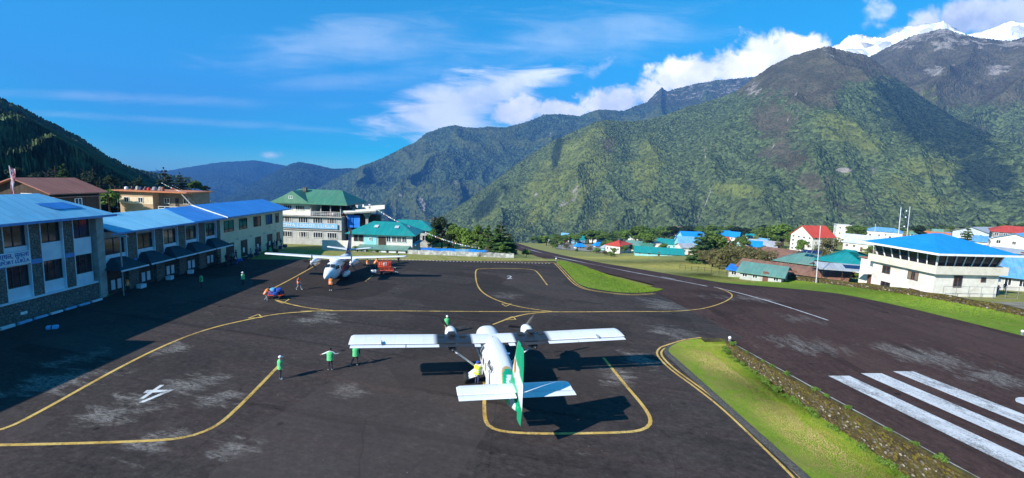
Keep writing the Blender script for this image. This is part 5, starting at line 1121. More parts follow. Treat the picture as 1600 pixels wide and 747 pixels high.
def stone_wall(root, path_f, s0, s1, zt_f, zb_f, side, n_single, per_m=9.0, size=(.2, .36), sd=1, near=None):
    """path_f(s) -> face line; stones bedded in the face; side = outward unit vector"""
    r = random.Random(sd); items = []
    n = int((s1 - s0) * per_m)
    for i in range(n):
        s = s0 + (s1 - s0) * r.random(); x, y = path_f(s); zt, zb = zt_f(s), zb_f(s); v = r.random() ** .85
        z = zb + .05 + (zt - zb - .14) * v; sz = r.uniform(*size); moss = v > .72
        k = r.choice((1, 2, 2, 5, 6, 9, 10, 12, 13)) if moss and r.random() < .8 else r.choice((0, 0, 1, 2, 3, 4, 5, 7, 8, 8, 10, 11, 14))
        off = r.uniform(-.05, .03); items.append((x + side[0] * off, y + side[1] * off, z, sz, k, r.uniform(0, 6.28), r.uniform(-.5, .5)))
    items.sort(key=lambda q: (q[0] - CAM[0]) ** 2 + (q[1] - CAM[1]) ** 2 - q[3] * 200)
    L0 = root.location
    ang = math.atan2(side[1], side[0])
    for x, y, z, sz, k, a, b_ in items[:n_single]:
        o = put('stone', stones[k], root, loc=(x - L0.x, y - L0.y, z - L0.z)); o.rotation_euler = (b_, b_ * .6, ang); o.scale = (sz * .55, sz * 1.45, sz)
    vs = []; fs = []; mi = []
    for x, y, z, sz, k, a, b_ in items[n_single:]:
        me = stones[k]; Mx = Matrix.Translation((x - L0.x, y - L0.y, z - L0.z)) @ Matrix.Rotation(ang, 4, 'Z') @ Matrix.Rotation(b_, 4, 'X') @ Matrix.Diagonal((sz * .55, sz * 1.45, sz, 1))
        o0 = len(vs); vs += [tuple(Mx @ v.co) for v in me.vertices]; fs += [tuple(o0 + i for i in p.vertices) for p in me.polygons]; mi += [(0, 1, 2, 3, 4, 1, 2, 1, 4, 4, 2, 1, 2, 4, 1)[k]] * len(me.polygons)
    if vs:
        me = bpy.data.meshes.new('small_stones'); me.from_pydata(vs, [], fs)
        for m in stmats: me.materials.append(m)
        me.polygons.foreach_set('material_index', mi); tag(put('small_stones', me, root), kind='stuff')
def core(root, path_f, s0, s1, zt_f, zb_f, back, n=40, mat='mossy_core', over=0.0):
    L0 = root.location; g = G(); rings = []
    for i in range(n + 1):
        s = s0 + (s1 - s0) * i / n; x, y = path_f(s); zt, zb = zt_f(s), zb_f(s); x -= L0.x; y -= L0.y; zt -= L0.z; zb -= L0.z
        rings.append([(x, y, zb - .3), (x, y, zt), (x + back[0], y + back[1], zt), (x + back[0], y + back[1], zb - .3)])
    g.loft(rings); return g.obj('wall_core', M[mat], root)
ncv = (-.99595, -.0899)
rw = thing('retaining_wall', 'mossy dry stone retaining wall holding the runway edge above the grass strip', 'wall', (*xy(-18, -.5), -1))
pf = lambda s: xy(s, -.52); ztw = lambda s: float(zr(s)) + .1; zbw = lambda s: float(H(*xy(s, -.56))) 
core(rw, pf, -46, .9, ztw, zbw, (.2, .018), 60)
stone_wall(rw, pf, -26, .9, ztw, zbw, ncv, 300, 100, (.1, .22), 2)
g = G(); L0 = rw.location; rings = []
for i in range(61):
    s = -46 + 46.9 * i / 60; x, y = xy(s, -.48); z = ztw(s) + .02 * math.sin(s * 3.1) + .015 * math.sin(s * 7.7); rings.append([(x - .12 - L0.x, y - L0.y, z - .1 - L0.z), (x - .1 - L0.x, y - L0.y, z + .05 - L0.z), (x + .14 - L0.x, y - L0.y, z + .05 - L0.z), (x + .16 - L0.x, y - L0.y, z - .1 - L0.z)])
g.loft(rings); g.obj('moss_coping', M['mossy_core'], rw)
# return of the wall with a dark culvert mouth
cu = thing('culvert', 'dark culvert mouth under mossy slab where the grass strip ends', 'culvert', (*xy(.75, -1.6), 0), R(5.2))
g = G(); g.box(-1.0, 1.1, -.5, .35, -.14, .1); g.obj('slab', M['mossy_core'], cu)
g = G(); g.box(-1.1, -.75, -.45, .3, -1.4, -.143); g.obj('jamb', M['mossy_core'], cu)
g = G(); g.box(-.746, 1.05, -.12, .3, -1.4, -.143); g.obj('opening', M['black_paint'], cu)
sw = thing('boundary_wall', 'dark dry stone wall between runway verge and control tower', 'wall', (*xy(20, 46.4), -1.5))
pf2 = lambda s: xy(s, 46.4 - (2 * ss(32, 60, s) if s > 32 else 0)); zt2 = lambda s: float(H(*pf2(s))) + .95 + .08 * math.sin(s * .9); zb2 = lambda s: float(H(*pf2(s)))
core(sw, pf2, -25, 58, zt2, zb2, (.45, .04), 70, 'mossy_core')
stone_wall(sw, pf2, -6, 58, zt2, zb2, ncv, 150, 22, (.2, .4), 5)
fw = thing('fence', 'weathered post and rail fence with rubbish along the shed verge', 'fence', (*xy(62, 40), 0))
for i in range(14):
    s = 50 + i * 3.2; x, y = xy(s, 40 - i * .25); z = float(H(x, y)); g = G(); g.tube([(x - fw.location.x, y - fw.location.y, z - .3), (x - fw.location.x + .05, y - fw.location.y, z + 1.4)], .06, 5); g.obj('post', M['timber_dark'], fw)
for q in (.6, 1.2):
    pts = [(*xy(50 + i * 3.2, 40 - i * .25), 0) for i in range(14)]; g = G(); g.tube([(x - fw.location.x, y - fw.location.y, float(H(x, y)) + q) for x, y, _ in pts], .03, 4); g.obj('rail', M['timber_dark'], fw)
# courtyard paving by the tower and edge lights
rows = [[xy(s, 47.2 + k * 2.0) for k in range(13)] for s in np.arange(-12, 24, 1.5)]
tag(draped('courtyard', rows, pm('courtyard_earth', (.16, .15, .11), (.26, .24, .19), .5, .95, .3, 8, dirt=((.1, .13, .04), .6)), off=.07), kind='structure')
for lab, (px, py) in (('small white edge light at the near corner of the runway wall', (1138, 535)), ('small white edge light on the right-hand grass verge', (1595, 524)), ('small white edge light at the corner of the grass island', (868, 408))):
    P = hit(px, py); e_ = thing('edge_light', lab, 'runway light', (P[0] + .1, P[1], float(H(P[0] + .1, P[1]))))
    g = G(); g.tube([(0, 0, -.1), (0, 0, .38)], .13, 8); g.obj('base', M['metal_grey'], e_)
    g = G(); g.ell((0, 0, .45), (.15, .15, .16), 10, 7); g.obj('lamp_dome', M['frame_white'], e_, True)

# ---------------------------------------------------------------- trees
def leafmat(name, a, b_, c_):
    m, t, b = newmat(name); co = t.n('ShaderNodeTexCoord').outputs['Object']
    ri = t.n('ShaderNodeObjectInfo').outputs['Random']; gi = t.n('ShaderNodeNewGeometry').outputs['Random Per Island']
    col = t.mix(t.mr(t.noise(co, .9, 4, .6), .35, .65), a, b_); col = t.mix(t.m('MULTIPLY', gi, .75), col, c_)
    col = t.mix(t.m('MULTIPLY', ri, .4), col, tuple(x * .6 for x in a))
    t.L.new(col, b.inputs['Base Color']); b.inputs['Roughness'].default_value = .75; b.inputs['Specular IOR Level'].default_value = .2
    return m
LM = {'conifer': leafmat('conifer_leaf', (.03, .075, .02), (.055, .115, .028), (.09, .16, .035)), 'broad': leafmat('broad_leaf', (.06, .115, .018), (.095, .165, .028), (.15, .22, .04)),
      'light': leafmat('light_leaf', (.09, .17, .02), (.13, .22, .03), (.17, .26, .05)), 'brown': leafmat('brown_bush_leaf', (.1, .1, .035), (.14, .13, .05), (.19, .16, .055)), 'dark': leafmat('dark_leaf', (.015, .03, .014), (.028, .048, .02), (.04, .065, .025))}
def leafcloud(centres, n, size, sd, flat=.5):
    """n leaf faces spread through clumps (cx, cy, cz, rx, ry, rz)"""
    r = np.random.RandomState(sd); C = np.array(centres); wts = C[:, 3] * C[:, 4] + C[:, 3] * C[:, 5]; ci = r.choice(len(C), n, p=wts / wts.sum())
    d = r.normal(size=(n, 3)); d /= np.linalg.norm(d, axis=1)[:, None]; rad = r.rand(n) ** .38
    P = C[ci, :3] + d * rad[:, None] * C[ci, 3:6]
    nrm = d * .6 + r.normal(size=(n, 3)) * .6; nrm[:, 2] = np.abs(nrm[:, 2]) + flat; nrm /= np.linalg.norm(nrm, axis=1)[:, None]
    a = np.cross(nrm, r.normal(size=(n, 3))); a /= np.linalg.norm(a, axis=1)[:, None]; b_ = np.cross(nrm, a); s = size * (.55 + .9 * r.rand(n))[:, None]
    V = np.stack([P - a * s, P - b_ * s * .55, P + a * s, P + b_ * s * .55], 1).reshape(-1, 3); return V, np.arange(4 * n).reshape(n, 4)
def crown_mesh(V, F, m):
    o = bulk('crown', V, F, m, None, False); me = o.data; bpy.data.objects.remove(o); return me
def trunk_mesh(h, r0, limbs, sd):
    r = random.Random(sd); g = G(); g.tube([(0, 0, -.4), (r.uniform(-.1, .1), r.uniform(-.1, .1), h * .5), (r.uniform(-.2, .2), r.uniform(-.2, .2), h)], [r0, r0 * .7, r0 * .2], 7)
    for i in range(limbs):
        a = r.uniform(0, 6.28); z = h * r.uniform(.35, .8); L = h * r.uniform(.2, .34); g.tube([(0, 0, z), (math.cos(a) * L * .6, math.sin(a) * L * .6, z + L * .35), (math.cos(a) * L, math.sin(a) * L, z + L * .7)], [r0 * .4, r0 * .25, r0 * .08], 5)
    return g.mesh('trunk', M['bark'])
def broad_proto(sd, h, w_, n, leaf, lm):
    r = random.Random(sd); cs = []
    for i in range(11):
        a = r.uniform(0, 6.28); q = r.uniform(.15, .75) * w_; z = h * r.uniform(.35, .85); k = r.uniform(.24, .42) * w_
        cs.append((math.cos(a) * q, math.sin(a) * q, z, k, k, k * r.uniform(.6, .9)))
    cs.append((0, 0, h * .82, w_ * .4, w_ * .4, h * .17))
    return trunk_mesh(h * .8, h * .035, 6, sd), crown_mesh(*leafcloud(cs, n, leaf, sd), LM[lm])
def conifer_proto(sd, h, w_, n, leaf, lm='conifer', tiers=9):
    r = random.Random(sd); cs = []
    for i in range(tiers):
        q = i / (tiers - 1); rad = w_ * (1 - q) ** .8 * r.uniform(.85, 1.1) + .15; z = h * (.12 + .84 * q)
        for k in range(max(3, int(7 * (1 - q) + 2))):
            a = r.uniform(0, 6.28); cs.append((math.cos(a) * rad * .6, math.sin(a) * rad * .6, z - rad * .13, rad * .45, rad * .45, h / tiers * .33))
    return trunk_mesh(h * .97, h * .025, 4, sd), crown_mesh(*leafcloud(cs, n, leaf, sd, .8), LM[lm])
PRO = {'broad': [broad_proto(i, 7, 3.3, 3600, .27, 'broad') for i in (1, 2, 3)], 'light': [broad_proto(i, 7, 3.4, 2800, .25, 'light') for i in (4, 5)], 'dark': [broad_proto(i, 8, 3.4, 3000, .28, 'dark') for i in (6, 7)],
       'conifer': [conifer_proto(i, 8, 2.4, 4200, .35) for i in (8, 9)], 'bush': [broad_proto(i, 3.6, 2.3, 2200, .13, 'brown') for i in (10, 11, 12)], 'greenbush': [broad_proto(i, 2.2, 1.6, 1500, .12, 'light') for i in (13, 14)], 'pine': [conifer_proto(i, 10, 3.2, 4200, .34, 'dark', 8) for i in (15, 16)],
       'tuft': [broad_proto(i, 1.0, .9, 600, .09, 'light') for i in (17, 18)]}
tr_ = random.Random(21)
def tree(kind, P, h, label, group=None, name='tree', cat='tree', wide=1.0, rz=None):
    k = tr_.choice(PRO[kind]); base = {'broad': 7, 'light': 7, 'dark': 8, 'conifer': 8, 'bush': 3.6, 'greenbush': 2.2, 'pine': 10, 'tuft': 1.0}[kind]; sc_ = h / base
    t = thing(name, label, cat, (P[0], P[1], P[2]), tr_.uniform(0, 6.28) if rz is None else rz, group); t.scale = (sc_ * wide, sc_ * wide, sc_)
    put('trunk', k[0], t, True); put('crown', k[1], t); return t
def tpx(kind, px, pyb, pyt, label, group=None, Y=None, wide=1.0, **kw):
    P = hit(px, pyb) if Y is None else atY(px, pyb, Y); h = (pyb - pyt) * depth(P) / FOC * 1.02
    return tree(kind, P, h, label, group, wide=wide, **kw)
KW = {'broad': 'leafy green tree', 'dark': 'dark round tree', 'light': 'bright green tree', 'conifer': 'pointed conifer', 'bush': 'olive brown bush', 'pine': 'dark spreading pine'}
def where(px):
    return next(t for lim, t in ((900, 'above the far end of the runway'), (985, 'behind the red-orange roofed house'), (1075, 'around the yellow field'), (1160, 'by the deep blue roofs'), (1235, 'left of the white red-roofed lodge'), (1330, 'behind the white red-roofed lodge'), (1420, 'left of the control tower masts'), (1540, 'behind the control tower roof'), (9999, 'beside the big red roof at the frame edge')) if px < lim)
# beyond the apron's far edge
for a in (('conifer', 781, 400, 347, 'dark tiered conifer at the far end of the white wall', 92, 1.7), ('conifer', 762, 396, 352, 'green conifer just left of the dark tiered conifer', 95, 1.5), ('broad', 745, 398, 352, 'yellow-green broad tree between blue fence and conifers', 97, .9), ('light', 728, 398, 356, 'pale green tree behind the middle of the blue fence', 99, .9),
          ('broad', 708, 398, 350, 'tall leafy tree behind the left part of the blue fence', 101, .8), ('dark', 690, 396, 339, 'tallest round dark tree right of the teal roofed house', 106, .8), ('light', 676, 397, 358, 'pale tree touching the right end of the teal roof', 100, .7), ('light', 785, 402, 382, 'bright green shrub in front of the dark conifer', 89.6, 1.1), ('bush', 763, 403, 384, 'brownish shrub at the right end of the blue fence', 90, 1.0), ('conifer', 797, 398, 362, 'small conifer outermost towards the runway', 97, 1.1), ('greenbush', 822, 401, 389, 'small olive bush standing alone beside the far runway', 100, 1.1), ('dark', 700, 398, 366, 'dark low tree crowded behind the prayer flags', 98.5, 1.0)):
    tpx(a[0], a[1], a[2], a[3], a[4], Y=a[5], wide=a[6])
# beside the town
for i in range(70):
    px = 850 + tr_.random() * 740; py = tr_.uniform(372, 398) if px < 1180 else tr_.uniform(370, 410)
    if 1225 < px < 1300 and py > 392 or px > 1440: continue
    kd = tr_.choice(('broad', 'light', 'broad', 'conifer', 'bush')); tpx(kd, px, py, py - tr_.uniform(6, 15), 'small ' + KW[kd] + ' between the town houses ' + where(px), 'trees between the town houses', wide=1.4)
rt = random.Random(77)
for i in range(44):
    px = 862 + i * 16.4 + rt.uniform(-7, 7); py = rt.uniform(370, 392) if px < 1180 else rt.uniform(366, 382)
    if 1235 < px < 1300: continue
    rm_ = rt.choice(('roof_skyblue', 'roof_teal', 'roof_grey', 'roof_rust', 'roof_seagreen', 'roof_bright_blue', 'roof_red')); w_ = rt.uniform(9, 17)
    cn_ = {'roof_skyblue': 'sky blue', 'roof_teal': 'teal', 'roof_grey': 'grey', 'roof_rust': 'rusty', 'roof_seagreen': 'sea-green', 'roof_bright_blue': 'bright blue', 'roof_red': 'red'}[rm_]
    pos_ = ('near the far left end of the town', 'left of the yellow field', 'around the yellow field', 'behind the green conifers', 'left of the white red-roofed lodge', 'right of the white red-roofed lodge', 'behind the control tower')[min(6, int((px - 850) / 107))]
    town('small far ' + cn_ + ' roofed house ' + pos_, px - w_ / 2, px + w_ / 2, py, py - rt.uniform(3, 5), rt.choice(('gable', 'gable', 'hip')), py - rt.uniform(7, 9), rm_, rt.choice(('white_plaster', 'rubble', 'turquoise_wall', 'white_plaster')), None, rt.uniform(-.6, .6), 1, (3, 2), group='small houses scattered through the town')
for a in (('conifer', 1092, 412, 359, 'tall dense conifer in front of the blue town roofs', 1.3), ('broad', 1112, 410, 364, 'broad dense tree right of the tall conifer', 1.2), ('conifer', 1130, 402, 372, 'lower dense tree behind the brown bushes', 1.5), ('broad', 1160, 392, 368, 'single green tree by the blue roofs in the town', 1.0), ('light', 1222, 388, 349, 'large bright round tree left of the red roofed lodge', 1.25), ('broad', 1202, 388, 352, 'dark green tree left of the large bright round tree', 1.2), ('broad', 1240, 390, 366, 'leafy tree directly left of the white lodge wall', 1.2), ('light', 1252, 399, 374, 'pale feathery tree in front of the white lodge', 1.1), ('bush', 1288, 402, 371, 'olive tree covering the right corner of the white lodge', 1.0), ('bush', 1276, 404, 382, 'brown-green bush below the white lodge', 1.2), ('conifer', 1509, 388, 354, 'pointed green conifer just beyond the tower roof', 1.35), ('pine', 1573, 366, 345, 'dark spreading pine above the big red roof', 1.4), ('broad', 1337, 378, 352, 'green tree between white block and blue roof', 1.2), ('dark', 1434, 380, 352, 'dark round tree behind the tower masts', 1.3), ('light', 1010, 390, 361, 'bright green tree above the grey-green roofs', 1.2), ('broad', 1000, 386, 352, 'dark green tree left of the yellow field', 1.2), ('light', 1068, 372, 360, 'small tree at the right end of the yellow field', 1.2), ('broad', 1018, 372, 356, 'round tree at the left end of the yellow field', 1.3)):
    tpx(*a[:5], wide=a[5])
for i, (px, pb, pt) in enumerate(((1113, 418, 388), (1124, 421, 392), (1136, 420, 385), (1150, 422, 388), (1163, 424, 390), (1176, 424, 388), (1188, 420, 390), (1142, 410, 382), (1168, 410, 384), (1102, 414, 392))):
    tpx('bush', px, pb, pt, 'brown-green bush in the thicket between the runway and the town', 'bushes of the runway-side thicket', name='bush', cat='bush', wide=1.1)
for i in range(13):
    px = 1250 + i * 8; tpx('greenbush' if i % 2 else 'bush', px, 432 + (px - 1250) * .06, 420 + (px - 1250) * .06, 'small shrub growing along the canopy and shed fence', 'shrubs along the shed fence', name='bush', cat='bush') if not 1268 < px < 1282 else None
for i, (px, py) in enumerate(((922, 393), (932, 396), (945, 400), (955, 402), (872, 382), (862, 383), (885, 390))):
    tpx('greenbush' if i % 2 else 'bush', px, py, py - 9, 'low bush beside the far runway among the town terraces', 'bushes along the far runway', name='bush', cat='bush', wide=1.3)
for a in ((555, 396, 384, 91), (566, 397, 386, 91), (578, 398, 387, 91), (590, 398, 388, 91)):
    tpx('greenbush', a[0], a[1], a[2], 'bright green shrub before the teal roofed house', 'shrubs before the teal roofed house', Y=a[3], name='bush', cat='bush', wide=1.2)
# belt of trees at the plateau edge
for i in range(86):
    px = 836 + i * 9.2 + tr_.uniform(-4, 4); P = None
    s0 = tr_.uniform(360, 445); d = ray(px, 366); t = np.linspace(60, 1200, 900) / d[1]; Q = CAM + d * t[:, None]; sq, _ = sc(Q[:, 0], Q[:, 1]); j = int(np.argmin(np.abs(sq - s0))); x, y = Q[j, 0], Q[j, 1]
    z = float(H(x, y)); D_ = depth((x, y, z)); pyb = project(np.array([[x, y, z]]))[1][0]
    tgt = np.interp(px, [830, 900, 960, 1040, 1100, 1200, 1300, 1400, 1500, 1600, 1700], [366, 362, 358, 354, 352, 352, 352, 354, 356, 358, 360]) + tr_.uniform(-1.5, 4)
    h_ = float(np.clip((pyb - tgt) * D_ / FOC, 5, 16)); kd = tr_.choice(('broad', 'broad', 'dark', 'light', 'conifer')); tree(kd, (x, y, z), h_, KW[kd] + ' in the far belt ' + where(px), 'trees of the far belt', wide=1.5)
# left background
for a in (('light', 172, 334, 296, 'sunlit pale green tree between brown roof and cream house', 92, 1.0), ('pine', 258, 300, 262, 'dark spreading pine behind the tanks of the cream house', 150, 1.3), ('pine', 282, 302, 270, 'dark tree right of the spreading pine', 155, 1.3), ('broad', 305, 304, 282, 'lower green tree right of the dark pines', 160, 1.3), ('dark', 322, 306, 290, 'last dark tree before the blue distant ridge', 165, 1.2)):
    tpx(*a[:5], Y=a[5], wide=a[6])
for i in range(44):
    px = -60 + i * 6.4 + tr_.uniform(-5, 5); Yd = tr_.uniform(105, 175); pb = 306 + tr_.uniform(-8, 6); hh = tr_.uniform(22, 46) * (1 if px < 160 else .62)
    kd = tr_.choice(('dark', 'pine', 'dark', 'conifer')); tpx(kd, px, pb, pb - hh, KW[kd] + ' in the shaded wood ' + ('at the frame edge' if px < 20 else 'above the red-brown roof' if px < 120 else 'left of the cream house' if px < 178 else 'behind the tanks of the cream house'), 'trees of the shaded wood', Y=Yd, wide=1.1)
for i in range(30):
    s_w = -24 + i * .82 + tr_.uniform(-.3, .3); x, y = xy(s_w, -.75 - .3 * tr_.random()); tree('tuft', (x, y, float(H(x, y)) - .05), tr_.uniform(.25, .6), 'green weed at the foot of the mossy retaining wall', 'weeds along the retaining wall', name='plant', cat='plant', wide=1.1)
for i in range(12):
    s_w = -23 + i * 2.0 + tr_.uniform(-.6, .6); x, y = xy(s_w, -.5); tree('tuft', (x, y, float(zr(s_w)) + .05), tr_.uniform(.2, .4), 'green weed growing on top of the mossy retaining wall', 'weeds on the retaining wall', name='plant', cat='plant', wide=1.2)
for i, px in enumerate((150, 158, 166)): 
    tpx('tuft', px, 474 - i * 2, 464 - i * 2, 'dry yellow-green weed at the corner of the stone terminal', 'weeds at the terminal corner', Y=50.5 + i * .3, name='plant', cat='plant', wide=1.0)
# ---------------------------------------------------------------- aircraft
WHT, GRN, GLD, ORG, NVY, RED = (.8, .81, .82), (.0, .36, .17), (.55, .36, .12), (.7, .25, .06), (.02, .04, .2), (.6, .06, .03)
M['livery'] = attr_mat('livery', .3, .5)
M['chrome'] = pm('chrome', (.4, .41, .43), None, 3, .3, metal=.8)
def fuse(secs, nseg=40, step=.12, yof=6.0, p=2.4):
    """secs: (aft, half width, bottom, top); superellipse sections along the body; local +Y is forward"""
    A = np.array(secs, float); t = np.arange(A[0, 0], A[-1, 0] + 1e-6, step); k = np.interp
    rings = []
    for a in t:
        hw, zb, zt = k(a, A[:, 0], A[:, 1]), k(a, A[:, 0], A[:, 2]), k(a, A[:, 0], A[:, 3]); zc, hz = (zb + zt) / 2, (zt - zb) / 2; ring = []
        for i in range(nseg):
            th = 2 * math.pi * i / nseg; c, s = math.cos(th), math.sin(th)
            ring.append((hw * math.copysign(abs(c) ** (2 / p), c), yof - a, zc + hz * math.copysign(abs(s) ** (2 / p), s)))
        rings.append(ring)
    return rings
def plank(g, spans, airfoil=True, m=0, n=14, yof=6.0, vertical=False, sub=6):
    """lifting surface through (span, LE aft, TE aft, z, thickness) stations"""
    st = []
    for a, b_ in zip(spans[:-1], spans[1:]):
        for i in range(sub): q = i / sub; st.append([a[j] + (b_[j] - a[j]) * q for j in range(5)])
    st.append(list(spans[-1])); rings = []
    prof = [(0, 0)] + [(x, .5 * (2.97 * math.sqrt(x) - 1.26 * x - 3.516 * x * x + 2.843 * x ** 3 - 1.015 * x ** 4)) for x in (.03, .1, .2, .35, .5, .65, .8, .92)] + [(1, .04)]
    for s, le, te, z, th in st:
        c = te - le; up = [(le + x * c, y * th) for x, y in prof]; lo = [(le + x * c, -y * th * .7) for x, y in reversed(prof[1:])]
        rings.append([((s, yof - a, z + o) if not vertical else (o, yof - a, s)) for a, o in up + lo])
    g.loft(rings, m)
def aircraft_a():
    yaw = .199; t = thing('aeroplane', 'white high-wing twin propeller aeroplane with green tail seen from behind', 'aeroplane', (-2.265 + 6 * math.sin(yaw), 38.64 - 6 * math.cos(yaw), .03), yaw)
    g = G(); g.loft(fuse([(0, .08, 1.38, 1.6), (.15, .26, 1.22, 1.78), (.5, .42, 1.05, 1.98), (1.0, .55, .92, 2.12), (1.7, .68, .85, 2.25), (1.95, .74, .82, 2.42), (2.45, .82, .8, 3.0), (3.0, .86, .8, 3.2), (3.6, .87, .8, 3.26), (6, .87, .8, 3.26), (7.6, .87, .8, 3.2), (9.3, .86, .82, 3.08), (10.5, .78, 1.0, 2.98), (12, .58, 1.4, 2.9), (13.4, .36, 1.8, 2.78), (14.6, .18, 2.12, 2.64), (15.0, .07, 2.25, 2.55)], 48, .1, p=2.7))
    me = g.mesh('fuselage', M['livery'])
    def fcol(x, y, z):
        a = 6 - y
        if a > 9.2:
            d = math.hypot(min(0, a - 13.4) / 1.24, (x - .12) / .27) if z > 2.0 or x > 0 else math.hypot(min(0, a - 13.4) / 1.24, ((x - .12) - (2.0 - z) * .5) / .27)
            if d < .95: return GRN
            if d < 1.45: return WHT
            if d < 2.1: return GRN
            if d < 2.35: return GLD
        if a > 12.2 and z < 2.3: return GRN
        return WHT
    paint(me, fcol); fu = put('fuselage', me, t, True)
    for s in (-1, 1):
        g = G(); g.hexa([(s * .1, 3.9, 2.42), (s * .62, 3.75, 2.4), (s * .66, 3.45, 2.78), (s * .08, 3.5, 2.84)], [(s * .1, 3.94, 2.46), (s * .64, 3.8, 2.43), (s * .68, 3.49, 2.8), (s * .08, 3.54, 2.88)]); g.obj('windscreen', M['dark_glass'], fu)
        for i in range(6):
            g = G(); y = 2.2 - i * .95; g.box(s * .845, s * .885, y - .2, y + .2, 1.95, 2.35); g.obj('cabin_window', M['dark_glass'], fu)
    g = G(); g.box(-.895, -.868, -4.2 + 6 - 6, -3.0 + 6 - 6, 1.0, 2.4); g.obj('cabin_door', M['aircraft_white'], fu)
    o = put('registration', text_mesh('9N-AEV', .5, M['black_paint'], .01), fu); o.rotation_euler = (R(64), 0, R(-90)); o.location = (-.8, -3.9, 2.72)
    g = G(); g.box(.2, .75, -2.5, -2.38, 2.97, 3.03); g.obj('roof_antenna', M['blue_trim'], fu)
    g = G(); g.tube([(0, .3, 2.95), (0, .2, 3.3)], [.04, .02], 5); g.obj('roof_antenna', M['black_paint'], fu)
    # wing, painted with dark walkway panels beside the engines
    g = G(); zt = lambda s: 3.08 + .022 * abs(s)
    st = [(s, 4.78, 6.62, zt(s), .3) for s in (-9.75, -8, -3.9, -1.4, 1.4, 3.9, 8, 9.75)]
    st[0] = (-9.75, 4.95, 6.6, zt(9.75), .2); st[-1] = (9.75, 4.95, 6.6, zt(9.75), .2)
    st.insert(1, (-9.6, 4.8, 6.62, zt(9.6), .29)); st.insert(-1, (9.6, 4.8, 6.62, zt(9.6), .29)); plank(g, st, sub=12)
    me = g.mesh('wing', M['livery']); paint(me, lambda x, y, z: (.022, .025, .031) if 1.4 < abs(x) < 3.95 else WHT); wg = put('wing', me, t, True)
    for s in (-1, 1):
        for nm, a, b_, dk in (('flap', 1.0, 1.42, 0), ('flap', 1.43, 3.83, 1), ('flap', 3.84, 6.0, 0), ('aileron', 6.06, 9.6, 0)):
            g = G(); plank(g, [(s * a, 6.66, 7.16, zt(a) - .05, .1), (s * b_, 6.66, 7.16, zt(b_) - .05, .1)], sub=2); g.obj(nm, M['grey_deicer'] if dk else M['aircraft_white'], wg)
        g = G(); g.box(s * 7.6, s * 7.66, -.9, -.35, zt(7.6) + .04, zt(7.6) + .18); g.obj('wing_fence', M['metal_grey'], wg)
        g = G(); g.tube([(s * 3.75, .35, zt(3.75) - .12), (s * .95, .1, .98)], [.07, .08], 8); g.obj('wing_strut', M['aircraft_white'], t, True)
        # engine
        x0 = 2.88 * s; n = [(3.3, .13, 2.92, 3.16), (3.37, .3, 2.7, 3.34), (3.75, .4, 2.5, 3.5), (4.4, .43, 2.42, 3.58), (5.2, .41, 2.42, 3.42), (5.9, .36, 2.45, 3.22), (6.6, .28, 2.6, 3.06), (7.2, .08, 2.75, 2.9)]
        g = G(); g.loft([[(p[0] + x0, p[1], p[2]) for p in rg_] for rg_ in fuse(n, 20, .1, p=2.3)]); me = g.mesh('nacelle', M['livery']); paint(me, lambda x, y, z: WHT if y > 1.05 else (.025, .028, .035)); en = put('nacelle', me, t, True)
        g = G(); g.box(x0 - .25, x0 + .25, .3, .95, 3.4, 3.5); g.obj('top_panel', M['black_paint'], en)
        for q in (-.5, .55): g = G(); g.tube([(x0 + q * .75, 1.7, 2.85), (x0 + q * .95, 1.2, 2.8)], [.1, .12], 8); g.obj('exhaust_stub', M['chrome'], en)
        for q in (-.75, .75): g = G(); g.box(x0 + q - .22, x0 + q + .22, .3, .9, zt(3) + .14, zt(3) + .19); g.obj('walk_panel', M['black_paint'], en)
        g = G(); g.loft([[(x0 + r * math.cos(a * math.pi / 6), y, 3.04 + r * math.sin(a * math.pi / 6)) for a in range(12)] for y, r in ((2.63, .15), (2.8, .13), (2.95, .07), (3.0, .01))]); sp = g.obj('spinner', M['chrome'], en, True)
        for ang in ((8, 128, 248) if s < 0 else (52, 172, 292)):
            g = G(); a = R(ang); ca, sa = math.cos(a), math.sin(a); rings = []
            for r_, w_, tw_ in ((.12, .05, .9), (.4, .1, .7), (.85, .13, .5), (1.2, .11, .35), (1.29, .05, .3)):
                rings.append([(x0 + ca * r_ - sa * u * math.cos(tw_), 2.74 + u * math.sin(tw_) + v, 3.04 + sa * r_ + ca * u * math.cos(tw_)) for u, v in ((-w_, 0), (0, .018), (w_, 0), (0, -.018))])
            g.loft(rings); g.obj('propeller_blade', M['black_paint'], sp)
        # main gear
        g = G(); g.hexa([(s * .75, -.5, .78), (s * 1.8, -.3, .38), (s * 1.8, .2, .38), (s * .75, .5, .78)], [(s * .75, -.5, 1.2), (s * 1.8, -.25, .58), (s * 1.8, .15, .58), (s * .75, .5, 1.2)]); gl = g.obj('gear_leg', M['aircraft_white'], t)
        g = G(); g.loft([[(s * 1.9 + w_, -.08 + r_ * math.cos(a * math.pi / 9), .39 + r_ * math.sin(a * math.pi / 9)) for a in range(18)] for w_, r_ in ((-.15, .2), (-.13, .35), (-.05, .39), (.05, .39), (.13, .35), (.15, .2))]); wh = g.obj('wheel', M['black_rubber'], gl, True)
    g = G(); g.loft([[(w_, 4.5 + r_ * math.cos(a * math.pi / 8), .29 + r_ * math.sin(a * math.pi / 8)) for a in range(16)] for w_, r_ in ((-.1, .15), (-.09, .27), (.09, .27), (.1, .15))]); nl = g.obj('nose_wheel', M['black_rubber'], t, True)
    g = G(); g.tube([(0, 4.5, .3), (0, 4.6, 1.0)], .06, 8); g.obj('nose_leg', M['chrome'], t)
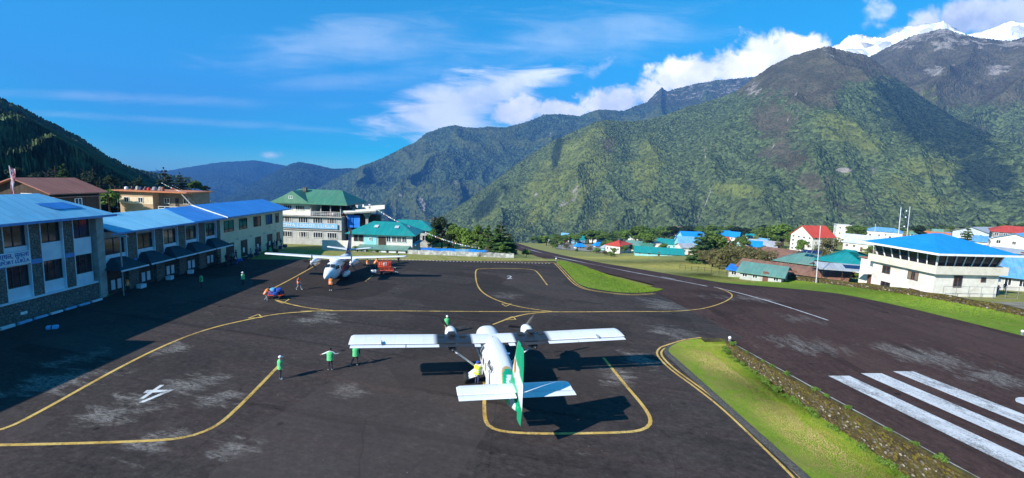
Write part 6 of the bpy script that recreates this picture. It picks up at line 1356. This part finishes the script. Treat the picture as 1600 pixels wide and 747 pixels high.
    # tail
    g = G(); plank(g, [(-3.2, 13.35, 14.35, 3.06, .13), (-3.0, 13.2, 14.35, 3.06, .16), (0, 13.2, 14.35, 3.06, .18), (3.0, 13.2, 14.35, 3.06, .16), (3.2, 13.35, 14.35, 3.06, .13)]); tp = g.obj('tailplane', M['aircraft_white'], t, True)
    for s in (-1, 1): g = G(); plank(g, [(s * .12, 14.38, 14.98, 3.05, .1), (s * 3.18, 14.38, 14.98, 3.05, .09)], sub=3); g.obj('elevator', M['aircraft_white'], tp)
    def tcol(x, y, z):
        a = 6 - y; q = (a - 13.2) / 2.4; lo, hi = 3.95 - 1.15 * q, 5.1 - .95 * q
        return WHT if lo < z < hi else GRN
    g = G(); plank(g, [(2.3, 11.6, 14.5, 0, .12), (2.75, 12.3, 14.5, 0, .14), (3.2, 12.75, 14.55, 0, .16), (5.75, 14.05, 14.95, 0, .12), (5.95, 14.25, 14.95, 0, .09)], vertical=True, sub=14, m=0)
    me = g.mesh('fin', M['livery']); me = me; bm = bmesh.new(); bm.from_mesh(me); bmesh.ops.subdivide_edges(bm, edges=bm.edges[:], cuts=1); bm.to_mesh(me); bm.free(); paint(me, tcol); fn = put('fin', me, t, True)
    g = G(); plank(g, [(1.75, 14.65, 15.55, 0, .1), (2.6, 14.56, 15.75, 0, .12), (5.2, 14.87, 15.75, 0, .1), (5.9, 14.98, 15.6, 0, .07)], vertical=True, sub=16); me = g.mesh('rudder', M['livery']); bm = bmesh.new(); bm.from_mesh(me); bmesh.ops.subdivide_edges(bm, edges=bm.edges[:], cuts=1); bm.to_mesh(me); bm.free(); paint(me, tcol); put('rudder', me, fn, True)
    for s in (-1, 1):
        g = G(); g.loft([[(s * (.082 + .0), 6 - 13.95 + .15 * math.cos(a * math.pi / 8) + (.3 if False else 0) - q * 0, 4.4 + r_ * .4 * math.sin(a * math.pi / 8)) for a in range(16)] for q, r_ in ((0, 1),)] + [[(s * .097, 6 - 13.95 + .15 * math.cos(a * math.pi / 8), 4.4 + .4 * math.sin(a * math.pi / 8)) for a in range(16)]]); g.obj('tail_emblem', pm('emblem_orange', (.6, .25, .07), (.5, .33, .12), 8, .5), fn)
aircraft_a()
def aircraft_b():
    yaw = math.pi + .1; t = thing('aeroplane', 'white twin propeller aeroplane with dark blue tail parked nose-on by the terminals', 'aeroplane', (-23.62, 63.3, .03), yaw)
    Yo = 5.0
    g = G(); g.loft(fuse([(0, .06, 1.3, 1.46), (.2, .22, 1.12, 1.62), (.8, .45, .88, 1.9), (1.6, .66, .68, 2.14), (2.1, .76, .6, 2.34), (2.7, .86, .55, 2.66), (3.4, .93, .52, 2.76), (8.6, .93, .52, 2.76), (10.6, .66, .95, 2.72), (12.4, .34, 1.5, 2.66), (13.4, .12, 1.9, 2.5)], 44, .1, Yo, p=2.3))
    me = g.mesh('fuselage', M['livery'])
    def fc(x, y, z):
        a = Yo - y
        if a > 3.3 and abs(x) > .5:
            q = z - (.6 + .28 * (a - 3.3))
            if q < 0: return NVY
            if q < .75: return RED
            if q < .9: return WHT
            if a > 9: return NVY
        if a > 10.5: return NVY
        return WHT
    paint(me, fc); fu = put('fuselage', me, t, True)
    for s in (-1, 1):
        g = G(); g.hexa([(s * .08, Yo - 1.98, 2.28), (s * .58, Yo - 2.1, 2.24), (s * .6, Yo - 2.52, 2.56), (s * .08, Yo - 2.5, 2.62)], [(s * .08, Yo - 1.93, 2.32), (s * .6, Yo - 2.05, 2.27), (s * .62, Yo - 2.47, 2.6), (s * .08, Yo - 2.45, 2.66)]); g.obj('windscreen', M['dark_glass'], fu)
        g = G(); g.hexa([(s * .7, Yo - 2.2, 2.0), (s * .86, Yo - 3.1, 2.0), (s * .84, Yo - 3.1, 2.42), (s * .7, Yo - 2.5, 2.42)], [(s * .76, Yo - 2.18, 2.0), (s * .95, Yo - 3.1, 2.0), (s * .92, Yo - 3.1, 2.42), (s * .78, Yo - 2.48, 2.42)]); g.obj('side_window', M['dark_glass'], fu)
        for i in range(6):
            g = G(); y = Yo - 4.2 - i * .75; g.box(s * .9, s * .945, y - .17, y + .17, 1.75, 2.1); g.obj('cabin_window', M['dark_glass'], fu)
    zt = lambda s: 2.95 + .045 * abs(s)
    g = G(); st = []
    for s in (-9.25, -9.05, -7, -3.2, 0, 3.2, 7, 9.05, 9.25):
        q = max(0, abs(s) - 3.2) / 6; le = 4.6 + .35 * q + (.25 if abs(s) > 9.1 else 0); st.append((s, le, 6.5 - .3 * q, zt(s), .3 - .12 * q))
    plank(g, st, yof=Yo, sub=4); wg = g.obj('wing', M['aircraft_white'], t, True)
    g = G(); g.loft(fuse([(3.9, .2, 2.5, 2.8), (4.4, .7, 2.5, 3.05), (5.5, .8, 2.5, 3.15), (7.2, .5, 2.5, 2.95), (8, .1, 2.6, 2.75)], 20, .2, Yo)); g.obj('wing_root_fairing', M['aircraft_white'], wg, True)
    for s in (-1, 1):
        x0 = 2.5 * s; g = G(); g.loft([[(p[0] + x0, p[1], p[2]) for p in r_] for r_ in fuse([(3.0, .14, 2.5, 2.78), (3.1, .3, 2.28, 2.95), (3.7, .37, 2.14, 3.02), (5, .37, 2.16, 3.08), (6.6, .25, 2.4, 3.0), (7.2, .06, 2.65, 2.85)], 20, .12, Yo)]); me = g.mesh('nacelle', M['livery']); paint(me, lambda x, y, z: WHT if z > 2.32 else NVY); en = put('nacelle', me, t, True)
        g = G(); g.loft([[(x0 + r * math.cos(a * math.pi / 6), y, 2.62 + r * math.sin(a * math.pi / 6)) for a in range(12)] for y, r in ((2.0, .15), (2.15, .13), (2.3, .06), (2.36, .01))]); sp = g.obj('spinner', M['chrome'], en, True)
        for ang in (20, 92, 164, 236, 308):
            g = G(); a = R(ang); ca, sa = math.cos(a), math.sin(a); rings = []
            for r_, w_, tw_ in ((.12, .05, .9), (.5, .1, .6), (.95, .11, .4), (1.12, .04, .3)): rings.append([(x0 + ca * r_ - sa * u * math.cos(tw_), 2.1 + u * math.sin(tw_) + v, 2.62 + sa * r_ + ca * u * math.cos(tw_)) for u, v in ((-w_, 0), (0, .018), (w_, 0), (0, -.018))])
            g.loft(rings); g.obj('propeller_blade', M['black_paint'], sp)
        g = G(); g.loft([[(p[0] + s * 1.12, p[1], p[2]) for p in r_] for r_ in fuse([(4.6, .1, .5, .8), (5.2, .4, .38, 1.05), (6.6, .42, .38, 1.05), (7.6, .1, .55, .8)], 16, .15, Yo)]); sp2 = g.obj('wheel_pod', M['livery_plain'] if 'livery_plain' in M else M['aircraft_white'], t, True)
        g = G(); g.loft([[(s * 1.35 + w_, Yo - 6 + r_ * math.cos(a * math.pi / 8), .37 + r_ * math.sin(a * math.pi / 8)) for a in range(16)] for w_, r_ in ((-.13, .2), (-.1, .37), (.1, .37), (.13, .2))]); g.obj('wheel', M['black_rubber'], sp2, True)
    g = G(); g.loft([[(w_, Yo - 1.7 + r_ * math.cos(a * math.pi / 8), .28 + r_ * math.sin(a * math.pi / 8)) for a in range(16)] for w_, r_ in ((-.1, .15), (-.08, .28), (.08, .28), (.1, .15))]); g.obj('nose_wheel', M['black_rubber'], t, True)
    g = G(); g.tube([(0, Yo - 1.7, .3), (0, Yo - 1.75, .9)], .06, 8); g.obj('nose_leg', M['chrome'], t)
    g = G(); plank(g, [(-3.3, 12.6, 13.6, 3.3, .12), (0, 12.1, 13.7, 3.0, .16), (3.3, 12.6, 13.6, 3.3, .12)], yof=Yo); g.obj('tailplane', M['aircraft_white'], t, True)
    g = G(); plank(g, [(2.5, 9.4, 13.6, 0, .14), (2.9, 10.6, 13.7, 0, .16), (3.5, 11.3, 13.75, 0, .16), (5.6, 12.9, 14.2, 0, .12), (5.85, 13.1, 14.2, 0, .09)], vertical=True, yof=Yo, sub=10); me = g.mesh('fin', M['livery']); paint(me, lambda x, y, z: RED if z > 5.25 else NVY); put('fin', me, t, True)
aircraft_b()

# ---------------------------------------------------------------- people
def person_meshes(pose):
    J = dict(pelvis=(0, 0, .93), spine=(0, .0, 1.12), chest=(0, .01, 1.34), neck=(0, .01, 1.49), head=(0, .03, 1.6), top=(0, .02, 1.7), nose=(0, .125, 1.59))
    for s, n in ((-1, 'l'), (1, 'r')):
        J.update({n + 'sh': (s * .17, 0, 1.41), n + 'el': (s * .23, -.02, 1.13), n + 'wr': (s * .22, .08, .9), n + 'ha': (s * .22, .1, .83), n + 'hip': (s * .09, 0, .9), n + 'kn': (s * .1, .02, .49), n + 'an': (s * .1, -.02, .09), n + 'to': (s * .12, .15, .04)})
    if pose == 'walk': J.update(lkn=(-.1, .2, .5), lan=(-.1, .28, .1), lto=(-.11, .44, .07), rkn=(.1, -.02, .5), ran=(.1, -.3, .16), rto=(.1, -.18, .03), lel=(-.23, -.12, 1.15), lwr=(-.21, -.1, .92), lha=(-.21, -.08, .86), rel=(.24, .08, 1.15), rwr=(.2, .26, 1.0), rha=(.19, .32, .97))
    if pose == 'arms_out': J.update(lel=(-.42, .03, 1.3), lwr=(-.62, .14, 1.2), lha=(-.68, .17, 1.17), rel=(.4, .03, 1.25), rwr=(.6, .16, 1.24), rha=(.66, .2, 1.24), lan=(-.13, -.02, .09), lto=(-.15, .15, .04), ran=(.13, -.02, .09), rto=(.16, .15, .04))
    if pose == 'stride': J.update(lkn=(-.2, .05, .5), lan=(-.38, -.02, .1), lto=(-.42, .13, .05), rkn=(.1, .05, .49), ran=(.1, -.02, .09), rto=(.13, .15, .04), lel=(-.32, .1, 1.15), lwr=(-.3, .3, 1.02), lha=(-.3, .37, 1.0), rel=(.27, -.02, 1.14), rwr=(.3, .05, .9), rha=(.3, .07, .84))
    if pose == 'reach': J.update(lel=(-.2, .25, 1.42), lwr=(-.16, .5, 1.5), lha=(-.15, .57, 1.52), rel=(.24, .2, 1.3), rwr=(.18, .45, 1.35), rha=(.17, .52, 1.36))
    if pose == 'push':
        for k_ in ('chest', 'neck', 'head', 'top', 'nose', 'lsh', 'rsh'): x, y, z = J[k_]; J[k_] = (x, y + (z - .93) * .55, z - (z - .93) * .12)
        J['spine'] = (0, .1, 1.1); J.update(lel=(-.24, .42, 1.12), lwr=(-.22, .62, 1.0), lha=(-.22, .69, .98), rel=(.24, .42, 1.12), rwr=(.22, .62, 1.0), rha=(.22, .69, .98), lkn=(-.1, .12, .5), lan=(-.1, -.2, .1), lto=(-.1, -.03, .04), rkn=(.1, .22, .5), ran=(.1, .2, .09), rto=(.1, .37, .04))
    if pose == 'phone': J.update(lel=(-.24, .12, 1.22), lwr=(-.1, .24, 1.42), lha=(-.06, .25, 1.49), rel=(.24, .12, 1.22), rwr=(.1, .24, 1.42), rha=(.06, .25, 1.49))
    rad = dict(pelvis=.15, spine=.135, chest=.155, neck=.06, head=.1, top=.075, nose=.02, sh=.075, el=.047, wr=.032, ha=.036, hip=.1, kn=.062, an=.045, to=.04)
    names = list(J); E_ = [('pelvis', 'spine'), ('spine', 'chest'), ('chest', 'neck'), ('neck', 'head'), ('head', 'top'), ('head', 'nose')]
    for n in 'lr': E_ += [('chest', n + 'sh'), (n + 'sh', n + 'el'), (n + 'el', n + 'wr'), (n + 'wr', n + 'ha'), ('pelvis', n + 'hip'), (n + 'hip', n + 'kn'), (n + 'kn', n + 'an'), (n + 'an', n + 'to')]
    V_ = [J[k_] for k_ in names]; RR = [rad.get(k_, rad.get(k_[1:], .05)) for k_ in names]; ed = [(names.index(a), names.index(b_)) for a, b_ in E_]
    fing = []
    for n in 'lr':
        wv, hv = Vector(J[n + 'wr']), Vector(J[n + 'ha']); d = (hv - wv).normalized(); sd = d.cross(Vector((0, 1, .2))).normalized(); s = -1 if n == 'l' else 1
        for k_, L in ((-.03, .075), (-.01, .088), (.01, .083), (.03, .066)):
            fing.append([hv + sd * k_ + d * .02, hv + sd * k_ + d * (.02 + L * .5) + Vector((0, .008, 0)), hv + sd * k_ * 1.1 + d * (.02 + L * .9) + Vector((0, .03, -.01))])
        fing.append([hv + sd * .03 * 1.0, hv + sd * .055 + d * .02 + Vector((0, .015, 0)), hv + sd * .06 + d * .05 + Vector((0, .03, 0))])
    me = bpy.data.meshes.new('body'); me.from_pydata(V_, ed, []); o = bpy.data.objects.new('body', me); COL.objects.link(o)
    md = o.modifiers.new('skin', 'SKIN'); md.use_smooth_shade = True
    for i, sv in enumerate(me.skin_vertices[0].data): sv.radius = (RR[i], RR[i] * (.78 if names[i] in ('pelvis', 'spine', 'chest') else 1)); sv.use_root = names[i] == 'pelvis'
    o.modifiers.new('sub', 'SUBSURF').levels = 1
    dg = bpy.context.evaluated_depsgraph_get(); out = bpy.data.meshes.new_from_object(o.evaluated_get(dg)); bpy.data.objects.remove(o)
    bm = bmesh.new(); bm.from_mesh(out)
    g = G()
    for f_ in fing: g.tube(f_, [.012, .0105, .008], 5)
    tmp = bpy.data.meshes.new('t'); tmp.from_pydata(g.v, [], g.f); bm.from_mesh(tmp); bm.to_mesh(out); bm.free()
    HN = [Vector(J['lha']), Vector(J['rha'])]; hd = Vector(J['head'])
    mi = []
    for p in out.polygons:
        c = p.center
        if min((c - h_).length for h_ in HN) < .12 and c.z > .3: mi.append(0)
        elif (c - hd).length < .165 and c.z > hd.z - .1: mi.append(0)
        elif c.z < .115: mi.append(3)
        elif c.z < .93 - (.0 if pose != 'push' else -.03) and abs(c.x) < .5: mi.append(2)
        else: mi.append(1)
    # forearms hanging beside the hips keep the sleeve material
    for i, p in enumerate(out.polygons):
        if mi[i] == 2:
            c = p.center
            for n in 'lr':
                a, b_ = Vector(J[n + 'el']), Vector(J[n + 'wr']); t_ = max(0, min(1, (c - a).dot(b_ - a) / (b_ - a).length_squared))
                if (c - a - (b_ - a) * t_).length < .07 and c.z > .86 and abs(c.x) > .165: mi[i] = 1
    vest = G(); pl, ck = Vector(J['pelvis']), Vector(J['neck']); ax = ck - pl; rings = []
    for q, wx, wy in ((-.24, .245, .185), (.15, .23, .175), (.45, .235, .175), (.7, .25, .18), (.86, .235, .145), (.98, .1, .085)):
        c = pl + ax * q; n_ = ax.normalized(); f_ = Vector((0, n_.z, -n_.y)); rings.append([tuple(c + Vector((1, 0, 0)) * wx * math.cos(k_ * math.pi / 8) + f_ * wy * math.sin(k_ * math.pi / 8)) for k_ in range(16)])
    vest.loft(rings, cap=False); tape = G()
    for q in (.12, .34):
        c = pl + ax * q; n_ = ax.normalized(); f_ = Vector((0, n_.z, -n_.y)); rr_ = []
        for dq in (-.022, .022): cc = c + n_ * dq; rr_.append([tuple(cc + Vector((1, 0, 0)) * .237 * math.cos(k_ * math.pi / 8) + f_ * .181 * math.sin(k_ * math.pi / 8)) for k_ in range(16)])
        tape.loft(rr_, cap=False)
    cap = G(); c = hd + Vector((0, -.012, .03)); cap.ell(tuple(c), (.112, .122, .115), 12, 6, 0, .42, 1.0); cap2 = G(); cap2.ell(tuple(c), (.114, .125, .118), 12, 6, 0, .42, 1.0); cap2.hexa([(c.x - .08, c.y + .08, c.z + .0), (c.x + .08, c.y + .08, c.z + .0), (c.x + .06, c.y + .21, c.z - .02), (c.x - .06, c.y + .21, c.z - .02)], [(c.x - .08, c.y + .08, c.z + .02), (c.x + .08, c.y + .08, c.z + .02), (c.x + .06, c.y + .21, c.z - .005), (c.x - .06, c.y + .21, c.z - .005)])
    return out, mi, vest, tape, cap, cap2
PM = {}
def person(pose, loc, rz, label, vest=None, shirt='dark_cloth', trousers='dark_cloth', shoes='shoe_dark', head='hair', group=None, h=1.0, tape=True):
    if pose not in PM: PM[pose] = person_meshes(pose)
    out, mi, vg, tg, cg, c2 = PM[pose]
    me = out.copy(); me.name = 'body'; me.materials.clear()
    for m in ('skin', shirt, trousers, shoes): me.materials.append(M[m])
    me.polygons.foreach_set('material_index', mi); me.polygons.foreach_set('use_smooth', [True] * len(mi))
    t = thing('person', label, 'person', loc, rz, group); t.scale = (h, h, h); put('body', me, t)
    if vest:
        tape = tape and vest != 'green_cloth'
        o = put('vest', cached(('vest', pose, vest), lambda: vg.mesh('vest', M[vest])), t, True)
        if tape: put('reflective_tape', cached(('tape', pose), lambda: tg.mesh('reflective_tape', M['silver_tape'])), o, True)
    if head == 'hair': put('hair', cached(('hair', pose), lambda: cg.mesh('hair', M['hair'])), t, True)
    else: put('cap', cached(('cap', pose, head), lambda: c2.mesh('cap', M[head])), t, True)
    return t
def at(px, py, z=.035): g_ = gz(px, py, .03); return (g_[0], g_[1], z)
person('stand', at(438, 593), R(-60), 'man in green vest and cream cap standing at the end of the left yellow line', 'green_cloth', 'grey_cloth', 'dark_cloth', 'shoe_white', 'white_cloth')
person('arms_out', at(516, 579), R(10), 'man in green vest over white sleeves holding both arms out', 'green_cloth', 'white_cloth', 'dark_cloth', 'shoe_white')
person('stride', at(556, 572), R(20), 'worker in green vest with legs apart under the left wing tip', 'green_cloth', 'dark_cloth', 'dark_cloth', 'shoe_white')
person('stand', at(698, 521), R(200), 'person in green vest and tan trousers in front of the left engine', 'green_cloth', 'dark_cloth', 'tan_cloth', 'shoe_white', 'white_cloth')
person('reach', at(745, 601), R(-30), 'man in lime vest and blue cap reaching to the cabin door', 'lime_cloth', 'white_cloth', 'navy_cloth', 'shoe_dark', 'blue_bag')
person('walk', at(467, 453), R(-100), 'porter in red-orange vest and pale trousers walking left of the parked nose', 'red_orange_cloth', 'dark_cloth', 'grey_cloth', 'shoe_white')
person('stand', at(517, 454), R(175), 'marshaller in bright orange vest right under the aeroplane nose', 'orange_cloth', 'orange_cloth', 'dark_cloth', 'shoe_white')
person('push', at(415, 471), R(-84), 'porter in orange vest bending to push the blue bag trolley', 'orange_cloth', 'red_orange_cloth', 'grey_cloth', 'shoe_dark')
person('stand', at(380, 446), R(80), 'person in pale green vest standing in the terminal shade', 'green_cloth', 'white_cloth', 'dark_cloth', 'shoe_dark', 'white_cloth')
person('stand', at(315, 450), R(120), 'person in dull green vest deep in the shade near the awnings', 'green_cloth', 'dark_cloth', 'dark_cloth', 'shoe_dark')
person('stand', (-43.6, 53.0, .035), R(-80), 'person in orange vest in the doorway below the first awning', 'orange_cloth', 'dark_cloth', 'dark_cloth', 'shoe_dark')
person('stand', at(423, 400), R(150), 'person in light green vest at the far corner of the cream block', 'green_cloth', 'dark_cloth', 'dark_cloth', 'shoe_dark')
person('walk', at(574, 422), R(-90), 'porter in orange vest left of the red baggage trolleys', 'orange_cloth', 'orange_cloth', 'dark_cloth', 'shoe_dark')
person('push', at(586, 420), R(-80), 'porter in yellow-orange jacket leaning over the baggage trolley', 'orange_cloth', 'orange_cloth', 'dark_cloth', 'shoe_dark')
person('stand', at(622.5, 413.5), R(-140), 'person in dark clothes standing beneath the right wing tip of the far aeroplane', None, 'dark_cloth', 'dark_cloth', 'shoe_dark')
for px, py, lab, po, m in ((1558, 462, 'person in dark blue clothes photographing on the courtyard by the tower', 'phone', 'navy_cloth'), (1569, 457, 'second person in blue behind the photographer on the courtyard', 'stand', 'navy_cloth')):
    P = hit(px, py); person(po, (P[0], P[1], P[2] + .08), R(150), lab, None, m, m, 'shoe_dark')
rp = random.Random(31)
for i in range(13):
    y = 70.0 + i * 1.55 + rp.uniform(-.4, .4); x = WX + rp.uniform(.9, 2.4)
    ps_, ck_ = rp.choice(('stand', 'stand', 'phone', 'walk')), rp.choice(('dark_cloth', 'navy_cloth', 'grey_cloth'))
    person(ps_, (x, y, .035), rp.uniform(0, 6.28), 'traveller in ' + {'dark_cloth': 'black', 'navy_cloth': 'navy', 'grey_cloth': 'grey'}[ck_] + ' jacket ' + {'stand': 'standing', 'phone': 'holding a phone', 'walk': 'walking'}[ps_] + ' by the ' + ('near' if i < 4 else 'middle' if i < 9 else 'far') + ' doors of the cream block', None, ck_, 'dark_cloth', 'shoe_dark', 'hair', 'travellers waiting at the cream block', rp.uniform(.92, 1.03))
for i in range(12):
    x = -43.8 + i * .53; person(rp.choice(('stand', 'phone')), (x, 104 - .1 + rp.uniform(0, 2.5), 4.03 - .0), rp.uniform(2.2, 4), 'visitor on the covered balcony of the lodge', None, rp.choice(('dark_cloth', 'navy_cloth', 'white_cloth', 'red_cloth')), 'dark_cloth', 'shoe_dark', 'hair', 'visitors on the lodge balcony').location.z = 4.025
for i, x in enumerate((-36.6, -36.0, -35.1, -34.2, -33.2, -32.1)):
    z = -.8 + 6.2 + .1 * (x + 37.4) + .25; person('phone' if i % 2 else 'stand', (x, 104.6 + (i % 3), z), rp.uniform(2.4, 3.6), 'visitor standing at the white parapet of the lodge terrace', None, rp.choice(('dark_cloth', 'navy_cloth', 'white_cloth', 'grey_cloth')), 'dark_cloth', 'shoe_dark', 'hair', 'visitors on the lodge terrace')
# ---------------------------------------------------------------- baggage, trolleys, small things
def bag(label, loc, rz, sx, sy, sz, m, group=None, strap='black_paint'):
    t = thing('bag', label, 'bag', loc, rz, group); key = ('bag', sx, sy, sz, m)
    def mk():
        bm = bmesh.new(); bmesh.ops.create_cube(bm, size=1); bmesh.ops.bevel(bm, geom=bm.edges[:], offset=.16, segments=2, affect='EDGES', profile=.6)
        for v in bm.verts: v.co.x *= sx; v.co.y *= sy; v.co.z = (v.co.z + .5) * sz; v.co.z *= 1 + .06 * math.sin(v.co.x * 9)
        me = bpy.data.meshes.new('bag_body'); bm.to_mesh(me); bm.free(); me.materials.append(M[m]); return me
    put('bag_body', cached(key, mk), t, True)
    g = G(); g.box(-.04, .04, -sy * .52, sy * .52, sz * .2, sz * 1.03); g.obj('strap', M[strap], t); return t
def wheel(parent, x, y, r, w_=.06):
    g = G(); g.loft([[(x + q, y + rr0 * math.cos(a * math.pi / 7), r + rr0 * math.sin(a * math.pi / 7)) for a in range(14)] for q, rr0 in ((-w_, r * .6), (-w_ * .8, r), (w_ * .8, r), (w_, r * .6))]); return g.obj('wheel', M['black_rubber'], parent, True)
q = at(431, 466); tro = thing('trolley', 'flat orange hand trolley stacked with blue bags at the taxi line', 'trolley', q, R(-80))
g = G(); g.box(-.45, .45, -.9, .9, .38, .45); g.obj('platform', M['red_metal'], tro)
for x, y in ((-.4, -.6), (.4, -.6), (-.4, .6), (.4, .6)): wheel(tro, x, y, .19)
g = G(); g.tube([(-.4, -.9, .45), (-.4, -1.1, 1.0), (.4, -1.1, 1.0), (.4, -.9, .45)], .03, 6); g.obj('handle', M['red_metal'], tro)
cz = math.cos(R(-80)); sz_ = math.sin(R(-80))
for i, (a, b_, z, lab, m) in enumerate(((-.2, -.5, .45, 'dark blue bag, lower rear of the trolley pile', 'blue_bag'), (.2, .0, .45, 'dark blue bag, lower middle of the trolley pile', 'blue_bag'), (-.15, .55, .45, 'dark blue bag, lower front of the trolley pile', 'navy_cloth'), (0, -.3, .82, 'pale blue bag on top of the trolley pile', 'lightblue_bag'), (.05, .35, .82, 'blue duffel on top front of the trolley pile', 'blue_bag'))):
    bag(lab, (q[0] + a * cz - b_ * sz_, q[1] + a * sz_ + b_ * cz, q[2] + z), R(-80 + 15 * (i % 3)), .75, .5, .36, m)
for lab, px, py, tall in (('red baggage trolley with tall rails behind the other red trolley', 601, 421, 1), ('low red baggage trolley nearest the yellow line end', 604, 428, 0)):
    q = at(px, py); c = thing('baggage_trolley', lab, 'trolley', q, R(-78)); c.scale = (.8, .72, .85); g = G(); g.box(-.75, .75, -1.35, 1.35, .5, .62); g.obj('platform', M['red_metal'], c)
    for x, y in ((-.65, -.95), (.65, -.95), (-.65, .95), (.65, .95)): wheel(c, x, y, .25, .08)
    for x in (-.72, .72):
        for zz in ((.9, 1.25, 1.6) if tall else (.85,)): g = G(); g.tube([(x, -1.3, zz), (x, 1.3, zz)], .035, 6); g.obj('rail', M['red_metal'], c)
        for y in (-1.3, -.45, .45, 1.3): g = G(); g.tube([(x, y, .6), (x, y, 1.62 if tall else .88)], .035, 6); g.obj('rail_post', M['red_metal'], c)
    g = G(); g.tube([(0, 1.35, .5), (0, 2.3, .25)], .04, 6); g.obj('tow_bar', M['pole_white'], c)
q = at(601, 421)
for i, (a, b_, m, lab) in enumerate(((-.6, .1, 'red_orange_cloth', 'orange-red bag on the railed red trolley'), (.1, -.1, 'white_cloth', 'pale bag on the railed red trolley'), (.7, .15, 'red_cloth', 'dark red bag on the railed red trolley'))): bag(lab, (q[0] + a, q[1] + b_, .62), .3 * i, .6, .45, .5, m)
q = at(584, 426); bag('pale bag lying on the apron beside the red trolleys', (q[0], q[1], .035), .4, .8, .5, .4, 'white_cloth')
rb = random.Random(5)
for i in range(11):
    y = 69.5 + i * 1.9; bag('dark bag heaped on the ground along the cream block', (WX + rb.uniform(1.2, 3.0), y + rb.uniform(-.5, .5), .035), rb.uniform(0, 3), .8, .5, rb.choice((.4, .55)), rb.choice(('navy_cloth', 'dark_cloth', 'blue_bag')), 'bags along the cream block')
for i, (y, lab) in enumerate(((55.3, 'white litter box beside the second awning door'), (60.0, 'pale sack beside the third awning door'), (64.0, 'white crate beside the fourth awning door'))):
    t = thing('crate', lab, 'crate', (WX + .7, y, .03), .2 * i); g = G(); g.box(-.3, .3, -.4, .4, .0, .4); g.obj('crate_box', M['pale_panel'], t); g = G(); g.box(-.32, .32, -.42, .42, .403, .45); g.obj('lid', M['white_cloth'], t)
q = at(82, 514); bag('blue and white bundle lying on the shaded apron', (q[0], q[1], .035), .5, .8, .5, .3, 'lightblue_bag')
# prayer flags
def flags(label, A, B, sag, n, sz):
    A, B = Vector(A), Vector(B); f_ = lambda u: A.lerp(B, u) - Vector((0, 0, sag * 4 * u * (1 - u)))
    t = thing('prayer_flags', label, 'flags', tuple(A)); g = G(); g.tube([f_(i / 20) - A for i in range(21)], .012, 4); g.obj('cord', M['grey_cloth'], t)
    cols = [pm('flag_' + nm, c, None, 3, .8) for nm, c in (('blue', (.1, .25, .6)), ('white', (.75, .75, .75)), ('red', (.6, .1, .08)), ('green', (.12, .4, .18)), ('yellow', (.75, .6, .1)))] if 'flagc' not in MESH else MESH['flagc']
    MESH['flagc'] = cols; d = (B - A).normalized()
    for i in range(n):
        p = f_((i + .5) / n) - A; hz = d * sz * .5; g = G(); dn = Vector((.05 * math.sin(i), .12 * math.sin(i * 1.7), -sz * 1.1)); k_ = [p - hz, p + hz, p + hz + dn, p - hz + dn]; e_ = Vector((0, .012, 0))
        g.hexa([v for v in k_], [v + e_ for v in k_]); g.obj('flag', cols[i % 5 if i % 2 else 1], t)
flags('string of pale prayer flags sloping from the lodge terrace to the teal roof', atY(587, 325, 103.5), atY(641, 354, 97), .3, 26, .2)
flags('string of prayer flags sloping from the teal roof through the trees to the fence', atY(664, 362, 97), atY(752, 387, 96.4), .5, 34, .2)
flags('string of prayer flags above the stair of the cream house', atY(252, 285, 96), atY(300, 303, 96), .3, 20, .15)
flags('string of prayer flags running down right behind the deep blue roof', atY(268, 288, 100), atY(345, 318, 110), .4, 24, .18)
